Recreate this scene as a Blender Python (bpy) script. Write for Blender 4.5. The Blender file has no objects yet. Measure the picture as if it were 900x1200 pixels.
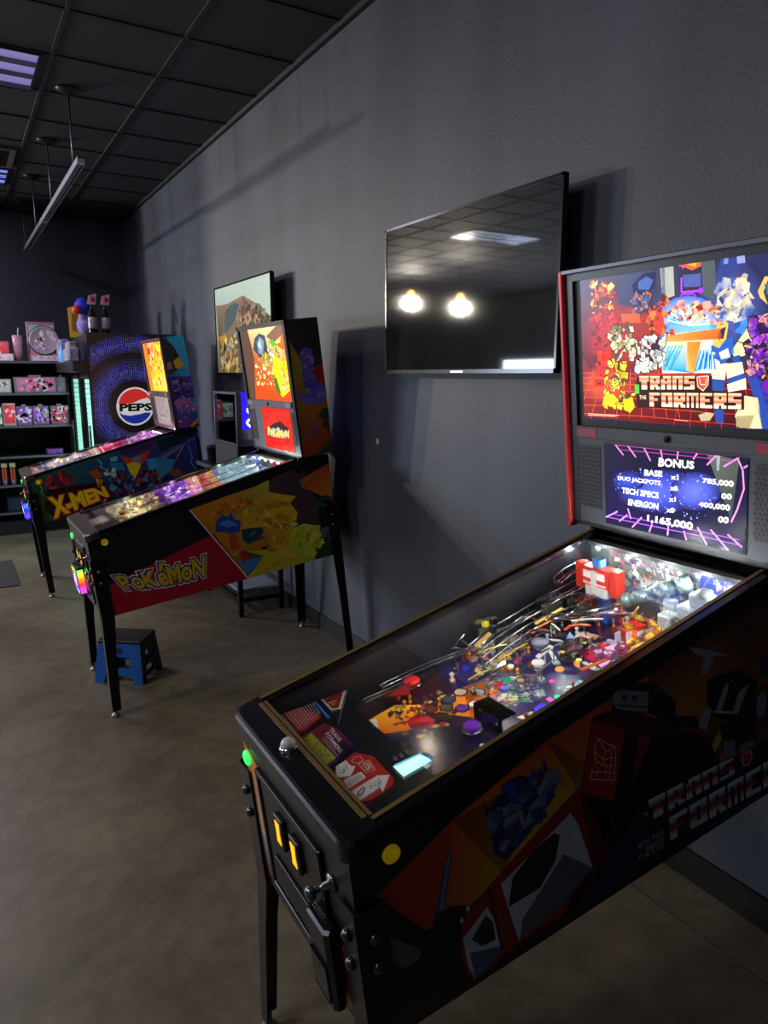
import bpy, bmesh, math, random
from mathutils import Vector, Matrix

# ------------------------------------------------------------------ camera, world, lights, exposure
sc = bpy.context.scene
COL = sc.collection
cam_d = bpy.data.cameras.new('camera'); cam = bpy.data.objects.new('camera', cam_d); COL.objects.link(cam)
cam.location = (0, 0, 1.674)
cam.rotation_euler = (math.radians(90 - 10.909), 0, math.radians(-30.978))
cam_d.sensor_fit = 'VERTICAL'; cam_d.sensor_height = 36.0; cam_d.lens = 36.0 * 833.3 / 1200
cam_d.clip_start = 0.02
sc.camera = cam
sc.view_settings.view_transform = 'Standard'; sc.view_settings.look = 'None'
sc.view_settings.exposure = 0.0; sc.view_settings.gamma = 1.0; sc.view_settings.use_curve_mapping = False
w = bpy.data.worlds.new('world'); sc.world = w; w.use_nodes = True
bg = w.node_tree.nodes['Background']; bg.inputs[0].default_value = (0.45, 0.6, 1.0, 1); bg.inputs[1].default_value = 1.6

def area(name, loc, size, energy, color, rot=(0, 0, 0), spread=None):
    d = bpy.data.lights.new(name, 'AREA'); d.shape = 'RECTANGLE'; d.size, d.size_y = size; d.energy = energy; d.color = color
    if spread: d.spread = spread
    o = bpy.data.objects.new(name, d); COL.objects.link(o); o.location = loc; o.rotation_euler = rot; return o
# unseen fill lamps added under the ceiling, and daylight entering through the far windows
area('unseen_fill_light', (-2.6, 3.4, 3.47), (1.2, 0.6), 75, (1.0, 0.86, 0.62))
area('unseen_fill_light', (-5.4, 4.6, 3.47), (1.2, 0.6), 70, (0.82, 0.90, 1.0))
area('unseen_fill_light', (-1.6, 1.2, 3.47), (1.2, 0.6), 40, (0.74, 0.82, 1.0))
area('unseen_fill_light', (-0.7, 7.2, 3.47), (0.6, 0.6), 42, (0.86, 0.80, 1.0))  # added to lighten the shelf fronts; kept out of the screen's mirror image
area('unseen_fill_light', (-4.2, -1.5, 3.47), (1.2, 0.6), 16, (0.78, 0.86, 1.0))
area('window_daylight', (-7.98, 12.2, 1.3), (1.45, 3.2), 420, (0.66, 0.78, 1.0), (0, math.radians(-90), 0))

# ------------------------------------------------------------------ helpers
def lin(h, k=1.0):
    o = []
    for i in (0, 2, 4):
        c = int(h[i:i+2], 16) / 255.0
        o.append(((c / 12.92) if c <= 0.04045 else ((c + 0.055) / 1.055) ** 2.4) * k)
    return tuple(o)
MATS = {}
def mat(name, col='808080', rough=0.5, metal=0.0, emit=None, es=1.0, noise=0.0, nscale=8.0, bump=0.0, spec=0.5, alpha=1.0, trans=0.0):
    if name in MATS: return MATS[name]
    m = bpy.data.materials.new(name); m.use_nodes = True; nt = m.node_tree; p = nt.nodes['Principled BSDF']
    c = lin(col); p.inputs['Base Color'].default_value = (*c, 1); p.inputs['Roughness'].default_value = rough
    p.inputs['Metallic'].default_value = metal; p.inputs['Specular IOR Level'].default_value = spec
    p.inputs['Alpha'].default_value = alpha; p.inputs['Transmission Weight'].default_value = trans
    if emit: p.inputs['Emission Color'].default_value = (*lin(emit), 1); p.inputs['Emission Strength'].default_value = es
    if noise or bump:
        tc = nt.nodes.new('ShaderNodeTexCoord'); n = nt.nodes.new('ShaderNodeTexNoise'); n.inputs['Scale'].default_value = nscale; n.inputs['Detail'].default_value = 5
        nt.links.new(tc.outputs['Object'], n.inputs['Vector'])
        if noise:
            r = nt.nodes.new('ShaderNodeValToRGB'); r.color_ramp.elements[0].position = .3; r.color_ramp.elements[1].position = .7
            r.color_ramp.elements[0].color = (*[x * (1 - noise) for x in c], 1); r.color_ramp.elements[1].color = (*[min(1, x * (1 + noise)) for x in c], 1)
            nt.links.new(n.outputs['Fac'], r.inputs[0]); nt.links.new(r.outputs[0], p.inputs['Base Color'])
        if bump:
            b = nt.nodes.new('ShaderNodeBump'); b.inputs['Strength'].default_value = bump; b.inputs['Distance'].default_value = 0.004
            nt.links.new(n.outputs['Fac'], b.inputs['Height']); nt.links.new(b.outputs[0], p.inputs['Normal'])
    MATS[name] = m; return m
def art_mat(name, rough=0.35, es=0.0, spec=0.4, mul=1.0):
    """printed artwork: colours come from the drawn polygons; es > 0 only on backlit glass and screens"""
    if name in MATS: return MATS[name]
    m = bpy.data.materials.new(name); m.use_nodes = True; nt = m.node_tree; p = nt.nodes['Principled BSDF']
    a = nt.nodes.new('ShaderNodeVertexColor'); a.layer_name = 'Col'
    n = nt.nodes.new('ShaderNodeTexNoise'); n.inputs['Scale'].default_value = 60; tc = nt.nodes.new('ShaderNodeTexCoord')
    nt.links.new(tc.outputs['Object'], n.inputs['Vector'])
    r = nt.nodes.new('ShaderNodeMapRange'); r.inputs[3].default_value = .82 * mul; r.inputs[4].default_value = 1.15 * mul; nt.links.new(n.outputs['Fac'], r.inputs[0])
    mx = nt.nodes.new('ShaderNodeVectorMath'); mx.operation = 'SCALE'; nt.links.new(a.outputs[0], mx.inputs[0]); nt.links.new(r.outputs[0], mx.inputs['Scale'])
    nt.links.new(mx.outputs[0], p.inputs['Base Color']); p.inputs['Roughness'].default_value = rough; p.inputs['Specular IOR Level'].default_value = spec
    if es: nt.links.new(mx.outputs[0], p.inputs['Emission Color']); p.inputs['Emission Strength'].default_value = es
    MATS[name] = m; return m
def glass_mat(name, tint=(1, 1, 1), refl=1.0, rough=0.0):
    if name in MATS: return MATS[name]
    m = bpy.data.materials.new(name); m.use_nodes = True; nt = m.node_tree; nt.nodes.clear()
    o = nt.nodes.new('ShaderNodeOutputMaterial'); t = nt.nodes.new('ShaderNodeBsdfTransparent'); t.inputs[0].default_value = (*tint, 1)
    g = nt.nodes.new('ShaderNodeBsdfGlossy'); g.inputs['Roughness'].default_value = rough
    f = nt.nodes.new('ShaderNodeFresnel'); f.inputs[0].default_value = 1.45; k = nt.nodes.new('ShaderNodeMath'); k.operation = 'MULTIPLY'; k.inputs[1].default_value = refl
    mx = nt.nodes.new('ShaderNodeMixShader'); nt.links.new(f.outputs[0], k.inputs[0]); nt.links.new(k.outputs[0], mx.inputs[0])
    nt.links.new(t.outputs[0], mx.inputs[1]); nt.links.new(g.outputs[0], mx.inputs[2]); nt.links.new(mx.outputs[0], o.inputs[0])
    MATS[name] = m; return m

def empty(name, loc, label, cat, group=None, rz=0):
    o = bpy.data.objects.new(name, None); COL.objects.link(o); o.location = loc; o.rotation_euler = (0, 0, rz); o.empty_display_size = .1
    tag(o, label, cat, group); return o
def tag(o, label=None, cat=None, group=None, kind=None):
    if label: o['label'] = label
    if cat: o['category'] = cat
    if group: o['group'] = group
    if kind: o['kind'] = kind
    return o
class MB:
    """collects shapes, then links them as ONE mesh object"""
    def __init__(s): s.v = []; s.f = []; s.mi = []; s.cur = 0; s.sm = []
    def add(s, vs, fs, smooth=False):
        b = len(s.v); s.v += [tuple(p) for p in vs]
        for f in fs: s.f.append([b + i for i in f]); s.mi.append(s.cur); s.sm.append(smooth)
    def prism(s, a, b):
        n = len(a); s.add(list(a) + list(b), [list(range(n))[::-1], list(range(n, 2*n))] + [[i, (i+1) % n, n + (i+1) % n, n + i] for i in range(n)])
    def box(s, x0, y0, z0, x1, y1, z1, T=None, bev=0.0):
        if bev > 0:
            c = bev
            def ring(z, d): return [(x0+d+c, y0+d, z), (x1-d-c, y0+d, z), (x1-d, y0+d+c, z), (x1-d, y1-d-c, z), (x1-d-c, y1-d, z), (x0+d+c, y1-d, z), (x0+d, y1-d-c, z), (x0+d, y0+d+c, z)]
            h = c * .6
            rs = [ring(z0, h), ring(z0+h, 0), ring(z1-h, 0), ring(z1, h)]
            vs = [p for r in rs for p in r]; fs = [list(range(8))[::-1], list(range(24, 32))]
            for k in range(3):
                for i in range(8): fs.append([k*8+i, k*8+(i+1) % 8, (k+1)*8+(i+1) % 8, (k+1)*8+i])
        else:
            vs = [(x, y, z) for z in (z0, z1) for x, y in ((x0, y0), (x1, y0), (x1, y1), (x0, y1))]
            fs = [[3, 2, 1, 0], [4, 5, 6, 7], [0, 1, 5, 4], [1, 2, 6, 5], [2, 3, 7, 6], [3, 0, 4, 7]]
        if T: vs = [T(*p) for p in vs]
        s.add(vs, fs)
    def tube(s, pts, r, n=8, T=None, r2=None):
        pts = [Vector(T(*p)) if T else Vector(p) for p in pts]; rings = []
        for i, p in enumerate(pts):
            d = (pts[min(i+1, len(pts)-1)] - pts[max(i-1, 0)]).normalized()
            u = d.cross(Vector((0, 0, 1)));
            if u.length < .05: u = d.cross(Vector((0, 1, 0)))
            u.normalize(); v = d.cross(u); rr = r if r2 is None else r + (r2 - r) * i / (len(pts) - 1)
            rings.append([p + u * rr * math.cos(2*math.pi*k/n) + v * rr * math.sin(2*math.pi*k/n) for k in range(n)])
        vs = [q for g in rings for q in g]; fs = [list(range(n)), list(range(len(vs)-n, len(vs)))[::-1]]
        for i in range(len(rings)-1):
            for k in range(n): fs.append([i*n+(k+1) % n, i*n+k, (i+1)*n+k, (i+1)*n+(k+1) % n])
        s.add(vs, fs, n > 6)
    def lathe(s, c, prof, n=16, T=None, ax='z', sx=1, sy=1):
        vs = []
        for r, h in prof:
            for k in range(n):
                a = 2*math.pi*k/n; x, y = r*math.cos(a)*sx, r*math.sin(a)*sy
                q = {'z': (x, y, h), 'x': (h, x, y), 'y': (x, h, y)}[ax]
                q = (c[0]+q[0], c[1]+q[1], c[2]+q[2]); vs.append(T(*q) if T else q)
        fs = [list(range(n))[::-1], list(range(len(vs)-n, len(vs)))]
        for i in range(len(prof)-1):
            for k in range(n): fs.append([i*n+k, i*n+(k+1) % n, (i+1)*n+(k+1) % n, (i+1)*n+k])
        s.add(vs, fs, True)
    def build(s, name, m, parent=None, label=None, origin=None):
        o0 = Vector(origin) if origin is not None else (Vector(parent.matrix_world.translation) if 0 else WORG)
        me = bpy.data.meshes.new(name); me.from_pydata([tuple(Vector(p) - o0) for p in s.v], [], s.f)
        for mm in (m if isinstance(m, (list, tuple)) else [m]): me.materials.append(mm)
        for i, p in enumerate(me.polygons): p.material_index = s.mi[i]; p.use_smooth = s.sm[i]
        bm = bmesh.new(); bm.from_mesh(me); bmesh.ops.recalc_face_normals(bm, faces=bm.faces); bm.to_mesh(me); bm.free()
        ob = bpy.data.objects.new(name, me); COL.objects.link(ob)
        if parent: ob.parent = parent
        elif origin is not None: ob.location = o0
        if label: ob['label'] = label
        return ob
WORG = Vector((0, 0, 0))     # world position of the thing whose parts are being built (its Empty stands there)
def thing(name, loc, label, cat, group=None):
    global WORG
    WORG = Vector(loc); return empty(name, loc, label, cat, group)
def single(mb, name, m, loc, label, cat, group=None):
    return tag(mb.build(name, m, None, origin=loc), label, cat, group)
def struct(mb, name, m):
    return tag(mb.build(name, m, None, origin=(0, 0, 0)), kind='structure')

# ------------------------------------------------------------------ drawn artwork
GLY = {'T': ['11111', '11111', '01110', '01110', '01110'], 'R': ['11111', '11011', '11111', '11110', '11011'], 'A': ['01111', '11011', '11111', '11011', '11011'],
       'N': ['11111', '11011', '11011', '11011', '11011'], 'S': ['11111', '11000', '11111', '00011', '11111'], 'F': ['11111', '11000', '11110', '11000', '11000'],
       'O': ['11111', '11011', '11011', '11011', '11111'], 'M': ['11111', '10101', '10101', '10101', '10101'], 'E': ['11111', '11000', '11110', '11000', '11111']}
_fc = {}
def font_mesh(txt, offset, bounce=False):
    key = (txt, offset, bounce)
    if key in _fc: return _fc[key]
    V, Fs = [], []; x = 0
    base = font_mesh(txt, 0.03, True)[2] if bounce and offset != 0.03 else None; adv = []
    for part in (list(txt) if bounce else [txt]):
        cu = bpy.data.curves.new('lettering', 'FONT'); cu.body = 'e' if part == chr(233) else part; cu.offset = offset; cu.resolution_u = 2
        ob = bpy.data.objects.new('lettering', cu); COL.objects.link(ob); bpy.context.view_layer.update()
        me = ob.to_mesh(); b = len(V); up = part.isupper()
        k = (1.0 if part in 'PKM' or part == 'N' else 1.12) if bounce else 1
        ws = [v.co.x for v in me.vertices] or [0]
        ctr = (min(ws) + max(ws)) / 2
        if bounce and base: x = base[len(adv)]
        elif bounce: x += (max(ws) - min(ws)) * k / 2
        adv.append(x)
        for v in me.vertices:
            V.append(((v.co.x - (ctr if bounce else 0)) * k + x, v.co.y * k + 0))
        if part == chr(233):    # acute accent
            e_ = max(offset, 0) * 1.2; n0 = len(V)
            V += [(x - .02 - e_, .56*k - e_), (x + .10 + e_*.3, .56*k - e_), (x + .24 + e_, .78*k + e_*.6), (x + .08 - e_, .80*k + e_)]; Fs.append([n0, n0+1, n0+2, n0+3])
        for p in me.polygons: Fs.append([b + i for i in p.vertices])
        if bounce: x += (max(ws) - min(ws)) * k / 2 + .015
        ob.to_mesh_clear(); bpy.data.objects.remove(ob); bpy.data.curves.remove(cu)
    _fc[key] = (V, Fs, adv); return _fc[key]
def clip(poly, outline):
    n = len(outline); area2 = sum(outline[i][0]*outline[(i+1) % n][1] - outline[(i+1) % n][0]*outline[i][1] for i in range(n))
    if area2 < 0: outline = outline[::-1]
    for i in range(n):
        a, b = outline[i], outline[(i+1) % n]
        def ins(p): return (b[0]-a[0])*(p[0][1]-a[1]) - (b[1]-a[1])*(p[0][0]-a[0])
        out = []
        for k in range(len(poly)):
            p, q = poly[k], poly[(k+1) % len(poly)]; sp, sq = ins(p), ins(q)
            if sp >= 0: out.append(p)
            if (sp >= 0) != (sq >= 0):
                t = sp / (sp - sq)
                out.append(((p[0][0]+(q[0][0]-p[0][0])*t, p[0][1]+(q[0][1]-p[0][1])*t), tuple(p[1][j]+(q[1][j]-p[1][j])*t for j in range(3))))
        poly = out
        if len(poly) < 3: return []
    return poly
class Art:
    """flat print or screen: coloured polygons in surface metres (u, v), laid a hair above each other"""
    def __init__(s, outline, place, lift=.0006, step=.0003): s.o = outline; s.pl = place; s.V = []; s.F = []; s.C = []; s.lift = lift; s.step = step
    def poly(s, layer, pts, cols, doclip=True):
        if not isinstance(cols, (list, tuple)): cols = [cols]
        cl = [lin(c) if isinstance(c, str) else c for c in cols]
        n = len(pts); pp = [(tuple(p), cl[min(len(cl)-1, i*len(cl)//n)] if len(cl) != n else cl[i]) for i, p in enumerate(pts)]
        if doclip and s.o: pp = clip(pp, s.o)
        if len(pp) < 3: return
        b = len(s.V); s.V += [s.pl(p[0][0], p[0][1], s.lift + layer*s.step) for p in pp]; s.C += [p[1] for p in pp]; s.F.append(list(range(b, b+len(pp))))
    def run(s, items, dl=0):
        for it in items:
            k = it[0]; ly = it[1] + dl
            if k == 'P': s.poly(ly, it[3], it[2])
            elif k == 'L':
                pts = it[3]; wd = it[4] / 2
                for a, b in zip(pts, pts[1:]):
                    dx, dy = b[0]-a[0], b[1]-a[1]; L = math.hypot(dx, dy) or 1; nx, ny = -dy/L*wd, dx/L*wd
                    s.poly(ly, [(a[0]+nx, a[1]+ny), (b[0]+nx, b[1]+ny), (b[0]-nx, b[1]-ny), (a[0]-nx, a[1]-ny)], it[2])
            elif k == 'S':
                pal, pts, n, size, seed = it[2], it[3], it[4], it[5], it[6]; R = random.Random(seed)
                us = [p[0] for p in pts]; vs = [p[1] for p in pts]; c = 0; g = 0
                while c < n and g < n*40:
                    g += 1; u = R.uniform(min(us), max(us)); v = R.uniform(min(vs), max(vs))
                    ins = False
                    for i in range(len(pts)):
                        (x1, y1), (x2, y2) = pts[i], pts[i-1]
                        if (y1 > v) != (y2 > v) and u < (x2-x1)*(v-y1)/(y2-y1)+x1: ins = not ins
                    if not ins: continue
                    c += 1; a0 = R.uniform(0, 6.28); m = R.choice((3, 4, 4, 5)); r = size*R.uniform(.3, .8); e = R.uniform(.35, 1)
                    q = []
                    for j in range(m):
                        a = 6.28*j/m + R.uniform(-.3, .3); x, y = r*math.cos(a), r*math.sin(a)*e
                        q.append((u+x*math.cos(a0)-y*math.sin(a0), v+x*math.sin(a0)+y*math.cos(a0)))
                    c1 = R.choice(pal)
                    if .018 < size < .032: s.poly(ly + (c % 3)*.3 - .12, [(u+(x_-u)*1.22, v+(y_-v)*1.22) for x_, y_ in q], '140c14')
                    s.poly(ly + (c % 3)*.3, q, [c1] * (m-1) + [R.choice(pal)])
            elif k == 'G':      # round glow drawn on the print: centre colour to rim colours
                c0 = sum(p[0] for p in it[3])/len(it[3]); c1 = sum(p[1] for p in it[3])/len(it[3]); n = len(it[3]); rim = it[2][1:]
                for i in range(n):
                    for (f0, f1, ka, kb) in ((0, .5, 0, 1), (.5, 1, 1, 2)):
                        pa, pb = it[3][i], it[3][(i+1) % n]; A_ = lin(it[2][0]); B_ = lin(rim[i*len(rim)//n]); C_ = lin(rim[((i+1) % n)*len(rim)//n])
                        mixc = lambda R_, f: tuple(A_[j]+(R_[j]-A_[j])*f for j in range(3)); mp_ = lambda p, f: (c0+(p[0]-c0)*f, c1+(p[1]-c1)*f)
                        s.poly(ly, [mp_(pa, f0), mp_(pa, f1), mp_(pb, f1), mp_(pb, f0)] if f0 else [mp_(pa, 0), mp_(pa, f1), mp_(pb, f1)], [mixc(B_, f0), mixc(B_, f1), mixc(C_, f1), mixc(C_, f0)] if f0 else [A_, mixc(B_, f1), mixc(C_, f1)])
            elif k == 'T': s.text(ly, it[2], it[3], it[4], it[5])
    def text(s, ly, col, q, txt, font):
        TL, TR, BR, BL = q
        def bi(u, v):
            a = [TL[i] + (TR[i]-TL[i])*u for i in (0, 1)]; b = [BL[i] + (BR[i]-BL[i])*u for i in (0, 1)]
            return (b[0]+(a[0]-b[0])*v, b[1]+(a[1]-b[1])*v)
        if font == 'block':
            ramp = {'chrome': ['e8ecf8', 'a8b0d0', '5a2430', 'b03828', 'c8c8d8'], 'gold': ['fff4d0', 'e88050', 'f0c0a0', 'd86040', 'fff0c8']}[col]
            n = len(txt); cw = 1.0/n
            for i, ch in enumerate(txt):
                g = GLY[ch]
                for r in range(5):
                    c = 0
                    while c < 5:
                        if g[r][c] == '1':
                            e = c
                            while e < 5 and g[r][e] == '1': e += 1
                            u0 = (i + .06 + .88*c/5)*cw; u1 = (i + .06 + .88*e/5)*cw; v1 = 1-r/5; v0 = 1-(r+1)/5
                            ex = cw*.03
                            s.poly(ly-.5, [bi(u0-ex, v1+.05), bi(u1+ex, v1+.05), bi(u1+ex, v0-.05), bi(u0-ex, v0-.05)], '08080c' if col == 'chrome' else '401008')
                            s.poly(ly, [bi(u0, v1), bi(u1, v1), bi(u1, v0), bi(u0, v0)], [ramp[r], ramp[r], ramp[min(4, r+1)], ramp[min(4, r+1)]])
                            c = e
                        else: c += 1
            return
        passes = {'sans': [(0.01, col, 0)], 'heavy': [(0.035, col, 0)], 'wide': [(0.05, col, 0)],
                  'comic': [(0.12, 'f0f0f4', -.8), (0.09, '182860', -.5), (0.03, 'd0a818' if col == 'poke' else 'e8d850', 0)],
                  'comic2': [(0.13, '280810', -1), (0.10, 'b82818', -.6), (0.05, 'e8c818', 0)]}[font]
        bounce = font == 'comic'
        V0, _, _ = font_mesh(txt, 0.03, bounce); xs = [v[0] for v in V0]; ys = [v[1] for v in V0]
        x0, x1, y0, y1 = min(xs), max(xs), min(ys), max(ys)
        if font in ('comic', 'comic2') and col == 'xmen': pass
        for off, c, dz in passes:
            V, Fs, _ = font_mesh(txt, off, bounce)
            for f in Fs:
                s.poly(ly+dz, [bi((V[i][0]-x0)/(x1-x0), (V[i][1]-y0)/(y1-y0) + (0 if not bounce else -.10*math.sin(3.1*(V[i][0]-x0)/(x1-x0))+.0)) for i in f], c)
    def build(s, name, m, parent, label=None, origin=None):
        o0 = WORG if origin is None else Vector(origin)
        me = bpy.data.meshes.new(name); me.from_pydata([tuple(Vector(v) - o0) for v in s.V], [], s.F); me.materials.append(m)
        at = me.color_attributes.new('Col', 'FLOAT_COLOR', 'POINT')
        for i, c in enumerate(s.C): at.data[i].color = (*c, 1)
        ob = bpy.data.objects.new(name, me); COL.objects.link(ob)
        if parent: ob.parent = parent
        if label: ob['label'] = label
        return ob

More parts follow.
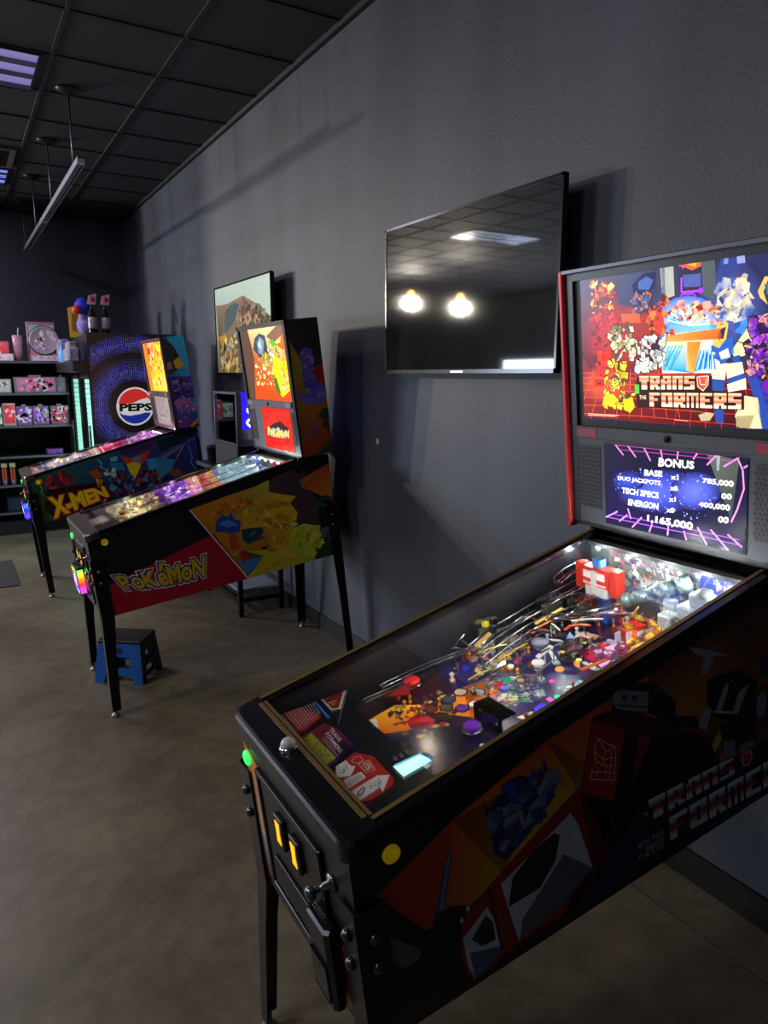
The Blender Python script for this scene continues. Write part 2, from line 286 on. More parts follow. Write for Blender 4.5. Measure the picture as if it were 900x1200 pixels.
# surface-metre drawings: (kind, layer, colours, points, ...)
ART = {
'side0': [
('P',0,['b01a10','c8401a','d8902a','c8a020','a86018','b01a10'],[(0.042,0.31),(0.208,0.38),(0.431,0.389),(0.311,0.208),(0.208,0.179),(0.132,0.185)]),
('P',0,['d06a20','c85018','d89a28','d8b030'],[(0.208,0.38),(0.435,0.447),(0.567,0.33),(0.311,0.208)]),
('P',0,['c85018','c06018','d08a24','d89a28'],[(0.435,0.447),(0.722,0.486),(0.718,0.264),(0.517,0.293)]),
('P',0,['6a3018','4a2a1c','603018','a05a1c','d08a24'],[(0.722,0.486),(1.004,0.531),(1.131,0.54),(1.15,0.173),(0.719,0.306)]),
('P',0,['5a2812','58280f','905018','d09028'],[(0.719,0.306),(1.142,0.316),(1.152,0.124),(1.016,0.135)]),
('P',1,'5a5868',[(0.014,0.277),(0.042,0.236),(0.116,0.152),(0.109,0.135),(0.089,0.135),(0.08,0.122),(0.064,0.156),(0.043,0.164),(0.029,0.193)]),
('P',1,'4c5070',[(0.188,0.32),(0.2,0.316),(0.174,0.207),(0.142,0.178),(0.151,0.212)]),
('P',2,'8088a8',[(0.191,0.316),(0.195,0.315),(0.168,0.211),(0.163,0.213)]),
('P',1,'0c0a10',[(0.142,0.178),(0.153,0.211),(0.19,0.206),(0.226,0.188),(0.206,0.156),(0.197,0.14),(0.232,0.002),(0.175,-0.0),(0.096,0.063),(0.055,0.144),(0.109,0.13),(0.127,0.161)]),
('P',3,'c0c0d0',[(0.227,0.179),(0.227,0.176),(0.225,0.175),(0.223,0.175),(0.221,0.176),(0.219,0.178),(0.218,0.181),(0.218,0.184),(0.219,0.187),(0.22,0.189),(0.222,0.189),(0.224,0.188),(0.226,0.185),(0.227,0.182)]),
('P',3,'c0c0d0',[(0.211,0.161),(0.211,0.159),(0.209,0.158),(0.208,0.157),(0.206,0.158),(0.204,0.161),(0.203,0.163),(0.203,0.166),(0.204,0.169),(0.205,0.17),(0.207,0.17),(0.209,0.169),(0.21,0.167),(0.211,0.164)]),
('P',2,'8a1410',[(0.206,0.165),(0.274,0.203),(0.308,0.22),(0.508,0.309),(0.541,0.286),(0.59,0.121),(0.505,0.034),(0.337,0.034),(0.224,0.014),(0.21,0.032),(0.199,0.087)]),
('P',3,'b8c4d8',[(0.302,0.192),(0.487,0.263),(0.505,0.23),(0.542,0.103),(0.458,0.064),(0.337,0.038),(0.324,0.092)]),
('P',4,'12141c',[(0.316,0.132),(0.331,0.192),(0.386,0.226),(0.44,0.238),(0.456,0.226),(0.441,0.173),(0.397,0.132)]),
('P',4,'51606c',[(0.349,0.085),(0.464,0.177),(0.542,0.103),(0.458,0.064),(0.337,0.038)]),
('P',3,'b8c4d8',[(0.206,0.122),(0.266,0.161),(0.28,0.126),(0.298,0.041),(0.225,0.018),(0.212,0.055)]),
('P',4,'1a1e2a',[(0.225,0.11),(0.261,0.145),(0.277,0.119),(0.28,0.077),(0.247,0.081)]),
('P',4,'4a6080',[(0.218,0.083),(0.291,0.054),(0.298,0.041),(0.225,0.018)]),
('L',4,'2a0808',[(0.273,0.2),(0.294,0.044)],0.006),
('P',3,'16286e',[(0.274,0.387),(0.305,0.331),(0.327,0.399),(0.372,0.4),(0.397,0.37),(0.394,0.409),(0.419,0.361),(0.425,0.418),(0.44,0.359),(0.449,0.32),(0.38,0.268),(0.318,0.238),(0.291,0.267),(0.291,0.312)]),
('P',4,'2a48a8',[(0.323,0.4),(0.348,0.405),(0.364,0.344),(0.324,0.311),(0.299,0.308)]),
('P',4,'3050b8',[(0.394,0.406),(0.412,0.36),(0.397,0.329),(0.382,0.359)]),
('S',4,['2a48a8','16286e','4a7ab0','8088a8','101c50'],[(0.295,0.362),(0.372,0.393),(0.439,0.363),(0.417,0.297),(0.319,0.245)],34,0.05,66),
('L',5,'0a1030',[(0.323,0.4),(0.368,0.401),(0.406,0.34)],0.003),
('L',5,'0a1030',[(0.301,0.333),(0.359,0.332),(0.406,0.34)],0.003),
('P',1,'4a0c0a',[(0.517,0.297),(0.557,0.451),(0.639,0.442),(0.731,0.383),(0.888,0.279),(0.963,0.176),(0.727,0.131),(0.588,0.113),(0.508,0.309)]),
('P',1,'3c0a0a',[(0.588,0.113),(0.73,0.351),(0.937,0.25),(0.963,0.185),(0.818,0.159),(0.706,0.193),(0.662,0.145)]),
('P',2,'a81c14',[(0.557,0.443),(0.648,0.388),(0.608,0.235),(0.522,0.298)]),
('P',2,'8a1812',[(0.678,0.356),(0.73,0.343),(0.697,0.29),(0.67,0.264)]),
('P',2,'1a0a0c',[(0.648,0.388),(0.688,0.359),(0.665,0.246),(0.588,0.122),(0.562,0.211),(0.608,0.235)]),
('L',3,'ffb0a0',[(0.569,0.398),(0.619,0.356),(0.612,0.282),(0.542,0.316),(0.563,0.348),(0.557,0.374),(0.569,0.398)],0.0025),
('L',3,'ffb0a0',[(0.569,0.398),(0.589,0.36),(0.615,0.356)],0.002),
('L',3,'ffb0a0',[(0.557,0.374),(0.582,0.344),(0.616,0.335)],0.002),
('L',3,'ffb0a0',[(0.563,0.348),(0.591,0.324),(0.613,0.318)],0.002),
('L',3,'ffb0a0',[(0.589,0.36),(0.582,0.344),(0.591,0.324),(0.585,0.295)],0.002),
('L',3,'ffb0a0',[(0.567,0.334),(0.558,0.31)],0.002),
('L',3,'ffb0a0',[(0.607,0.353),(0.602,0.323),(0.597,0.29)],0.002),
('L',3,'ffb0a0',[(0.546,0.331),(0.613,0.3)],0.002),
('P',2,'2a1418',[(0.611,0.469),(0.631,0.484),(0.671,0.485),(0.743,0.459),(0.774,0.424),(0.805,0.396),(0.805,0.359),(0.876,0.327),(0.888,0.292),(0.774,0.346),(0.731,0.391),(0.61,0.446)]),
('P',3,'8c8c98',[(0.614,0.479),(0.631,0.484),(0.719,0.447),(0.715,0.401),(0.629,0.44),(0.613,0.46)]),
('P',4,'3a3a44',[(0.64,0.469),(0.654,0.464),(0.654,0.452),(0.64,0.458)]),
('P',4,'3a3a44',[(0.67,0.457),(0.684,0.451),(0.684,0.44),(0.67,0.445)]),
('L',4,'2a2a30',[(0.625,0.452),(0.719,0.411)],0.003),
('P',2,'101418',[(0.512,0.295),(0.603,0.233),(0.588,0.113),(0.505,0.038),(0.446,0.02),(0.555,0.044)]),
('P',1,'141c48',[(0.578,0.118),(0.64,0.121),(0.683,0.135),(0.771,0.055),(0.554,0.01),(0.504,0.029)]),
('P',2,'9aa0b0',[(0.845,0.508),(0.899,0.486),(0.939,0.466),(0.993,0.439),(0.932,0.457),(0.913,0.426),(0.89,0.42),(0.899,0.463),(0.874,0.481)]),
('P',2,'101014',[(0.913,0.403),(0.953,0.403),(0.994,0.395),(1.022,0.398),(1.066,0.365),(1.097,0.337),(1.096,0.272),(1.086,0.24),(0.998,0.264),(0.928,0.311),(0.911,0.352)]),
('P',3,'a0a0ac',[(0.941,0.316),(0.968,0.364),(0.988,0.375),(0.982,0.344),(0.962,0.308)]),
('P',3,'a0a0ac',[(1.004,0.292),(1.024,0.334),(1.067,0.343),(1.046,0.311),(1.023,0.275)]),
('P',3,'9098a8',[(0.885,0.309),(0.901,0.343),(0.928,0.326),(0.908,0.28),(0.882,0.298)]),
('P',3,'8888a0',[(1.098,0.296),(1.12,0.303),(1.137,0.282),(1.131,0.233),(1.109,0.231),(1.096,0.256)]),
('P',3,'c0c0c8',[(0.935,0.321),(1.026,0.283),(1.026,0.277),(0.935,0.314)]),
('L',3,'8088a0',[(0.995,0.378),(1.024,0.344)],0.003),
('P',3,'3a3a50',[(1.117,0.385),(1.139,0.387),(1.141,0.336),(1.104,0.345)]),
('P',2,'16161c',[(0.956,0.276),(1.093,0.242),(1.104,0.16),(0.971,0.195)]),
('P',3,'787888',[(0.971,0.225),(1.014,0.213),(1.018,0.17),(0.972,0.182)]),
('P',3,'787888',[(1.032,0.19),(1.095,0.184),(1.093,0.154),(1.033,0.163)]),
('P',2,'c8a818',[(0.943,0.207),(0.967,0.237),(0.956,0.261),(0.929,0.232)]),
('P',4,'0a0a0e',[(0.695,0.149),(0.712,0.191),(1.015,0.166),(1.15,0.162),(1.156,0.046),(0.961,0.039),(0.778,0.046),(0.759,0.105)]),
('T',5,'chrome',[(0.71,0.187),(1.013,0.169),(1.02,0.12),(0.715,0.132)],'TRANS','block'),
('T',5,'chrome',[(0.776,0.11),(1.263,0.094),(1.268,0.016),(0.781,0.047)],'FORMERS','block'),
('P',5,'c03020',[(1.041,0.16),(1.074,0.162),(1.084,0.142),(1.072,0.121),(1.049,0.128),(1.037,0.146)]),
('L',6,'e0e0e8',[(1.041,0.16),(1.074,0.162),(1.084,0.142),(1.072,0.121),(1.049,0.128),(1.041,0.16)],0.0025),
('T',5,'a8a8b4',[(0.678,0.092),(0.762,0.091),(0.762,0.076),(0.677,0.077)],'MORE THAN','sans'),
('T',5,'a8a8b4',[(0.706,0.072),(0.762,0.072),(0.762,0.057),(0.705,0.058)],'MEETS','sans'),
('T',5,'a8a8b4',[(0.677,0.061),(0.762,0.055),(0.762,0.04),(0.677,0.047)],'THE EYE!','sans'),
('T',5,'c8c8d0',[(0.697,0.162),(0.712,0.161),(0.711,0.151),(0.697,0.152)],'THE','sans'),
],
'glass0': [
('P',0,['2a2040','303048','5a5a70','38406a','262a5a','3a3050','401018','8a2010'],[(0.565,1.329),(0.32,1.325),(0.217,1.324),(0.092,1.322),(0.0,1.32),(-0.039,0.93),(0.255,1.052),(0.574,1.052)]),
('P',1,['8a1a10','b03018','a03028','501828','3a1020','2a0c14','701008','801008'],[(0.573,1.068),(0.373,1.075),(0.167,1.073),(-0.029,1.062),(-0.039,0.93),(0.018,0.932),(0.324,0.928),(0.58,0.934)]),
('L',2,'ff5a30',[(0.574,1.058),(0.373,1.056)],0.0016),
('L',2,'f04828',[(0.373,1.056),(0.167,1.052)],0.0016),
('L',2,'c83848',[(0.167,1.052),(-0.029,1.049)],0.0014),
('L',2,'ff5a30',[(0.575,1.044),(0.374,1.043)],0.0016),
('L',2,'f04828',[(0.374,1.043),(0.167,1.038)],0.0016),
('L',2,'c83848',[(0.167,1.038),(-0.03,1.035)],0.0014),
('L',2,'ff5a30',[(0.575,1.028),(0.374,1.027)],0.0016),
('L',2,'f04828',[(0.374,1.027),(0.166,1.021)],0.0016),
('L',2,'c83848',[(0.166,1.021),(-0.03,1.019)],0.0014),
('L',2,'ff5a30',[(0.576,1.01),(0.374,1.01)],0.0016),
('L',2,'f04828',[(0.374,1.01),(0.166,1.004)],0.0016),
('L',2,'c83848',[(0.166,1.004),(-0.031,1.001)],0.0014),
('L',2,'ff5a30',[(0.577,0.99),(0.375,0.991)],0.0016),
('L',2,'f04828',[(0.375,0.991),(0.166,0.985)],0.0016),
('L',2,'c83848',[(0.166,0.985),(-0.032,0.983)],0.0014),
('L',2,'ff5a30',[(0.578,0.967),(0.375,0.969)],0.0016),
('L',2,'f04828',[(0.375,0.969),(0.166,0.963)],0.0016),
('L',2,'c83848',[(0.166,0.963),(-0.032,0.962)],0.0014),
('L',2,'ff5a30',[(0.579,0.942),(0.375,0.945)],0.0016),
('L',2,'f04828',[(0.375,0.945),(0.166,0.939)],0.0016),
('L',2,'c83848',[(0.166,0.939),(-0.033,0.939)],0.0014),
('L',2,'ff5a30',[(0.531,1.067),(0.598,0.927)],0.0016),
('L',2,'ff5a30',[(0.497,1.067),(0.548,0.929)],0.0016),
('L',2,'ff5a30',[(0.465,1.067),(0.5,0.932)],0.0016),
('L',2,'ff5a30',[(0.433,1.067),(0.455,0.934)],0.0016),
('L',2,'ff5a30',[(0.403,1.067),(0.41,0.937)],0.0016),
('L',2,'ff5a30',[(0.373,1.066),(0.368,0.939)],0.0016),
('L',2,'ff5a30',[(0.344,1.066),(0.327,0.941)],0.0016),
('L',2,'ff5a30',[(0.316,1.066),(0.288,0.943)],0.0016),
('L',2,'ff5a30',[(0.288,1.066),(0.25,0.945)],0.0016),
('L',2,'d83838',[(0.242,1.063),(0.269,0.922)],0.0014),
('L',2,'d83838',[(0.209,1.063),(0.222,0.924)],0.0014),
('L',2,'d83838',[(0.177,1.063),(0.178,0.925)],0.0014),
('L',2,'d83838',[(0.145,1.062),(0.135,0.927)],0.0014),
('L',2,'d83838',[(0.115,1.062),(0.094,0.929)],0.0014),
('L',2,'d83838',[(0.086,1.062),(0.055,0.93)],0.0014),
('L',2,'d83838',[(0.058,1.062),(0.018,0.932)],0.0014),
('L',2,'d83838',[(0.03,1.062),(-0.018,0.933)],0.0014),
('L',2,'d83838',[(0.003,1.062),(-0.053,0.934)],0.0014),
('P',1,['5a1828','a81818','d02018','801818'],[(0.566,1.221),(0.489,1.303),(0.399,1.226),(0.498,1.052)]),
('P',1,['701424','c02018','e04020','a01810'],[(0.568,1.178),(0.444,1.224),(0.301,1.197),(0.373,1.058)]),
('G',1.5,['e02820','501028'],[(0.322,1.148),(0.331,1.107),(0.358,1.073),(0.399,1.048),(0.45,1.04),(0.502,1.048),(0.547,1.074),(0.577,1.114),(0.587,1.16),(0.573,1.204),(0.54,1.24),(0.494,1.26),(0.443,1.264),(0.395,1.251),(0.356,1.225),(0.33,1.189)]),
('G',1.6,['ff6030','80181c'],[(0.381,1.028),(0.389,1.007),(0.411,0.989),(0.444,0.976),(0.484,0.971),(0.526,0.974),(0.561,0.985),(0.585,1.003),(0.593,1.026),(0.583,1.048),(0.558,1.067),(0.521,1.079),(0.48,1.082),(0.441,1.078),(0.409,1.066),(0.388,1.048)]),
('G',1.5,['5868c0','24244c'],[(0.021,1.196),(0.026,1.157),(0.044,1.123),(0.073,1.101),(0.109,1.093),(0.147,1.102),(0.18,1.128),(0.203,1.167),(0.211,1.211),(0.203,1.254),(0.181,1.288),(0.149,1.307),(0.113,1.311),(0.078,1.298),(0.049,1.272),(0.029,1.237)]),
('P',2,'28305a',[(0.427,1.313),(0.32,1.312),(0.324,1.269),(0.37,1.224),(0.44,1.235)]),
('P',2,'1c2450',[(0.391,1.281),(0.355,1.305),(0.32,1.304),(0.319,1.255),(0.349,1.244),(0.391,1.262)]),
('P',3,'3c58a8',[(0.373,1.285),(0.348,1.296),(0.326,1.285),(0.34,1.263),(0.373,1.267)]),
('S',3,['e8a070','b06040','4060a8','203070'],[(0.391,1.251),(0.338,1.249),(0.341,1.21),(0.392,1.211)],30,0.022,69),
('P',3,'a02818',[(0.445,1.212),(0.399,1.226),(0.308,1.192),(0.308,1.142),(0.372,1.15),(0.446,1.159)]),
('P',3,'d83820',[(0.335,1.204),(0.301,1.224),(0.294,1.163),(0.322,1.154)]),
('P',2,'2a3868',[(0.339,1.205),(0.294,1.277),(0.291,1.25),(0.321,1.195)]),
('P',4,'e85a28',[(0.43,1.211),(0.37,1.207),(0.367,1.184),(0.426,1.189)]),
('P',2,'b0b4a8',[(0.307,1.321),(0.269,1.322),(0.265,1.242),(0.301,1.235)]),
('P',2,'50585c',[(0.193,1.32),(0.158,1.318),(0.152,1.222),(0.187,1.235)]),
('P',2,'585f70',[(0.303,1.318),(0.293,1.318),(0.291,1.244),(0.301,1.24)]),
('P',2,'1e1e3c',[(0.264,1.323),(0.193,1.319),(0.193,1.246),(0.248,1.241)]),
('L',4,'c040ff',[(0.245,1.282),(0.245,1.248),(0.193,1.247)],0.005),
('L',4,'a040f0',[(0.255,1.22),(0.245,1.243),(0.211,1.242),(0.199,1.221)],0.004),
('L',3,'d048ff',[(0.251,1.314),(0.236,1.324),(0.242,1.302)],0.004),
('P',4,'a838e0',[(0.185,1.246),(0.186,1.243),(0.188,1.241),(0.191,1.24),(0.194,1.24),(0.197,1.242),(0.199,1.244),(0.2,1.247),(0.199,1.25),(0.197,1.253),(0.194,1.254),(0.191,1.253),(0.188,1.252),(0.186,1.249)]),
('P',3,'30205a',[(0.189,1.246),(0.189,1.245),(0.19,1.243),(0.192,1.243),(0.193,1.243),(0.195,1.244),(0.196,1.245),(0.196,1.247),(0.196,1.249),(0.195,1.25),(0.193,1.251),(0.192,1.251),(0.19,1.25),(0.189,1.248)]),
('P',3,'5058a0',[(0.242,1.287),(0.193,1.286),(0.193,1.256),(0.239,1.259)]),
('P',3,'e86018',[(0.255,1.309),(0.242,1.325),(0.217,1.327),(0.19,1.321),(0.193,1.301),(0.217,1.295),(0.236,1.304)]),
('P',4,'ffb020',[(0.236,1.312),(0.22,1.322),(0.199,1.315),(0.208,1.301)]),
('S',4,['b83018','ff9020','ffe080','802010'],[(0.537,1.303),(0.458,1.288),(0.456,1.213),(0.533,1.218)],57,0.014,3),
('S',3,['b01810','e03020','601018','f04828'],[(0.537,1.213),(0.445,1.212),(0.458,1.027),(0.524,1.026)],57,0.016,4),
('S',4,['e8e0b0','fff4c8','a08850','605038'],[(0.477,1.173),(0.386,1.18),(0.38,1.099),(0.448,1.094)],57,0.02,5),
('S',4,['f0f0e0','c8c8b8','a0a8a0','ffffff'],[(0.386,1.139),(0.288,1.152),(0.288,1.069),(0.381,1.064)],66,0.02,6),
('S',4,['ffd020','ffb000','e8e060','504018'],[(0.488,1.089),(0.41,1.087),(0.382,0.968),(0.493,0.964)],74,0.02,7),
('S',4,['d84020','ff8030','501818'],[(0.349,1.222),(0.287,1.244),(0.268,1.151),(0.336,1.154)],35,0.018,8),
('P',3,'d82818',[(0.512,1.111),(0.467,1.113),(0.482,1.046),(0.523,1.049)]),
('P',3,'c02010',[(0.527,1.042),(0.49,1.042),(0.495,1.021),(0.532,1.021)]),
('P',5,'ffc818',[(0.496,0.995),(0.463,1.002),(0.447,0.987),(0.472,0.965),(0.501,0.976)]),
('P',5,'ffc818',[(0.428,0.985),(0.397,0.995),(0.39,0.968),(0.405,0.952),(0.427,0.96)]),
('G',1.9,['ffffff','3070d0'],[(0.136,1.17),(0.142,1.147),(0.161,1.128),(0.19,1.115),(0.226,1.112),(0.263,1.118),(0.295,1.133),(0.317,1.156),(0.325,1.182),(0.317,1.206),(0.295,1.226),(0.263,1.237),(0.226,1.239),(0.191,1.231),(0.162,1.215),(0.143,1.194)]),
('P',2,['3060c0','40a0f0','ffffe0','40c0ff','2080e0','ffffff','e0f0ff'],[(0.308,1.153),(0.274,1.189),(0.226,1.218),(0.18,1.186),(0.138,1.145),(0.143,1.057),(0.302,1.057)]),
('P',3,['60b0f0','ffffff','fffff0','80d0ff'],[(0.274,1.165),(0.232,1.213),(0.217,1.212),(0.174,1.167)]),
('P',3,['fff8d0','ffe890','fff8d0','60c0f0','2070b0','40b0e0'],[(0.291,1.152),(0.217,1.154),(0.162,1.154),(0.167,1.073),(0.216,1.057),(0.302,1.066)]),
('P',4,['ffa040','ff7818','ff5a10','ffb060'],[(0.289,1.149),(0.139,1.159),(0.144,1.135),(0.287,1.133)]),
('P',4,['ff9030','ff8020','f0a040','ffd080'],[(0.229,1.131),(0.192,1.131),(0.21,1.057),(0.232,1.063)]),
('L',4,'fff8e0',[(0.226,1.17),(0.168,1.17)],0.003),
('L',4,'a0e0ff',[(0.226,1.17),(0.169,1.179)],0.003),
('L',4,'ffffff',[(0.226,1.17),(0.173,1.188)],0.003),
('L',4,'60a8f0',[(0.226,1.17),(0.179,1.196)],0.003),
('L',4,'fff8e0',[(0.226,1.17),(0.187,1.203)],0.003),
('L',4,'a0e0ff',[(0.226,1.17),(0.197,1.209)],0.003),
('L',4,'ffffff',[(0.226,1.17),(0.208,1.214)],0.003),
('L',4,'60a8f0',[(0.226,1.17),(0.22,1.217)],0.003),
('L',4,'fff8e0',[(0.226,1.17),(0.232,1.218)],0.003),
('L',4,'a0e0ff',[(0.226,1.17),(0.245,1.217)],0.003),
('L',4,'ffffff',[(0.226,1.17),(0.256,1.214)],0.003),
('L',4,'60a8f0',[(0.226,1.17),(0.267,1.209)],0.003),
('L',4,'fff8e0',[(0.226,1.17),(0.276,1.203)],0.003),
('L',4,'a0e0ff',[(0.226,1.17),(0.282,1.195)],0.003),
('L',4,'ffffff',[(0.226,1.17),(0.286,1.186)],0.003),
('L',4,'60a8f0',[(0.226,1.17),(0.288,1.177)],0.003),
('L',5,'18a0b8',[(0.242,1.123),(0.275,1.074)],0.003),
('L',5,'80e0ff',[(0.245,1.118),(0.277,1.07)],0.003),
('L',5,'0870a0',[(0.248,1.112),(0.279,1.065)],0.003),
('L',5,'18a0b8',[(0.252,1.123),(0.281,1.061)],0.003),
('L',5,'80e0ff',[(0.255,1.118),(0.283,1.074)],0.003),
('L',5,'0870a0',[(0.258,1.113),(0.285,1.07)],0.003),
('L',5,'18a0b8',[(0.261,1.124),(0.287,1.065)],0.003),
('L',5,'80e0ff',[(0.265,1.118),(0.289,1.061)],0.003),
('L',5,'0870a0',[(0.268,1.113),(0.291,1.074)],0.003),
('L',5,'18a0b8',[(0.271,1.124),(0.293,1.07)],0.003),
('L',5,'80e0ff',[(0.275,1.119),(0.295,1.065)],0.003),
('L',5,'0870a0',[(0.278,1.113),(0.297,1.061)],0.003),
('L',5,'18a0b8',[(0.281,1.124),(0.299,1.074)],0.003),
('L',5,'80e0ff',[(0.285,1.119),(0.301,1.07)],0.003),
('L',5,'3090e0',[(0.192,1.111),(0.207,1.065)],0.003),
('L',5,'b0e8ff',[(0.189,1.106),(0.202,1.065)],0.003),
('L',5,'1058b0',[(0.185,1.101),(0.197,1.065)],0.003),
('L',5,'3090e0',[(0.183,1.11),(0.192,1.065)],0.003),
('L',5,'b0e8ff',[(0.179,1.106),(0.187,1.065)],0.003),
('L',5,'1058b0',[(0.176,1.101),(0.182,1.065)],0.003),
('L',5,'3090e0',[(0.173,1.11),(0.177,1.065)],0.003),
('L',5,'b0e8ff',[(0.17,1.105),(0.172,1.065)],0.003),
('L',5,'1058b0',[(0.167,1.101),(0.168,1.065)],0.003),
('L',5,'3090e0',[(0.164,1.11),(0.163,1.065)],0.003),
('L',5,'b0e8ff',[(0.161,1.105),(0.158,1.065)],0.003),
('L',5,'1058b0',[(0.158,1.1),(0.153,1.065)],0.003),
('S',4,['ffd890','f06020','ffb0a0','802020'],[(0.274,1.222),(0.145,1.216),(0.139,1.165),(0.192,1.179),(0.268,1.189)],52,0.017,9),
('P',3,'e8d8b0',[(0.14,1.255),(0.129,1.249),(0.1,1.188),(0.084,1.201),(0.079,1.249),(0.073,1.205),(0.089,1.187),(0.122,1.187),(0.139,1.211)]),
('P',3,'c8b890',[(0.127,1.232),(0.093,1.234),(0.092,1.207),(0.127,1.205)]),
('P',4,'f4e8c0',[(0.126,1.237),(0.112,1.239),(0.092,1.231),(0.089,1.202),(0.108,1.191),(0.125,1.196)]),
('P',2,'303c88',[(0.146,1.295),(0.141,1.324),(0.084,1.321),(0.083,1.288),(0.113,1.277),(0.146,1.266)]),
('P',3,'7888c8',[(0.135,1.314),(0.124,1.313),(0.124,1.298),(0.135,1.298)]),
('P',3,'98a0d0',[(0.105,1.319),(0.086,1.319),(0.083,1.295),(0.102,1.295)]),
('P',3,'c83020',[(0.115,1.263),(0.099,1.268),(0.093,1.258),(0.112,1.253)]),
('S',5,['e8d8b0','a89870','f8f0d0','706850'],[(0.131,1.24),(0.09,1.236),(0.089,1.202),(0.125,1.2)],26,0.018,70),
('P',3,'4088e0',[(0.111,1.184),(0.078,1.186),(0.073,1.162),(0.082,1.142),(0.104,1.148)]),
('P',4,'2058b0',[(0.111,1.181),(0.094,1.184),(0.091,1.163),(0.105,1.151)]),
('P',3,'70a8f0',[(0.09,1.182),(0.078,1.184),(0.077,1.167),(0.087,1.162)]),
('P',3,'e8c850',[(0.159,1.156),(0.133,1.175),(0.121,1.169),(0.126,1.134),(0.144,1.114),(0.159,1.12)]),
('P',4,'1a2858',[(0.151,1.135),(0.144,1.155),(0.127,1.162),(0.133,1.135)]),
('P',4,'d84020',[(0.147,1.14),(0.139,1.15),(0.136,1.14),(0.144,1.13)]),
('P',3,'2a60b8',[(0.165,1.12),(0.11,1.139),(0.106,1.103),(0.132,1.078),(0.161,1.094)]),
('P',4,'d8e0f0',[(0.144,1.104),(0.121,1.114),(0.115,1.093),(0.138,1.088)]),
('P',3,'f0e0a8',[(0.112,1.108),(0.077,1.154),(0.056,1.144),(0.063,1.117),(0.081,1.095),(0.106,1.093)]),
('L',5,'503c20',[(0.099,1.128),(0.063,1.117)],0.002),
('P',4,'2050a0',[(0.112,1.093),(0.092,1.098),(0.089,1.08),(0.106,1.078)]),
('P',4,'2868c0',[(0.164,1.094),(0.165,1.089),(0.168,1.085),(0.172,1.083),(0.177,1.083),(0.181,1.085),(0.184,1.089),(0.185,1.095),(0.184,1.1),(0.181,1.104),(0.177,1.106),(0.172,1.106),(0.168,1.103),(0.165,1.099)]),
('P',3,'e8e0d0',[(0.173,1.11),(0.153,1.104),(0.161,1.081),(0.176,1.081)]),
('P',3,'f0e4c0',[(0.155,1.076),(0.123,1.08),(0.128,1.041),(0.167,1.044)]),
('P',3,'2850a0',[(0.167,1.044),(0.128,1.041),(0.131,1.015),(0.142,1.01),(0.16,1.015)]),
('P',4,'f0e4c0',[(0.126,1.078),(0.086,1.082),(0.08,1.057),(0.122,1.044)]),
('P',4,'2850a0',[(0.122,1.044),(0.08,1.057),(0.076,1.047),(0.12,1.031)]),
('P',4,'f8ecc8',[(0.122,1.031),(0.076,1.046),(0.074,1.021),(0.119,1.013)]),
('P',3,'e8d8a8',[(0.101,0.958),(0.079,1.006),(0.046,1.002),(0.034,0.933),(0.055,0.932),(0.089,0.932)]),
('P',4,'b0a070',[(0.098,0.958),(0.053,0.963),(0.064,0.931),(0.097,0.934)]),
('P',3,'2848a0',[(0.075,1.052),(0.047,1.042),(0.019,0.967),(0.018,0.932),(0.034,0.933),(0.051,0.991)]),
('P',3,'2848a0',[(0.154,0.972),(0.13,0.975),(0.13,0.94),(0.15,0.94)]),
('P',4,'c8b888',[(0.197,0.956),(0.175,0.964),(0.154,0.961),(0.166,0.944),(0.19,0.942)]),
('P',2,'2030a0',[(0.075,1.057),(0.048,1.057),(-0.013,0.954),(0.018,0.937)]),
('P',3,'e8c060',[(0.053,1.232),(0.038,1.261),(0.028,1.26),(0.04,1.229),(0.029,1.202),(0.047,1.218)]),
('P',4,'2a70a0',[(0.038,1.245),(0.023,1.248),(0.017,1.224),(0.032,1.223)]),
('S',4,['8028b0','5018a0','e0a080','c060e0','30104a'],[(0.067,1.171),(0.025,1.173),(-0.007,1.11),(0.021,1.052),(0.08,1.062)],88,0.022,11),
('P',4,'f0d8a8',[(0.055,1.136),(0.019,1.144),(0.019,1.13),(0.05,1.129)]),
('P',4,'f0d8a8',[(0.065,1.097),(0.044,1.101),(0.059,1.072),(0.071,1.067)]),
('P',4,'181818',[(0.018,1.067),(0.019,1.06),(0.022,1.054),(0.027,1.051),(0.032,1.051),(0.037,1.054),(0.04,1.06),(0.041,1.067),(0.04,1.074),(0.037,1.079),(0.033,1.082),(0.028,1.082),(0.023,1.079),(0.02,1.074)]),
('P',4,'e8a0a8',[(0.051,1.18),(0.023,1.185),(0.023,1.171),(0.048,1.169)]),
('P',4,'7818a0',[(0.037,1.032),(0.019,1.052),(0.015,1.007),(0.033,1.017)]),
('S',5,['e8d8b0','c8b890','4060a8','f4e8c0','303c88','9098c8'],[(0.14,1.26),(0.074,1.258),(0.078,1.181),(0.133,1.185)],74,0.032,77),
('P',5,'301010',[(0.382,1.046),(0.161,1.052),(0.16,1.016),(0.079,1.011),(0.078,0.974),(0.384,0.967)]),
('T',6,'gold',[(0.375,1.05),(0.205,1.05),(0.206,1.018),(0.374,1.015)],'TRANS','block'),
('T',6,'gold',[(0.344,1.007),(0.083,1.011),(0.083,0.975),(0.343,0.972)],'FORMERS','block'),
('P',6,'d85040',[(0.201,1.048),(0.17,1.05),(0.171,1.03),(0.184,1.015),(0.199,1.025)]),
('L',7,'ffe8d0',[(0.201,1.048),(0.17,1.05),(0.171,1.03),(0.184,1.015),(0.199,1.025),(0.201,1.048)],0.002),
('L',7,'ffe8d0',[(0.194,1.045),(0.191,1.03),(0.178,1.03),(0.175,1.045)],0.0018),
('T',6,'ffe8c0',[(0.374,1.0),(0.351,1.0),(0.351,0.99),(0.375,0.989)],'THE','sans'),
('P',6,'58c038',[(0.389,1.028),(0.374,1.028),(0.374,1.004),(0.388,1.003)]),
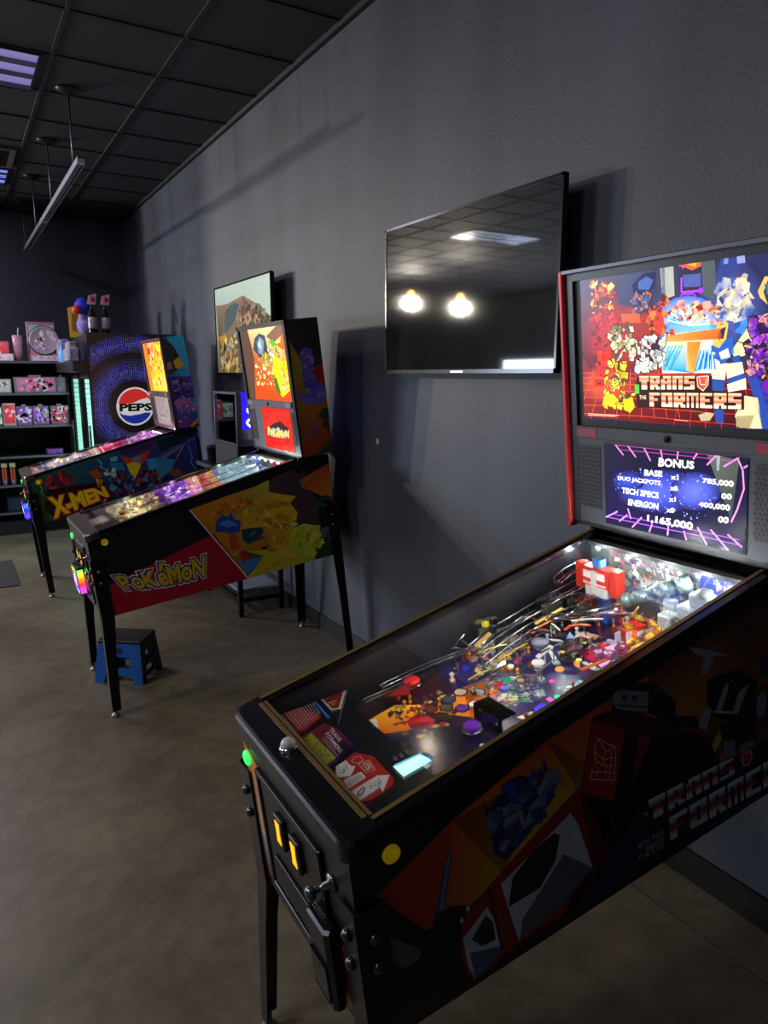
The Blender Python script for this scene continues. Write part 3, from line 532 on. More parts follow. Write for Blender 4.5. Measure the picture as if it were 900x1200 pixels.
('L',6,'ffd0a0',[(0.557,0.943),(0.445,0.943)],0.002),
('L',6,'ffd0a0',[(0.557,0.939),(0.457,0.94)],0.002),
('L',6,'ffb090',[(0.265,0.941),(0.224,0.94)],0.0018),
],
'lcd0': [
('P',0,['181430','201838','202838','38404a','181838','141438','1a1440'],[(0.46,0.865),(0.261,0.87),(0.168,0.869),(0.072,0.87),(0.043,0.87),(0.071,0.636),(0.495,0.648)]),
('G',1,['5060f0','1c1c48'],[(0.174,0.77),(0.183,0.747),(0.21,0.724),(0.252,0.704),(0.305,0.691),(0.36,0.686),(0.409,0.692),(0.442,0.707),(0.454,0.73),(0.441,0.756),(0.407,0.781),(0.358,0.8),(0.304,0.811),(0.252,0.812),(0.21,0.805),(0.183,0.79)]),
('G',1.2,['6878ff','222260'],[(0.129,0.776),(0.134,0.757),(0.149,0.738),(0.172,0.723),(0.2,0.715),(0.228,0.714),(0.253,0.721),(0.27,0.736),(0.275,0.755),(0.269,0.776),(0.253,0.795),(0.228,0.809),(0.2,0.817),(0.173,0.816),(0.15,0.808),(0.135,0.794)]),
('G',1.1,['3848d0','1a1a44'],[(0.357,0.77),(0.361,0.757),(0.373,0.744),(0.391,0.735),(0.413,0.729),(0.434,0.729),(0.453,0.733),(0.466,0.742),(0.47,0.755),(0.465,0.768),(0.452,0.781),(0.433,0.79),(0.411,0.795),(0.39,0.795),(0.372,0.79),(0.361,0.781)]),
('S',2,['4858e0','8090ff','3030a0','6078ff','a0b0ff','2838b0'],[(0.46,0.783),(0.333,0.81),(0.161,0.807),(0.117,0.749),(0.193,0.689),(0.335,0.689),(0.47,0.734)],160,0.005,21),
('L',3,'ff90e8',[(0.454,0.863),(0.426,0.836)],0.004),
('L',3,'ff90e8',[(0.417,0.87),(0.383,0.834)],0.004),
('L',3,'ff90e8',[(0.361,0.87),(0.335,0.829)],0.004),
('L',3,'ff90e8',[(0.305,0.87),(0.298,0.842)],0.004),
('L',3,'ff90e8',[(0.249,0.871),(0.253,0.841)],0.004),
('L',3,'ff90e8',[(0.191,0.868),(0.206,0.847)],0.004),
('L',3,'ff90e8',[(0.137,0.868),(0.168,0.836)],0.004),
('L',3,'ff90e8',[(0.077,0.868),(0.123,0.837)],0.004),
('L',3,'ff90e8',[(0.046,0.857),(0.072,0.84)],0.004),
('L',3,'c050a8',[(0.458,0.862),(0.247,0.863),(0.131,0.863),(0.043,0.868)],0.0025),
('L',3,'b04898',[(0.434,0.85),(0.247,0.853),(0.095,0.853)],0.002),
('L',3,'ff90f8',[(0.495,0.646),(0.451,0.671)],0.004),
('L',3,'ff90f8',[(0.446,0.643),(0.416,0.667)],0.004),
('L',3,'ff90f8',[(0.4,0.634),(0.366,0.669)],0.004),
('L',3,'ff90f8',[(0.342,0.632),(0.332,0.657)],0.004),
('L',3,'ff90f8',[(0.283,0.634),(0.28,0.66)],0.004),
('L',3,'ff90f8',[(0.225,0.632),(0.233,0.656)],0.004),
('L',3,'ff90f8',[(0.166,0.632),(0.193,0.673)],0.004),
('L',3,'ff90f8',[(0.107,0.631),(0.156,0.674)],0.004),
('L',3,'ff90f8',[(0.071,0.646),(0.11,0.671)],0.004),
('L',3,'ff90f8',[(0.404,0.658),(0.414,0.686)],0.004),
('L',3,'a058e8',[(0.495,0.648),(0.335,0.65),(0.192,0.652),(0.071,0.65)],0.0025),
('L',3,'a058e8',[(0.464,0.66),(0.262,0.664),(0.079,0.663)],0.002),
('L',3,'ff98d8',[(0.086,0.858),(0.074,0.834),(0.07,0.79),(0.086,0.737),(0.101,0.703)],0.004),
('P',2,['606860','505850','303840'],[(0.168,0.864),(0.083,0.858),(0.101,0.705)]),
('P',3,'98b0a8',[(0.142,0.863),(0.132,0.867),(0.135,0.826),(0.141,0.825)]),
('T',4,'fffff0',[(0.308,0.841),(0.203,0.842),(0.203,0.822),(0.31,0.817)],'BONUS','heavy'),
('T',4,'fffff0',[(0.355,0.804),(0.298,0.806),(0.298,0.79),(0.356,0.787)],'BASE','heavy'),
('T',4,'fffff0',[(0.272,0.8),(0.249,0.802),(0.249,0.788),(0.272,0.788)],'x1','heavy'),
('T',4,'fffff0',[(0.179,0.803),(0.096,0.806),(0.096,0.788),(0.18,0.788)],'785,000','heavy'),
('T',4,'fffff0',[(0.446,0.775),(0.303,0.779),(0.304,0.763),(0.448,0.76)],'DUO JACKPOTS','heavy'),
('T',4,'fffff0',[(0.274,0.772),(0.251,0.772),(0.251,0.759),(0.275,0.758)],'x0','heavy'),
('T',4,'fffff0',[(0.127,0.772),(0.1,0.774),(0.1,0.759),(0.128,0.757)],'00','heavy'),
('T',4,'fffff0',[(0.433,0.744),(0.309,0.747),(0.31,0.73),(0.435,0.727)],'TECH SPECS','heavy'),
('T',4,'fffff0',[(0.278,0.741),(0.257,0.742),(0.257,0.73),(0.278,0.727)],'x1','heavy'),
('T',4,'fffff0',[(0.189,0.741),(0.104,0.746),(0.104,0.728),(0.19,0.726)],'400,000','heavy'),
('T',4,'fffff0',[(0.41,0.714),(0.311,0.717),(0.312,0.699),(0.413,0.696)],'ENERGON','heavy'),
('T',4,'fffff0',[(0.286,0.711),(0.261,0.713),(0.261,0.699),(0.286,0.697)],'x0','heavy'),
('T',4,'fffff0',[(0.135,0.713),(0.107,0.715),(0.108,0.698),(0.136,0.697)],'00','heavy'),
('T',4,'fffff0',[(0.347,0.68),(0.206,0.684),(0.207,0.659),(0.349,0.658)],'1,165,000','heavy'),
],
'apron0': [
('P',1,'c8c0b8',[(0.204,0.587),(0.226,0.597),(0.317,0.613),(0.316,0.593),(0.218,0.456),(0.197,0.465),(0.198,0.475)]),
('P',2,'8a1c14',[(0.209,0.578),(0.228,0.59),(0.305,0.601),(0.305,0.59),(0.216,0.463),(0.203,0.471)]),
('S',3,['d85830','401410','e8a878','c8c070','602018'],[(0.221,0.568),(0.278,0.566),(0.22,0.477),(0.207,0.478)],16,0.012,31),
('P',1,'a02820',[(0.104,0.549),(0.138,0.561),(0.167,0.453),(0.11,0.425),(0.096,0.429)]),
('L',2,'f0d8d0',[(0.108,0.545),(0.106,0.435)],0.0011),
('L',2,'f0d8d0',[(0.116,0.547),(0.112,0.438)],0.0011),
('L',2,'f0d8d0',[(0.123,0.548),(0.119,0.441)],0.0011),
('L',2,'f0d8d0',[(0.13,0.549),(0.125,0.444)],0.0011),
('L',2,'f0d8d0',[(0.138,0.55),(0.131,0.447)],0.0011),
('L',2,'f0d8d0',[(0.145,0.551),(0.137,0.45)],0.0011),
('L',2,'f0d8d0',[(0.152,0.552),(0.144,0.453)],0.0011),
('L',2,'f0d8d0',[(0.16,0.553),(0.15,0.456)],0.0011),
('L',2,'f0d8d0',[(0.167,0.555),(0.157,0.459)],0.0011),
('L',2,'f0d8d0',[(0.175,0.556),(0.163,0.462)],0.0011),
('L',2,'f0d8d0',[(0.182,0.557),(0.17,0.466)],0.0011),
('L',2,'3a7ac8',[(0.186,0.552),(0.179,0.439)],0.006),
('L',2,'e8e8e0',[(0.097,0.537),(0.094,0.432)],0.0014),
('L',2,'e8e8e0',[(0.152,0.561),(0.177,0.561)],0.0014),
('P',1,['801c28','6a1830','28184c','301c50'],[(0.094,0.406),(0.162,0.426),(0.175,0.377),(0.17,0.29),(0.141,0.271),(0.09,0.27)]),
('P',2,'a8a828',[(0.096,0.398),(0.12,0.407),(0.121,0.286),(0.094,0.277)]),
('S',3,['6a6a18','808020','4a5010','c8c848'],[(0.097,0.395),(0.117,0.403),(0.119,0.287),(0.097,0.281)],60,0.005,33),
('T',3,'e8c8d0',[(0.166,0.397),(0.162,0.338),(0.151,0.334),(0.155,0.392)],'TRANS','sans'),
('T',3,'e8c8d0',[(0.152,0.387),(0.143,0.299),(0.133,0.295),(0.141,0.382)],'FORMERS','sans'),
('L',3,'d0a0b0',[(0.129,0.371),(0.126,0.289)],0.0015),
('L',3,'d0a0b0',[(0.135,0.374),(0.132,0.311)],0.0012),
('P',1,'c02420',[(0.088,0.241),(0.143,0.276),(0.162,0.277),(0.184,0.242),(0.179,0.152),(0.165,0.134),(0.109,0.121),(0.089,0.136)]),
('P',2,'e8e4dc',[(0.106,0.259),(0.133,0.266),(0.132,0.242),(0.138,0.234),(0.115,0.212),(0.091,0.226)]),
('P',2,'e8e4dc',[(0.089,0.168),(0.158,0.18),(0.178,0.166),(0.14,0.128),(0.143,0.144),(0.095,0.134),(0.086,0.138)]),
('P',2,'f0ece0',[(0.097,0.208),(0.138,0.211),(0.138,0.189),(0.095,0.179)]),
('P',3,'b8b4ac',[(0.1,0.205),(0.134,0.206),(0.133,0.19),(0.098,0.182)]),
('L',2,'f0c0b0',[(0.147,0.238),(0.17,0.235),(0.164,0.199),(0.144,0.201),(0.147,0.238)],0.0018),
('L',2,'f0c0b0',[(0.14,0.254),(0.152,0.264),(0.163,0.258),(0.16,0.243),(0.146,0.239),(0.14,0.254)],0.0015),
('S',3,['404040','606060'],[(0.11,0.252),(0.129,0.251),(0.117,0.22),(0.102,0.231)],14,0.004,35),
('S',3,['404040','505050'],[(0.132,0.17),(0.164,0.166),(0.143,0.144),(0.124,0.151)],20,0.004,36),
('T',3,'f8e8e0',[(0.153,0.234),(0.166,0.233),(0.162,0.206),(0.148,0.205)],'SCAN','sans'),
('L',3,'a02020',[(0.104,0.157),(0.118,0.165),(0.12,0.16),(0.103,0.146),(0.097,0.147),(0.104,0.157)],0.003),
('L',1,'707880',[(0.317,0.591),(0.181,0.398)],0.002),
('P',1,['1c1c50','18183c','10101c'],[(0.161,0.384),(0.166,0.284),(0.114,0.255)]),
('P',1,['3a7aa0','2a6080','3a8ab0','50a0c0'],[(0.203,0.19),(0.276,0.188),(0.281,0.162),(0.266,0.148)]),
('P',2,'58606c',[(0.213,0.214),(0.221,0.214),(0.218,0.199),(0.209,0.198)]),
('P',2,'58606c',[(0.227,0.214),(0.235,0.214),(0.234,0.2),(0.226,0.198)]),
('P',2,'58606c',[(0.242,0.216),(0.251,0.216),(0.25,0.203),(0.242,0.201)]),
],
'lcdcard0': [
('P',0,['c8f4f0','d8ffff','c0ffff','b0f8f0','c0fff8'],[(0.196,0.183),(0.26,0.186),(0.267,0.162),(0.267,0.15),(0.195,0.141)]),
('P',1,'60b8c0',[(0.201,0.186),(0.266,0.187),(0.265,0.182),(0.2,0.18)]),
],
'lane0': [
('P',0,['18c0a0','c0ffd0','80e8b0'],[(0.24,0.163),(0.258,0.172),(0.279,0.164)]),
('P',0,['a0d020','e8ff60','70a010','d0ff40'],[(0.135,0.152),(0.154,0.166),(0.207,0.167),(0.202,0.155)]),
],
'pf0': [
('P',1,['5a1010','7a1c10','501010','300c10'],[(0.31,0.59),(0.365,0.622),(0.545,0.585),(0.394,0.459)]),
('P',1,['803018','a84818','381010'],[(0.358,0.61),(0.408,0.578),(0.325,0.511)]),
('P',1,['d87018','f0a020','e8c030','e09020','c85818'],[(0.236,0.402),(0.27,0.445),(0.364,0.457),(0.421,0.401),(0.368,0.312)]),
('P',1,['e0801c','e88828','d87020','c06018','d88020'],[(0.403,0.374),(0.528,0.406),(0.585,0.399),(0.583,0.319),(0.467,0.285)]),
('P',1,['c05818','e07820','d86818','a84010'],[(0.528,0.406),(0.594,0.39),(0.532,0.293),(0.461,0.277)]),
('P',1,['203048','2c4870','283858','1c2438'],[(0.234,0.391),(0.38,0.32),(0.335,0.254),(0.288,0.322)]),
('P',1,['20205a','2c2c78','281e60','302068','241a50'],[(0.532,0.524),(0.619,0.528),(0.71,0.493),(0.614,0.386),(0.504,0.414)]),
('P',1,['281c58','3a2a80','30308a','282860','3a1c60'],[(0.61,0.391),(0.71,0.432),(0.799,0.397),(0.65,0.237),(0.545,0.238)]),
('P',1,['18142c','201838','2a1a48','181428'],[(0.368,0.312),(0.483,0.269),(0.62,0.222),(0.357,0.175)]),
('S',2,['4a4038','8a7850','302c28','c0a060','a02820','20242c'],[(0.333,0.442),(0.482,0.436),(0.448,0.317),(0.35,0.276),(0.303,0.346)],70,0.02,41),
('P',3,'a81820',[(0.342,0.377),(0.383,0.387),(0.398,0.336),(0.377,0.316),(0.341,0.343)]),
('P',3,'502060',[(0.341,0.364),(0.384,0.336),(0.37,0.316),(0.338,0.339)]),
('P',3,'201410',[(0.458,0.399),(0.477,0.405),(0.492,0.384),(0.48,0.365),(0.463,0.364),(0.451,0.381)]),
('P',4,'384058',[(0.461,0.396),(0.475,0.399),(0.487,0.383),(0.479,0.37),(0.465,0.369),(0.456,0.382)]),
('P',3,'201410',[(0.434,0.374),(0.452,0.38),(0.467,0.36),(0.455,0.342),(0.439,0.34),(0.427,0.357)]),
('P',4,'504838',[(0.437,0.371),(0.45,0.375),(0.462,0.359),(0.454,0.346),(0.441,0.345),(0.432,0.358)]),
('P',3,'201410',[(0.46,0.345),(0.478,0.35),(0.493,0.33),(0.481,0.312),(0.464,0.311),(0.453,0.328)]),
('P',4,'5a2890',[(0.463,0.342),(0.476,0.345),(0.488,0.329),(0.479,0.317),(0.466,0.316),(0.458,0.329)]),
('P',3,'201410',[(0.404,0.351),(0.422,0.357),(0.436,0.337),(0.425,0.319),(0.409,0.318),(0.398,0.334)]),
('P',4,'382018',[(0.407,0.348),(0.419,0.352),(0.431,0.336),(0.424,0.323),(0.411,0.323),(0.402,0.336)]),
('P',3,'201410',[(0.403,0.395),(0.421,0.401),(0.436,0.381),(0.425,0.362),(0.408,0.361),(0.397,0.378)]),
('P',4,'6a2a18',[(0.406,0.392),(0.419,0.396),(0.431,0.38),(0.423,0.366),(0.41,0.366),(0.401,0.379)]),
('P',3,'201410',[(0.498,0.406),(0.518,0.413),(0.533,0.391),(0.52,0.372),(0.502,0.371),(0.491,0.388)]),
('P',4,'b8b0a0',[(0.502,0.403),(0.516,0.407),(0.528,0.39),(0.519,0.377),(0.505,0.376),(0.496,0.389)]),
('P',3,'201410',[(0.53,0.375),(0.55,0.381),(0.564,0.36),(0.551,0.341),(0.534,0.34),(0.523,0.357)]),
('P',4,'a8b0a0',[(0.533,0.372),(0.547,0.375),(0.559,0.359),(0.55,0.346),(0.536,0.345),(0.528,0.358)]),
('P',3,'201410',[(0.492,0.338),(0.511,0.343),(0.526,0.323),(0.513,0.306),(0.496,0.305),(0.486,0.321)]),
('P',4,'f0f0d0',[(0.495,0.335),(0.509,0.338),(0.521,0.322),(0.512,0.31),(0.499,0.309),(0.49,0.322)]),
('P',3,'201410',[(0.417,0.301),(0.435,0.306),(0.449,0.287),(0.438,0.27),(0.422,0.269),(0.411,0.285)]),
('P',4,'301830',[(0.42,0.298),(0.433,0.301),(0.444,0.286),(0.437,0.274),(0.424,0.274),(0.416,0.286)]),
('L',4,'909890',[(0.538,0.393),(0.54,0.323)],0.008),
('P',3,'100c14',[(0.667,0.531),(0.662,0.526),(0.656,0.523),(0.65,0.524),(0.647,0.528),(0.646,0.534),(0.647,0.541),(0.651,0.548),(0.657,0.554),(0.663,0.556),(0.668,0.556),(0.672,0.552),(0.673,0.546),(0.671,0.538)]),
('P',4,'20c060',[(0.665,0.534),(0.661,0.53),(0.657,0.528),(0.653,0.529),(0.651,0.531),(0.65,0.536),(0.651,0.541),(0.654,0.546),(0.658,0.55),(0.662,0.551),(0.666,0.551),(0.668,0.548),(0.669,0.544),(0.668,0.539)]),
('P',3,'100c14',[(0.706,0.488),(0.7,0.483),(0.694,0.481),(0.689,0.481),(0.686,0.485),(0.685,0.491),(0.686,0.498),(0.69,0.505),(0.696,0.51),(0.702,0.513),(0.707,0.512),(0.711,0.508),(0.712,0.502),(0.71,0.495)]),
('P',4,'c8ffe8',[(0.704,0.491),(0.7,0.487),(0.695,0.485),(0.692,0.486),(0.689,0.488),(0.689,0.492),(0.69,0.497),(0.693,0.502),(0.697,0.506),(0.701,0.508),(0.705,0.507),(0.707,0.505),(0.708,0.5),(0.707,0.495)]),
('P',3,'100c14',[(0.602,0.466),(0.595,0.46),(0.588,0.457),(0.582,0.458),(0.577,0.463),(0.576,0.47),(0.577,0.479),(0.582,0.487),(0.588,0.494),(0.596,0.497),(0.602,0.496),(0.607,0.491),(0.608,0.484),(0.606,0.475)]),
('P',4,'2838d0',[(0.599,0.469),(0.594,0.464),(0.589,0.462),(0.584,0.462),(0.58,0.466),(0.579,0.471),(0.581,0.478),(0.584,0.485),(0.589,0.49),(0.595,0.492),(0.6,0.492),(0.603,0.488),(0.604,0.482),(0.603,0.475)]),
('P',3,'100c14',[(0.687,0.39),(0.68,0.383),(0.672,0.381),(0.665,0.382),(0.661,0.386),(0.66,0.393),(0.662,0.402),(0.667,0.41),(0.674,0.417),(0.682,0.42),(0.689,0.419),(0.693,0.414),(0.694,0.407),(0.692,0.398)]),
('P',4,'e8902c',[(0.685,0.392),(0.679,0.387),(0.673,0.385),(0.668,0.385),(0.664,0.389),(0.663,0.395),(0.665,0.402),(0.669,0.408),(0.675,0.413),(0.681,0.415),(0.686,0.415),(0.69,0.411),(0.691,0.405),(0.689,0.398)]),
('P',3,'100c14',[(0.539,0.441),(0.534,0.437),(0.529,0.434),(0.524,0.435),(0.52,0.438),(0.519,0.444),(0.52,0.451),(0.523,0.458),(0.528,0.463),(0.534,0.465),(0.539,0.465),(0.543,0.461),(0.544,0.455),(0.543,0.448)]),
('P',4,'c05838',[(0.537,0.444),(0.534,0.44),(0.53,0.438),(0.526,0.439),(0.523,0.442),(0.522,0.446),(0.523,0.451),(0.526,0.455),(0.529,0.459),(0.533,0.461),(0.537,0.46),(0.54,0.458),(0.541,0.453),(0.54,0.448)]),
('P',3,'100c14',[(0.67,0.433),(0.663,0.427),(0.656,0.424),(0.65,0.425),(0.646,0.429),(0.645,0.436),(0.646,0.445),(0.651,0.453),(0.658,0.459),(0.665,0.461),(0.671,0.461),(0.675,0.456),(0.677,0.449),(0.675,0.441)]),
('P',4,'c8e8d0',[(0.668,0.435),(0.663,0.431),(0.657,0.429),(0.653,0.429),(0.649,0.433),(0.648,0.438),(0.65,0.444),(0.653,0.45),(0.658,0.455),(0.664,0.457),(0.669,0.456),(0.672,0.453),(0.673,0.448),(0.671,0.441)]),
('S',2,['c09030','a83020','e8e0a0','202020','585890','b0a080','702080'],[(0.606,0.466),(0.683,0.461),(0.661,0.356),(0.57,0.38)],60,0.02,43),
('S',2,['606878','a0a8a0','308868','c8ccb8','403868','c83848','282c40','889098'],[(0.594,0.39),(0.703,0.33),(0.639,0.233),(0.52,0.261)],120,0.022,44),
('P',3,'e8e0b8',[(0.684,0.456),(0.71,0.472),(0.76,0.476),(0.765,0.466),(0.717,0.445)]),
('P',3,'b8b8a0',[(0.617,0.492),(0.644,0.506),(0.661,0.504),(0.634,0.484)]),
('P',4,'e83888',[(0.695,0.41),(0.715,0.423),(0.735,0.417),(0.717,0.403),(0.698,0.398)]),
('P',3,'c8303c',[(0.591,0.367),(0.614,0.356),(0.609,0.341),(0.581,0.345)]),
('P',3,'18a068',[(0.624,0.373),(0.644,0.359),(0.634,0.341),(0.617,0.346)]),
('P',2,['b89850','e0c890','a07840'],[(0.727,0.514),(0.813,0.553),(0.802,0.498)]),
('P',1,['281c58','382478','302068','241850','1c1440'],[(0.652,0.384),(0.737,0.439),(0.813,0.405),(0.769,0.239),(0.683,0.202)]),
('P',1,['382068','502878','301848','281440'],[(0.802,0.4),(0.873,0.34),(0.847,0.238),(0.762,0.232)]),
('P',1,['6a1c30','8a2038','702058','481838'],[(0.865,0.333),(1.006,0.307),(0.949,0.244),(0.795,0.264)]),
('S',2,['40485c','6a7080','30385a','8a9098','2c6070','b0b8b8','204848'],[(0.638,0.398),(0.754,0.363),(0.651,0.245),(0.585,0.264),(0.592,0.341)],100,0.02,45),
('S',3,['c8d0c0','9aa890','405048'],[(0.57,0.314),(0.607,0.289),(0.569,0.246),(0.538,0.276)],16,0.018,46),
('P',4,'e8f0f0',[(0.807,0.403),(0.806,0.384),(0.788,0.344),(0.775,0.347)]),
('P',4,'c8f0c8',[(0.769,0.347),(0.785,0.337),(0.774,0.316),(0.759,0.326)]),
('P',4,'80c890',[(0.815,0.375),(0.823,0.355),(0.811,0.343),(0.804,0.353)]),
('P',4,'f0a838',[(0.763,0.293),(0.758,0.289),(0.752,0.288),(0.746,0.289),(0.743,0.293),(0.741,0.299),(0.743,0.305),(0.746,0.31),(0.752,0.314),(0.758,0.316),(0.763,0.314),(0.767,0.31),(0.768,0.305),(0.767,0.299)]),
('P',4,'38a0b0',[(0.734,0.28),(0.748,0.272),(0.733,0.256),(0.726,0.259)]),
('P',4,'e8a040',[(0.857,0.38),(0.89,0.385),(0.881,0.355),(0.865,0.356),(0.846,0.324),(0.791,0.268),(0.792,0.287),(0.837,0.349)]),
('P',5,'f0e8f0',[(0.853,0.362),(0.865,0.356),(0.841,0.326),(0.829,0.334)]),
('P',5,'a0c8f0',[(0.879,0.405),(0.917,0.43),(0.895,0.387)]),
('P',4,'d81848',[(0.849,0.321),(0.872,0.333),(0.88,0.321),(0.86,0.266),(0.84,0.27),(0.834,0.293)]),
('P',4,'f0b0e8',[(0.881,0.309),(0.903,0.3),(0.888,0.286),(0.874,0.292)]),
('P',4,'f8c8f0',[(0.909,0.302),(0.954,0.292),(0.917,0.278),(0.904,0.285)]),
('P',4,'f8b8f8',[(0.836,0.252),(0.868,0.246),(0.888,0.236),(0.83,0.235)]),
('P',4,'c8e8d0',[(0.816,0.27),(0.833,0.269),(0.822,0.23),(0.81,0.233)]),
('P',4,'f0c080',[(0.926,0.378),(0.945,0.383),(0.953,0.357),(0.927,0.345)]),
('P',4,'f0e0f8',[(0.953,0.313),(0.95,0.311),(0.947,0.31),(0.944,0.311),(0.942,0.313),(0.941,0.316),(0.942,0.32),(0.944,0.323),(0.948,0.325),(0.951,0.326),(0.954,0.325),(0.956,0.322),(0.957,0.319),(0.956,0.316)]),
('P',4,'f050e0',[(0.636,0.223),(0.648,0.225),(0.65,0.209),(0.634,0.203)]),
('P',4,'4030e8',[(0.591,0.214),(0.616,0.217),(0.623,0.205),(0.596,0.192),(0.582,0.201)]),
('P',4,'d8d0a0',[(0.536,0.213),(0.58,0.208),(0.575,0.197),(0.546,0.193)]),
('P',3,'c02838',[(0.587,0.358),(0.612,0.348),(0.608,0.335),(0.584,0.339)]),
('P',3,'28a868',[(0.622,0.368),(0.638,0.365),(0.626,0.338),(0.619,0.349)]),
('P',3,'d8c838',[(0.575,0.286),(0.591,0.287),(0.592,0.269),(0.574,0.264)]),
('P',3,'282018',[(0.661,0.32),(0.655,0.315),(0.649,0.314),(0.643,0.315),(0.639,0.32),(0.637,0.326),(0.638,0.333),(0.641,0.339),(0.647,0.344),(0.653,0.345),(0.66,0.344),(0.664,0.339),(0.666,0.333),(0.665,0.326)]),
('P',4,'a89860',[(0.658,0.323),(0.654,0.32),(0.65,0.319),(0.646,0.321),(0.643,0.324),(0.642,0.328),(0.642,0.332),(0.645,0.336),(0.648,0.339),(0.652,0.339),(0.656,0.338),(0.659,0.335),(0.66,0.331),(0.66,0.327)]),
('P',3,'803830',[(0.738,0.35),(0.731,0.345),(0.722,0.343),(0.714,0.345),(0.709,0.351),(0.706,0.359),(0.708,0.368),(0.713,0.377),(0.72,0.382),(0.729,0.384),(0.737,0.382),(0.742,0.376),(0.745,0.368),(0.743,0.359)]),
('P',4,'e8b878',[(0.732,0.36),(0.729,0.357),(0.725,0.357),(0.722,0.357),(0.72,0.36),(0.719,0.363),(0.72,0.367),(0.722,0.37),(0.725,0.372),(0.728,0.373),(0.731,0.373),(0.734,0.37),(0.734,0.367),(0.734,0.363)]),
('S',3,['d8d8e8','503868','b02050','f0e0e8','282038'],[(0.866,0.347),(0.992,0.307),(0.95,0.258),(0.814,0.245),(0.802,0.271)],40,0.018,47),
('S',3,['80d8d0','3a8890','a8e8e0'],[(0.688,0.245),(0.706,0.226),(0.756,0.226),(0.731,0.214),(0.695,0.214)],16,0.014,48),
('P',2,['c02010','e04818','f08020','e86018','a01810'],[(1.142,0.475),(1.185,0.397),(1.148,0.268),(1.003,0.244),(0.997,0.317)]),
('P',4,'ffd020',[(1.122,0.4),(1.13,0.37),(1.095,0.328),(1.086,0.35)]),
('P',4,'ffe040',[(1.134,0.347),(1.14,0.314),(1.096,0.278),(1.089,0.298)]),
('P',4,'ffb818',[(1.053,0.363),(1.073,0.353),(1.047,0.321),(1.023,0.323)]),
('P',4,'ff6020',[(1.016,0.315),(1.043,0.313),(1.031,0.28),(1.002,0.256),(0.992,0.278)]),
('P',4,'ffe060',[(1.038,0.284),(1.06,0.275),(1.041,0.246),(1.009,0.241)]),
('P',4,'ffe860',[(1.085,0.278),(1.122,0.273),(1.118,0.254),(1.073,0.252)]),
('P',3,'302010',[(1.08,0.332),(1.101,0.322),(1.066,0.288),(1.06,0.306)]),
],
'back0': [
('P',0,['586058','687068','788078','606868','606868','585850'],[(0.465,0.606),(0.202,0.608),(0.005,0.614),(0.011,0.606),(0.171,0.465),(0.471,0.434)]),
('S',1,['884038','507058','c0c8b8','403c38','788878','a8584a','d0d4c8','303430'],[(0.455,0.6),(0.202,0.601),(0.171,0.559),(0.234,0.521),(0.355,0.473),(0.44,0.467)],110,0.02,51),
('P',2,['283c88','3048a0','2c4090','203070'],[(0.164,0.596),(0.03,0.601),(0.126,0.511),(0.171,0.502)]),
('S',3,['98a8c8','c0d0e0'],[(0.149,0.557),(0.077,0.586),(0.083,0.54),(0.134,0.519)],24,0.012,52),
],
'side1': [
('P',0,'a81428',[(-0.038,0.136),(0.031,0.153),(0.3,0.216),(0.618,0.291),(0.769,-0.011),(0.01,0.001),(-0.061,0.018)]),
('P',0,['d0781c','d88a20','c8a830','c8c850','b08830','b0601c','c07818'],[(0.511,0.445),(0.73,0.476),(0.874,0.491),(0.962,0.512),(0.937,0.272),(0.77,-0.01),(0.643,0.226)]),
('P',0,['5a3c38','4a3030','583828','4a3430','403838'],[(0.962,0.512),(1.182,0.553),(1.237,0.202),(1.261,-0.018),(0.896,0.004)]),
('P',1,'c8b020',[(0.702,0.158),(0.916,0.133),(1.085,0.065),(1.275,0.08),(1.236,0.001),(0.969,-0.022),(0.77,-0.012),(0.708,0.127)]),
('P',1,'18304a',[(0.699,0.141),(0.756,0.162),(0.868,0.103),(0.803,0.042),(0.762,0.017)]),
('P',2,'3a80c0',[(0.718,0.113),(0.812,0.1),(0.861,0.101),(0.797,0.043),(0.758,0.03)]),
('L',3,'f0f0f0',[(0.511,0.445),(0.77,-0.015)],0.005),
('P',1,['d87820','c85c18','e0902c','c04c18'],[(1.151,0.476),(1.345,0.541),(1.328,0.318),(1.163,0.426)]),
('L',2,'d8c8c0',[(1.142,0.476),(1.163,0.42)],0.003),
('P',1,'503838',[(0.972,0.5),(1.073,0.504),(1.144,0.472),(1.162,0.414),(1.233,0.363),(1.218,0.256),(1.088,0.261),(1.08,0.384),(0.989,0.45)]),
('P',2,'2848a0',[(0.633,0.343),(0.67,0.392),(0.7,0.362),(0.727,0.385),(0.733,0.349),(0.77,0.323),(0.755,0.268),(0.708,0.268),(0.665,0.29),(0.625,0.294)]),
('P',3,'5080d0',[(0.644,0.341),(0.709,0.349),(0.755,0.303),(0.691,0.307)]),
('P',2,'b84c18',[(0.697,0.276),(0.741,0.254),(0.74,0.178),(0.693,0.178)]),
('P',2,'283c48',[(0.768,0.277),(0.887,0.266),(0.883,0.202),(0.79,0.189),(0.765,0.219)]),
('P',3,'406878',[(0.796,0.229),(0.831,0.256),(0.855,0.256),(0.832,0.226)]),
('P',3,'c87020',[(0.848,0.174),(0.889,0.2),(0.923,0.216),(0.92,0.156),(0.869,0.151)]),
('P',2,'e0a820',[(0.785,0.383),(0.903,0.328),(0.922,0.252),(0.839,0.272),(0.781,0.285)]),
('P',2,'ecb428',[(0.903,0.369),(0.981,0.393),(1.064,0.363),(1.105,0.294),(1.07,0.229),(0.98,0.226),(0.92,0.276)]),
('P',2,['e8b024','f0c838','c88818'],[(0.838,0.412),(0.952,0.446),(1.107,0.39),(1.049,0.348),(0.938,0.355)]),
('P',2,['e0a420','e8b830','c88c18'],[(0.914,0.278),(1.072,0.241),(1.048,0.124),(1.08,0.029),(0.982,0.067),(0.916,0.133),(0.899,0.222)]),
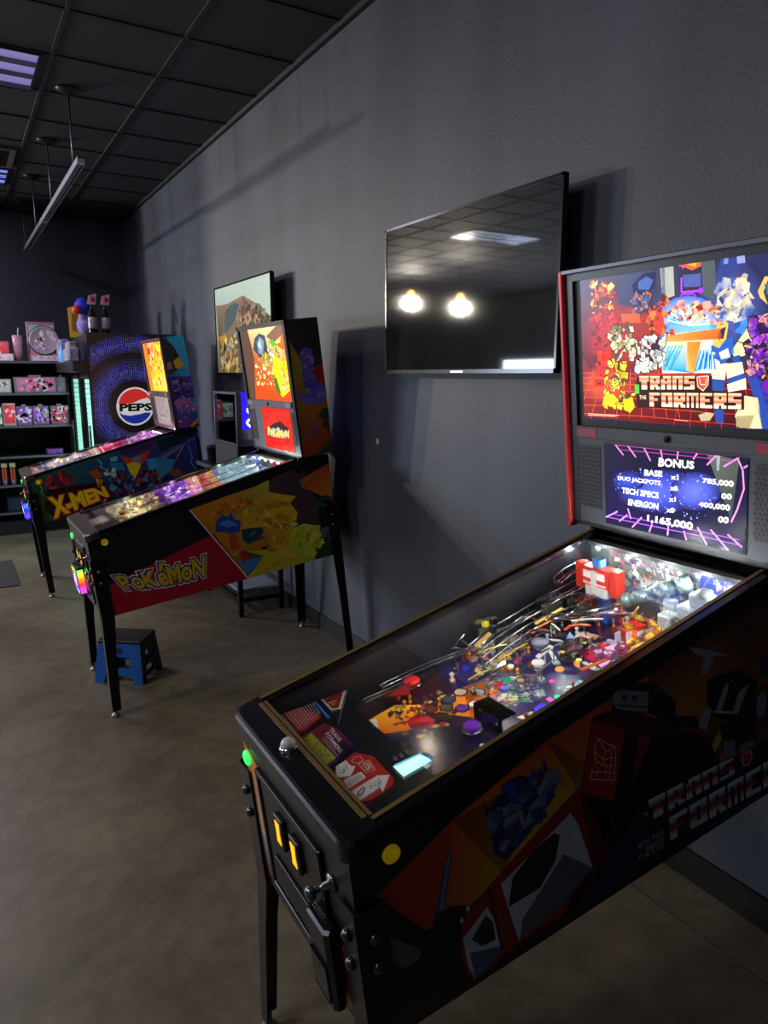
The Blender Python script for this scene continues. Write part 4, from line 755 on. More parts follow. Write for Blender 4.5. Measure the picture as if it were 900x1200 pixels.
('S',3,['f0c840','d89018','b87010','f0d860'],[(0.796,0.375),(0.945,0.401),(1.1,0.343),(1.06,0.072),(0.916,0.133)],26,0.05,63),
('P',3,['d8dc30','e8e840','b0b828'],[(1.042,0.211),(1.135,0.226),(1.21,0.196),(1.248,0.087),(1.173,0.03),(1.08,0.029),(1.026,0.105)]),
('S',4,['e8e850','c0c030','88a028','e0c020'],[(1.042,0.211),(1.21,0.196),(1.24,0.076),(1.081,0.035)],26,0.04,64),
('P',3,'b81820',[(0.737,0.155),(0.761,0.158),(0.783,0.107),(0.745,0.094)]),
('P',2,'285030',[(1.2,0.315),(1.287,0.364),(1.349,0.326),(1.256,0.334),(1.315,0.271),(1.245,0.305),(1.218,0.256)]),
('P',2,'1c4428',[(1.207,0.084),(1.318,0.095),(1.32,0.005),(1.235,-0.012),(1.182,0.002)]),
('S',3,['284c28','386838','183820'],[(1.185,0.115),(1.336,0.128),(1.318,-0.008),(1.182,0.002)],26,0.03,61),
('P',2,'606070',[(1.206,0.172),(1.33,0.18),(1.32,0.107),(1.225,0.117)]),
('L',3,'806818',[(0.982,0.238),(1.017,0.132)],0.003),
('L',3,'806818',[(0.835,0.009),(0.98,0.055)],0.003),
('S',2,['e08020','c86018','e8a030'],[(0.561,0.417),(0.784,0.447),(0.905,0.456),(0.832,0.379),(0.657,0.384)],26,0.04,62),
('T',4,'poke',[(0.073,0.225),(0.555,0.221),(0.53,0.077),(0.129,0.112)],'PoKéMoN','comic'),
('P',2,'30101c',[(-0.055,0.725),(-0.055,0.725),(-0.056,0.725),(-0.056,0.725),(-0.056,0.725),(-0.056,0.725),(-0.056,0.725),(-0.056,0.725),(-0.056,0.725),(-0.056,0.725),(-0.056,0.725),(-0.056,0.725),(-0.055,0.725),(-0.055,0.725)]),
],
'bb1': [
('P',0,['382c34','302830','342c34','3a2c30'],[(1.152,1.34),(1.355,1.33),(1.372,1.091),(1.17,1.216)]),
('P',0,['8a7818','a08418','b05818','9a4818','8a3818','7a2c14','804018','907018'],[(1.159,1.224),(1.213,1.116),(1.346,0.902),(1.349,0.777),(1.344,0.659),(1.304,0.594),(1.143,0.599),(1.151,1.034)]),
('P',1,['a82018','b83020','98281c'],[(1.258,1.074),(1.356,1.097),(1.347,0.91),(1.303,0.908)]),
('P',1,['a85820','b86018','a03c18','b03018','805018'],[(1.16,0.867),(1.342,0.872),(1.345,0.699),(1.156,0.605),(1.157,0.73)]),
('P',2,['6850b0','7a60c0','5840a0'],[(1.214,1.175),(1.249,1.186),(1.284,1.168),(1.263,1.051),(1.292,1.009),(1.338,0.965),(1.338,0.904),(1.3,0.882),(1.23,0.88),(1.199,0.9),(1.169,0.927),(1.153,0.989),(1.173,0.956),(1.213,0.936),(1.228,0.957),(1.211,0.982),(1.205,1.028),(1.215,1.101)]),
('S',3,['8068c8','5840a0','9078d8'],[(1.22,1.16),(1.278,1.154),(1.269,1.035),(1.333,0.935),(1.232,0.895),(1.211,0.982)],26,0.035,65),
('L',3,'e0d0c8',[(1.331,0.916),(1.356,0.878),(1.349,0.855)],0.003),
('P',2,'6048a0',[(1.213,0.728),(1.241,0.771),(1.26,0.752),(1.243,0.723)]),
('P',2,'2c4020',[(1.264,0.814),(1.305,0.854),(1.34,0.857),(1.359,0.831),(1.352,0.784),(1.323,0.797),(1.33,0.717),(1.299,0.753),(1.279,0.733),(1.3,0.792)]),
('P',2,'2c4020',[(1.225,0.6),(1.275,0.639),(1.342,0.675),(1.313,0.592)]),
('L',2,'b0a060',[(1.152,1.229),(1.213,1.112)],0.003),
],
'glass1': [
('P',0,['e8d090','ffe8a0','806040','c8a060','e06018','ff5010','ff4010','c06020'],[(0.459,1.315),(0.06,1.313),(-0.087,1.312),(-0.083,1.219),(-0.119,1.109),(-0.082,0.909),(0.479,0.912),(0.416,1.156)]),
('P',1,'8a6450',[(0.196,1.263),(0.052,1.309),(-0.087,1.312),(-0.095,1.283),(-0.005,1.258),(0.101,1.225)]),
('P',1,'ff4810',[(0.462,0.971),(0.329,0.989),(0.196,0.955),(-0.092,0.969),(-0.082,0.909),(0.479,0.912)]),
('P',2,'38485c',[(0.411,1.197),(0.365,1.259),(0.291,1.283),(0.214,1.268),(0.194,1.175),(0.226,1.152),(0.33,1.154)]),
('P',3,'8098a8',[(0.342,1.234),(0.287,1.267),(0.235,1.238),(0.272,1.169),(0.334,1.171)]),
('P',4,'d8e4e0',[(0.327,1.218),(0.284,1.248),(0.29,1.193)]),
('S',2,['f8f080','c8d060','ffffff','90a030','f0c020','605018'],[(0.404,1.132),(0.161,1.22),(0.038,1.186),(0.125,0.988),(0.433,1.001)],90,0.03,71),
('P',3,'60c020',[(0.172,1.236),(0.114,1.241),(0.049,1.209),(0.128,1.204)]),
('P',3,'ff7010',[(-0.005,1.258),(-0.061,1.288),(-0.082,1.269),(-0.067,1.197),(0.001,1.185),(0.084,1.217),(0.016,1.222)]),
('P',3,'ffe010',[(0.122,1.165),(0.049,1.126),(-0.09,1.131),(-0.086,1.05),(-0.04,0.975),(0.077,0.931),(0.15,0.972),(0.143,1.05),(0.171,1.081)]),
('P',4,'ffb010',[(0.049,1.126),(-0.071,1.183),(-0.088,1.124)]),
('P',4,'587020',[(0.168,1.035),(0.125,1.035),(0.097,0.957),(0.115,0.934),(0.17,0.972)]),
('S',4,['ffff80','ffd800','c8a000','fff8b0'],[(0.058,1.126),(-0.097,1.124),(-0.054,0.991),(0.061,0.951)],40,0.025,72),
],
'lcd1': [
('P',0,['d82018','e02818','d01c14','c81810'],[(0.34,0.855),(-0.037,0.852),(0.04,0.621),(0.445,0.618)]),
('S',1,['f04030','a81410','c82018'],[(0.318,0.846),(-0.026,0.846),(0.053,0.628),(0.419,0.629)],50,0.02,73),
('P',2,'402018',[(0.351,0.745),(0.26,0.775),(0.152,0.797),(0.047,0.764),(0.063,0.703),(0.143,0.705),(0.22,0.716),(0.332,0.691)]),
('T',3,'yel',[(0.331,0.763),(0.045,0.757),(0.06,0.711),(0.352,0.707)],'PoKéMoN','comic'),
('L',3,'fff0f0',[(0.421,0.624),(0.367,0.625)],0.004),
('L',3,'fff0f0',[(0.13,0.629),(0.055,0.624)],0.004),
],
'side2': [
('P',0,['10403c','186868','1c6078','205890','283c90','2a2868','241c50','301838','381428','183018','103818'],[(0.025,0.401),(0.394,0.484),(0.678,0.507),(1.049,0.562),(1.312,0.588),(1.305,0.237),(0.983,0.194),(0.531,0.149),(0.16,0.062),(0.05,0.07),(0.034,0.238)]),
('P',1,'501c34',[(0.107,0.312),(0.153,0.391),(0.265,0.435),(0.32,0.375),(0.326,0.292)]),
('S',2,['a82430','702838','401840','c03838'],[(0.114,0.31),(0.154,0.399),(0.263,0.427),(0.327,0.374),(0.318,0.29)],22,0.05,67),
('P',1,['402868','583080','38205c'],[(0.712,0.518),(0.981,0.556),(0.977,0.489),(0.734,0.464)]),
('P',2,'381c58',[(0.682,0.523),(0.877,0.531),(0.975,0.523),(0.936,0.496),(0.705,0.477)]),
('P',2,'c83828',[(0.695,0.471),(0.761,0.434),(0.828,0.447),(0.932,0.471),(0.888,0.411),(0.848,0.375),(0.722,0.398)]),
('P',3,'d8c020',[(0.729,0.394),(0.788,0.403),(0.84,0.377),(0.804,0.315),(0.771,0.27),(0.741,0.327)]),
('P',3,'3890c0',[(0.784,0.429),(0.844,0.441),(0.835,0.395),(0.795,0.399)]),
('P',2,'2870b0',[(0.599,0.421),(0.694,0.42),(0.713,0.35),(0.62,0.367)]),
('P',3,'60b0e0',[(0.616,0.468),(0.672,0.471),(0.665,0.434),(0.617,0.435)]),
('P',2,'3080b8',[(0.954,0.407),(1.115,0.361),(1.067,0.282),(0.972,0.231),(0.949,0.287)]),
('P',3,'3890d0',[(0.886,0.402),(0.954,0.407),(0.955,0.321),(0.887,0.316)]),
('S',3,['c8d0d0','8898a0','303840'],[(0.568,0.385),(0.637,0.372),(0.623,0.299),(0.554,0.313)],12,0.035,68),
('P',2,'b03c28',[(0.436,0.386),(0.508,0.397),(0.535,0.333),(0.479,0.327)]),
('P',3,'c8a020',[(0.479,0.327),(0.515,0.312),(0.519,0.252),(0.487,0.25)]),
('P',2,'804028',[(1.031,0.272),(1.12,0.29),(1.162,0.229),(1.09,0.216)]),
('S',2,['a83878','3870b8','201830','602880','2890b0','903020','101018'],[(0.571,0.36),(0.842,0.342),(1.205,0.274),(0.983,0.194),(0.61,0.149)],90,0.045,81),
('P',2,['3a4c98','5060a8','887098'],[(0.97,0.404),(1.176,0.506),(1.317,0.517),(1.016,0.379)]),
('P',2,'0c2a38',[(0.978,0.54),(1.293,0.582),(1.34,0.549),(1.206,0.484),(1.012,0.448)]),
('L',3,'d08850',[(1.115,0.361),(1.203,0.467)],0.006),
('L',3,'60b0f0',[(1.237,0.461),(1.254,0.353),(1.231,0.322),(1.27,0.244)],0.005),
('L',3,'70c0ff',[(1.323,0.551),(1.342,0.505)],0.004),
('L',3,'a0e0f0',[(0.523,0.477),(0.546,0.431),(0.534,0.409),(0.574,0.376)],0.004),
('P',2,['1c4c28','206030','143818'],[(0.088,0.291),(0.163,0.227),(0.149,0.081),(0.057,0.069)]),
('L',2,'a0c030',[(0.077,0.374),(0.095,0.322),(0.081,0.293),(0.157,0.195),(0.148,0.114)],0.004),
('P',3,'d88018',[(0.108,0.373),(0.104,0.364),(0.097,0.357),(0.089,0.355),(0.08,0.357),(0.073,0.362),(0.069,0.371),(0.069,0.381),(0.073,0.39),(0.08,0.396),(0.089,0.399),(0.097,0.397),(0.104,0.391),(0.108,0.383)]),
('P',3,'1c0c10',[(0.121,0.309),(0.542,0.29),(0.549,0.162),(0.147,0.073),(0.077,0.163)]),
('T',5,'xmen',[(0.122,0.243),(0.527,0.254),(0.551,0.17),(0.134,0.084)],'X-MEN','comic2'),
('P',3,'d8b020',[(0.498,0.307),(0.528,0.301),(0.518,0.261),(0.493,0.261)]),
('S',3,['c86030','7a1820','902838'],[(0.169,0.11),(0.485,0.158),(0.546,0.145),(0.252,0.074)],16,0.03,82),
],
'bb2': [
('P',0,['20282c','2870a0','28a0d8','2898d0','28183c','4a2890','301c60','203048'],[(1.136,1.333),(1.186,1.335),(1.329,1.339),(1.337,1.017),(1.337,0.966),(1.357,0.621),(1.17,0.613),(1.14,1.021)]),
('P',1,['28a0e0','30b0e8','2898d8','2890d0'],[(1.196,1.334),(1.328,1.337),(1.335,1.017),(1.261,1.127)]),
('P',1,'203028',[(1.138,1.333),(1.184,1.323),(1.241,1.249),(1.266,1.187),(1.266,1.096),(1.173,1.037),(1.151,1.139)]),
('P',1,['402480','5830a8','381c70','2c1850'],[(1.152,1.03),(1.339,1.012),(1.359,0.85),(1.16,0.847)]),
('P',2,'a860b0',[(1.166,0.825),(1.214,0.86),(1.287,0.86),(1.317,0.794),(1.284,0.726),(1.191,0.729)]),
('P',2,'7838a0',[(1.17,0.732),(1.264,0.729),(1.255,0.616),(1.171,0.618)]),
('P',2,'c8a020',[(1.217,1.142),(1.259,1.177),(1.298,1.103),(1.252,1.078),(1.224,1.091)]),
('P',2,'a07060',[(1.166,1.138),(1.197,1.144),(1.197,1.084),(1.162,1.088)]),
('P',3,'202830',[(1.219,1.211),(1.255,1.213),(1.256,1.158),(1.217,1.172)]),
('P',2,'3090d0',[(1.244,1.059),(1.323,1.07),(1.335,1.017),(1.262,1.016)]),
('P',2,'c88050',[(1.257,0.626),(1.353,0.69),(1.352,0.653),(1.275,0.607)]),
('P',2,'50a0e0',[(1.312,0.795),(1.342,0.811),(1.343,0.728),(1.317,0.731)]),
('S',2,['7858c8','3020a0','9088e0','201440','6038a0'],[(1.168,1.008),(1.332,0.998),(1.359,0.85),(1.17,0.845)],50,0.03,91),
('S',3,['3060c0','d890d8','5030a0'],[(1.181,0.793),(1.307,0.795),(1.327,0.667),(1.177,0.649)],24,0.03,92),
('L',3,'c8b8f0',[(1.218,1.001),(1.236,0.928),(1.212,0.911)],0.003),
],
'glass2': [
('P',0,['f05018','ffa020','ffe020','ffd828','ffc020','ff8020','e86018'],[(0.491,1.314),(-0.013,1.335),(-0.045,1.201),(-0.058,0.92),(0.433,0.916),(0.454,1.127)]),
('S',1,['ffe830','ff7010','ffffa0','d83818','c0a010','fff0c0','60a030','c03060'],[(0.449,1.307),(-0.022,1.32),(-0.032,0.94),(0.398,0.933)],120,0.04,93),
('P',2,'c82018',[(0.414,1.264),(0.317,1.271),(0.343,1.21),(0.433,1.212)]),
('P',2,'f8f020',[(0.133,1.281),(-0.034,1.28),(0.002,1.231),(0.121,1.24)]),
],
'lcd2': [
('P',0,['988c84','b0a49c','a0988c','888078'],[(0.279,0.855),(-0.044,0.859),(0.049,0.647),(0.395,0.655)]),
('S',1,['70a070','c8bcb0','807060','d0c8c0'],[(0.268,0.839),(-0.02,0.848),(0.063,0.668),(0.355,0.673)],24,0.03,94),
],
'cool': [
('P',3,'f0f0f0',[(1.69,1.372),(1.686,1.343),(1.678,1.315),(1.665,1.288),(1.649,1.264),(1.63,1.242),(1.607,1.224),(1.582,1.209),(1.556,1.199),(1.529,1.193),(1.501,1.192),(1.474,1.195),(1.447,1.203),(1.423,1.215),(1.401,1.23),(1.382,1.25),(1.365,1.272),(1.353,1.297),(1.345,1.324),(1.34,1.352),(1.34,1.38),(1.344,1.408),(1.352,1.436),(1.364,1.462),(1.38,1.486),(1.399,1.507),(1.42,1.526),(1.444,1.54),(1.47,1.551),(1.497,1.557),(1.524,1.559),(1.552,1.557),(1.578,1.55),(1.603,1.539),(1.626,1.523),(1.646,1.504),(1.662,1.482),(1.676,1.457),(1.685,1.43),(1.69,1.401)]),
('P',4,'e83830',[(1.358,1.403),(1.365,1.426),(1.374,1.449),(1.387,1.47),(1.402,1.489),(1.42,1.505),(1.44,1.519),(1.461,1.53),(1.483,1.537),(1.507,1.541),(1.53,1.542),(1.553,1.539),(1.576,1.532),(1.597,1.522),(1.616,1.509),(1.633,1.493),(1.648,1.474),(1.659,1.453),(1.668,1.43),(1.63,1.458),(1.561,1.437),(1.493,1.408),(1.426,1.401)]),
('P',4,'2838b0',[(1.658,1.31),(1.648,1.29),(1.635,1.271),(1.619,1.255),(1.602,1.24),(1.583,1.228),(1.563,1.219),(1.542,1.213),(1.521,1.21),(1.499,1.209),(1.478,1.212),(1.458,1.217),(1.438,1.226),(1.42,1.237),(1.404,1.25),(1.39,1.266),(1.377,1.283),(1.368,1.303),(1.361,1.323),(1.397,1.298),(1.463,1.287),(1.552,1.3),(1.609,1.315)]),
('T',5,'101014',[(1.372,1.402),(1.706,1.404),(1.701,1.331),(1.367,1.33)],'PEPSI','wide'),
],
'tv': [
('P',0,['b8ccc0','c8d8c8','c0d0c0','b0c8b8','a0b8b0'],[(5.738,2.345),(4.561,2.335),(4.541,2.04),(5.139,2.034),(5.726,2.165)]),
('P',1,['807058','8c7460','a08070','8a6c60','706c60','607068','585848','706038','505038'],[(5.72,2.212),(5.443,2.206),(5.095,2.239),(4.834,2.159),(4.684,2.097),(4.534,2.039),(4.561,1.688),(5.635,1.691),(5.683,1.985)]),
('P',2,'4c5c60',[(5.536,2.057),(5.487,2.163),(5.301,2.202),(5.189,2.185),(5.269,2.087),(5.418,2.019),(5.519,1.993)]),
('P',2,['a08070','805c50','6a4c44','8a6c5c'],[(5.269,2.087),(5.096,2.233),(4.956,2.152),(5.185,2.022)]),
('P',2,'5c6868',[(4.934,2.165),(4.794,2.16),(4.612,2.065),(4.726,2.052)]),
('P',2,'c09028',[(5.675,1.968),(5.51,1.985),(5.454,1.927),(5.632,1.902)]),
('P',2,['a8b8a0','90a898','88988c'],[(5.648,1.789),(5.184,2.037),(5.143,2.005),(5.336,1.907),(5.628,1.74)]),
('S',3,['b0886c','604c40','d0a880','4c4c44','8a7c60','383c34'],[(5.217,2.143),(4.875,2.146),(4.56,2.028),(4.564,1.981),(5.187,2.007)],120,0.06,101),
('S',3,['c0a060','605838','d8c890','a87850','383828','e0b030'],[(5.63,1.918),(5.144,1.99),(5.132,1.697),(5.634,1.699)],120,0.05,102),
('S',3,['506858','405048','8a8868'],[(4.922,2.079),(4.576,2.055),(4.582,1.988),(4.929,2.008)],30,0.05,103),
],
}

# ------------------------------------------------------------------ the room
XW, YB, ZC = 1.985, 9.55, 3.52
def wall_material():
    m = bpy.data.materials.new('charcoal_paint'); m.use_nodes = True; nt = m.node_tree; p = nt.nodes['Principled BSDF']
    tc = nt.nodes.new('ShaderNodeTexCoord'); mp = nt.nodes.new('ShaderNodeMapping'); mp.inputs['Scale'].default_value = (1.6, 1.6, .45)
    n = nt.nodes.new('ShaderNodeTexNoise'); n.inputs['Scale'].default_value = 1.3; n.inputs['Detail'].default_value = 4
    r = nt.nodes.new('ShaderNodeValToRGB'); r.color_ramp.elements[0].position = .35; r.color_ramp.elements[1].position = .75
    r.color_ramp.elements[0].color = (.042, .050, .074, 1); r.color_ramp.elements[1].color = (.080, .090, .125, 1)  # upright colour noise: smudges, plus sheen patches put into the paint colour
    n2 = nt.nodes.new('ShaderNodeTexNoise'); n2.inputs['Scale'].default_value = 90; b = nt.nodes.new('ShaderNodeBump'); b.inputs['Strength'].default_value = .25; b.inputs['Distance'].default_value = .004
    nt.links.new(tc.outputs['Object'], mp.inputs[0]); nt.links.new(mp.outputs[0], n.inputs['Vector']); nt.links.new(n.outputs['Fac'], r.inputs[0]); nt.links.new(r.outputs[0], p.inputs['Base Color'])
    nt.links.new(tc.outputs['Object'], n2.inputs['Vector']); nt.links.new(n2.outputs['Fac'], b.inputs['Height']); nt.links.new(b.outputs[0], p.inputs['Normal'])
    p.inputs['Roughness'].default_value = .55; return m
def floor_material():
    m = bpy.data.materials.new('polished_concrete'); m.use_nodes = True; nt = m.node_tree; p = nt.nodes['Principled BSDF']
    tc = nt.nodes.new('ShaderNodeTexCoord')
    n = nt.nodes.new('ShaderNodeTexNoise'); n.inputs['Scale'].default_value = 1.1; n.inputs['Detail'].default_value = 8; n.inputs['Roughness'].default_value = .6
    n3 = nt.nodes.new('ShaderNodeTexNoise'); n3.inputs['Scale'].default_value = 14; n3.inputs['Detail'].default_value = 6
    r = nt.nodes.new('ShaderNodeValToRGB'); e = r.color_ramp.elements; e[0].position = .3; e[1].position = .72
    e[0].color = (.072, .060, .042, 1); e[1].color = (.19, .168, .115, 1); k = e.new(.5); k.color = (.135, .112, .082, 1)
    mx = nt.nodes.new('ShaderNodeMixRGB'); mx.blend_type = 'MULTIPLY'; mx.inputs[0].default_value = .5
    r2 = nt.nodes.new('ShaderNodeValToRGB'); r2.color_ramp.elements[0].position = .35; r2.color_ramp.elements[0].color = (.55, .52, .5, 1); r2.color_ramp.elements[1].position = .65
    nt.links.new(tc.outputs['Object'], n.inputs['Vector']); nt.links.new(tc.outputs['Object'], n3.inputs['Vector'])
    nt.links.new(n.outputs['Fac'], r.inputs[0]); nt.links.new(n3.outputs['Fac'], r2.inputs[0]); nt.links.new(r.outputs[0], mx.inputs[1]); nt.links.new(r2.outputs[0], mx.inputs[2])
    nt.links.new(mx.outputs[0], p.inputs['Base Color'])
    r3 = nt.nodes.new('ShaderNodeMapRange'); r3.inputs[3].default_value = .3; r3.inputs[4].default_value = .55; nt.links.new(n.outputs['Fac'], r3.inputs[0]); nt.links.new(r3.outputs[0], p.inputs['Roughness'])
    return m
M_WALL = wall_material(); M_FLOOR = floor_material()
M_CEIL = mat('black_ceiling_tile', '2b2a31', .7, noise=.18, nscale=2.2, bump=.3)
M_GRID = mat('black_ceiling_grid', '131317', .6)
M_BASE = mat('black_rubber_base', '101114', .35)
M_DARK = mat('matte_black', '0c0c0f', .5)
b = MB(); b.box(-8, -4, -.1, 4, 18, 0); struct(b, 'floor', M_FLOOR)
b = MB(); b.box(-8, -4, ZC, 4, 18, ZC+.1); struct(b, 'ceiling', M_CEIL)
b = MB(); b.box(XW, -4, 0, XW+.15, YB+.15, ZC); struct(b, 'wall_right', M_WALL)
b = MB(); b.box(-1.4, YB, 0, XW, YB+.15, ZC); struct(b, 'wall_back', M_WALL)
b = MB(); b.box(-1.55, YB, 0, -1.4, 18, ZC); struct(b, 'wall_side', M_WALL)
b = MB(); b.box(-8, 18, 0, -1.4, 18.15, ZC); struct(b, 'wall_far', M_WALL)
b = MB(); b.box(-8, -4.15, 0, XW+.15, -4, ZC); struct(b, 'wall_front', M_WALL)
b = MB()
b.box(-8.15, -4, 0, -8, 10.6, ZC); b.box(-8.15, 14, 0, -8, 18, ZC); b.box(-8.15, 10.6, 0, -8, 14, .5); b.box(-8.15, 10.6, 2.1, -8, 14, ZC); struct(b, 'wall_left', M_WALL)
b = MB()
for y in (10.6, 11.7, 12.85, 13.95): b.box(-8.12, y, .5, -8.03, y+.05, 2.1)
b.box(-8.12, 10.6, .5, -8.03, 14, .56); b.box(-8.12, 10.6, 2.04, -8.03, 14, 2.1)
wn = struct(b, 'window_1', M_DARK)
b = MB(); b.box(-8.08, 10.62, .55, -8.07, 13.98, 2.05); b.build('window_pane', glass_mat('window_glass', (.9, .95, 1)), wn, origin=(0, 0, 0))
b = MB(); b.box(XW-.012, -4, 0, XW, YB, .105); struct(b, 'baseboard_right', M_BASE)
b = MB(); b.box(-1.4, YB-.012, 0, XW-.012, YB, .105); struct(b, 'baseboard_back', M_BASE)
b = MB(); b.box(XW-.03, -4, ZC-.03, XW, YB, ZC)
b.box(-1.4, YB-.03, ZC-.03, XW-.03, YB, ZC); struct(b, 'trim_1', M_GRID)
b = MB()     # suspended ceiling grid
for i in range(-14, 3): b.box(.70+i*.61-.012, -4, ZC-.008, .70+i*.61+.012, 18, ZC) if .70+i*.61 < XW-.1 else None
for j in range(-14, 24): b.box(-8, 4.95+j*.615-.011, ZC-.0065, XW-.03 if 4.95+j*.615 < YB else -1.55, 4.95+j*.615+.011, ZC)
struct(b, 'trim_2', M_GRID)
b = MB()     # floor saw-cut strip along the wall under the near machine
b.box(XW-.20, -4, 0, XW-.192, 3.2, .0015); struct(b, 'trim_3', mat('pale_joint_filler', '4a4a48', .6))

# ---- ceiling fittings
M_LOUV = mat('brushed_louvre', '8a84a0', .25, .8)
def troffer(x0, y0, x1, y1, label, emit, es):
    t = thing('ceiling_light', ((x0+x1)/2, (y0+y1)/2, ZC), label, 'ceiling light', 'square lights set in the black ceiling')
    b = MB(); e = .018
    b.box(x0, y0, ZC-.014, x1, y0+e, ZC-.001); b.box(x0, y1-e, ZC-.014, x1, y1, ZC-.001); b.box(x0, y0+e, ZC-.014, x0+e, y1-e, ZC-.001); b.box(x1-e, y0+e, ZC-.014, x1, y1-e, ZC-.001)
    b.build('frame', mat('dark_steel', '2a2a30', .4, .6), t)
    b = MB(); b.box(x0+e, y0+e, ZC-.006, x1-e, y1-e, ZC-.001)
    b.build('diffuser', mat('diffuser_%s' % emit, '9a98b8', .3, 0, emit, es), t)
    n = 3
    for k in range(n):
        b = MB(); w_ = (y1-y0-2*e)/n; ya = y0+e+k*w_
        b.prism([(x0+e, ya+w_*.55, ZC-.012), (x0+e, ya+w_*.8, ZC-.007), (x0+e, ya+w_*.98, ZC-.012)], [(x1-e, ya+w_*.55, ZC-.012), (x1-e, ya+w_*.8, ZC-.007), (x1-e, ya+w_*.98, ZC-.012)])
        b.build('louvre', M_LOUV, t)
    return t
troffer(.04, 4.96, .65, 5.60, 'square purple-tinted ceiling light nearest the camera in the black tile ceiling', '9088d0', .55)
troffer(.04, 7.72, .66, 8.36, 'square ceiling light cut by the left edge, beyond the dark air vent', '8088ff', .8)
troffer(-3.45, 7.7, -2.25, 8.3, 'bright oblong ceiling light over the far aisle, seen mirrored in the blank television', 'd8e4ff', 3.0)
t = thing('ceiling_vent', (.35, 7.3, ZC), 'dark square air vent in the ceiling between the two square lights', 'vent')
b = MB()
for (a, c, d, e) in ((.04, 7.02, .66, 7.06), (.04, 7.6, .66, 7.64), (.04, 7.06, .08, 7.6), (.62, 7.06, .66, 7.6)): b.box(a, c, ZC-.02, d, e, ZC-.001)
b.build('frame', mat('vent_grey', '5a5a60', .5), t)
for k in range(7):
    b = MB(); y = 7.09+k*.075; b.prism([(.08, y, ZC-.018), (.08, y+.035, ZC-.003), (.08, y+.04, ZC-.006), (.08, y+.005, ZC-.02)], [(.62, y, ZC-.018), (.62, y+.035, ZC-.003), (.62, y+.04, ZC-.006), (.62, y+.005, ZC-.02)]); b.build('slat', MATS['vent_grey'], t)
t = thing('hanging_rail', (.85, 7.1, ZC), 'long grey metal rail hung from the ceiling on four thin rods', 'rail')
M_STEEL = mat('galvanised_steel', '8a8a94', .35, .7); M_ROD = mat('rod_steel', '6a6a72', .4, .7)
b = MB()
for a, c in ((.825, .829), (.871, .875)): b.box(a, 5.13, 2.99, c, 9.03, 3.03)
b.box(.829, 5.13, 3.026, .871, 9.03, 3.03); b.box(.838, 5.14, 3.0, .862, 9.0, 3.01)
b.build('rail', M_STEEL, t)
for y in (5.13, 7.2): 
    b = MB(); b.box(.83, y, 2.992, .87, y+.05, 3.02, bev=.004); b.build('end_cap', mat('pale_plastic', 'b8b8c4', .4), t)
for y in (5.45, 6.66, 7.88, 9.0):
    b = MB(); b.tube([(.85, y, 3.028), (.85, y, ZC-.02)], .006, 8); b.build('rod', M_ROD, t)
    b = MB(); b.lathe((.85, y, ZC), [(.075, -.001), (.075, -.012), (.04, -.022), (.012, -.035)], 20); b.build('canopy', mat('canopy_black', '26262c', .4, .3), t)
for (x, y, z) in ((-4.0, 11.88, 3.2), (-4.0, 10.31, 3.0)):
    t = thing('pendant_lamp', (x, y, z), 'warm yellow pendant lamp far off, seen only as a mirrored glow in the blank television', 'lamp', 'warm pendant lamps of the next room')
    b = MB(); b.lathe((x, y, z), [(.01, -.06), (.05, -.045), (.065, 0), (.05, .045), (.02, .07)], 14); b.build('bulb', mat('warm_bulb', 'ffd080', .3, 0, 'ffc050', 22), t)
    b = MB(); b.tube([(x, y, z+.06), (x, y, ZC)], .006); b.build('cord', M_DARK, t)
    d = bpy.data.lights.new('pendant_light', 'POINT'); d.energy = 560; d.color = (1.0, .90, .76); d.shadow_soft_size = .11
    o = bpy.data.objects.new('pendant_light', d); COL.objects.link(o); o.location = (x, y, z-.18)

# ------------------------------------------------------------------ televisions
def television(y0, y1, z0, z1, label):
    x = 1.87; t = thing('television', (x+.03, (y0+y1)/2, z0), label, 'television', 'large flat televisions on the side wall')
    b = MB(); e = .011
    for (a, c, d, f) in ((y0, z0, y1, z0+e*1.5), (y0, z1-e, y1, z1), (y0, z0, y0+e, z1), (y1-e, z0, y1, z1)): b.box(x-.003, a, c, x+.02, d, f)
    b.build('bezel', mat('gloss_black', '08080a', .18), t)
    b = MB(); b.box(x+.004, y0+.006, z0+.006, x+.028, y1-.006, z1-.006); b.box(x+.028, y0+.2, z0+.03, x+.055, y1-.2, z1-.2, bev=.008); b.build('housing', M_DARK, t)
    b = MB(); b.box(x+.055, (y0+y1)/2-.2, (z0+z1)/2-.16, XW-.001, (y0+y1)/2+.2, (z0+z1)/2+.12); b.build('wall_bracket', M_DARK, t)
    return t, x
TVZ = (1.681, 2.357)
t, x = television(1.915, 3.10, *TVZ, 'blank dark television on the wall mirroring lamps, between the two nearest pinball machines')
b = MB(); b.box(x-.0005, 1.926, TVZ[0]+.016, x+.0039, 3.09, TVZ[1]-.011); b.build('screen', mat('screen_glass', '1c1d1c', .035, 0, spec=.9), t)
b = MB(); b.box(x-.0045, 2.46, TVZ[0]+.003, x-.003, 2.55, TVZ[0]+.011); b.build('brand_badge', mat('silver_badge', 'a0a0a8', .3, .8), t)
t, x = television(4.56, 5.74, 1.675, 2.345, 'lit television showing a photo of a rocky mountain peak, further along the wall')
OUT = [(4.571, 1.69), (5.729, 1.69), (5.729, 2.334), (4.571, 2.334)]
a = Art(OUT, lambda u, v, h: (x+.003-h*.5, u, v)); a.poly(0, OUT, ['988468', '706050', 'b8c8b8', 'b0c4b8']); a.run(ART['tv'], 1); a.build('screen', art_mat('tv_picture', .2, .75, mul=.8), t, 'mountain photograph on the screen')

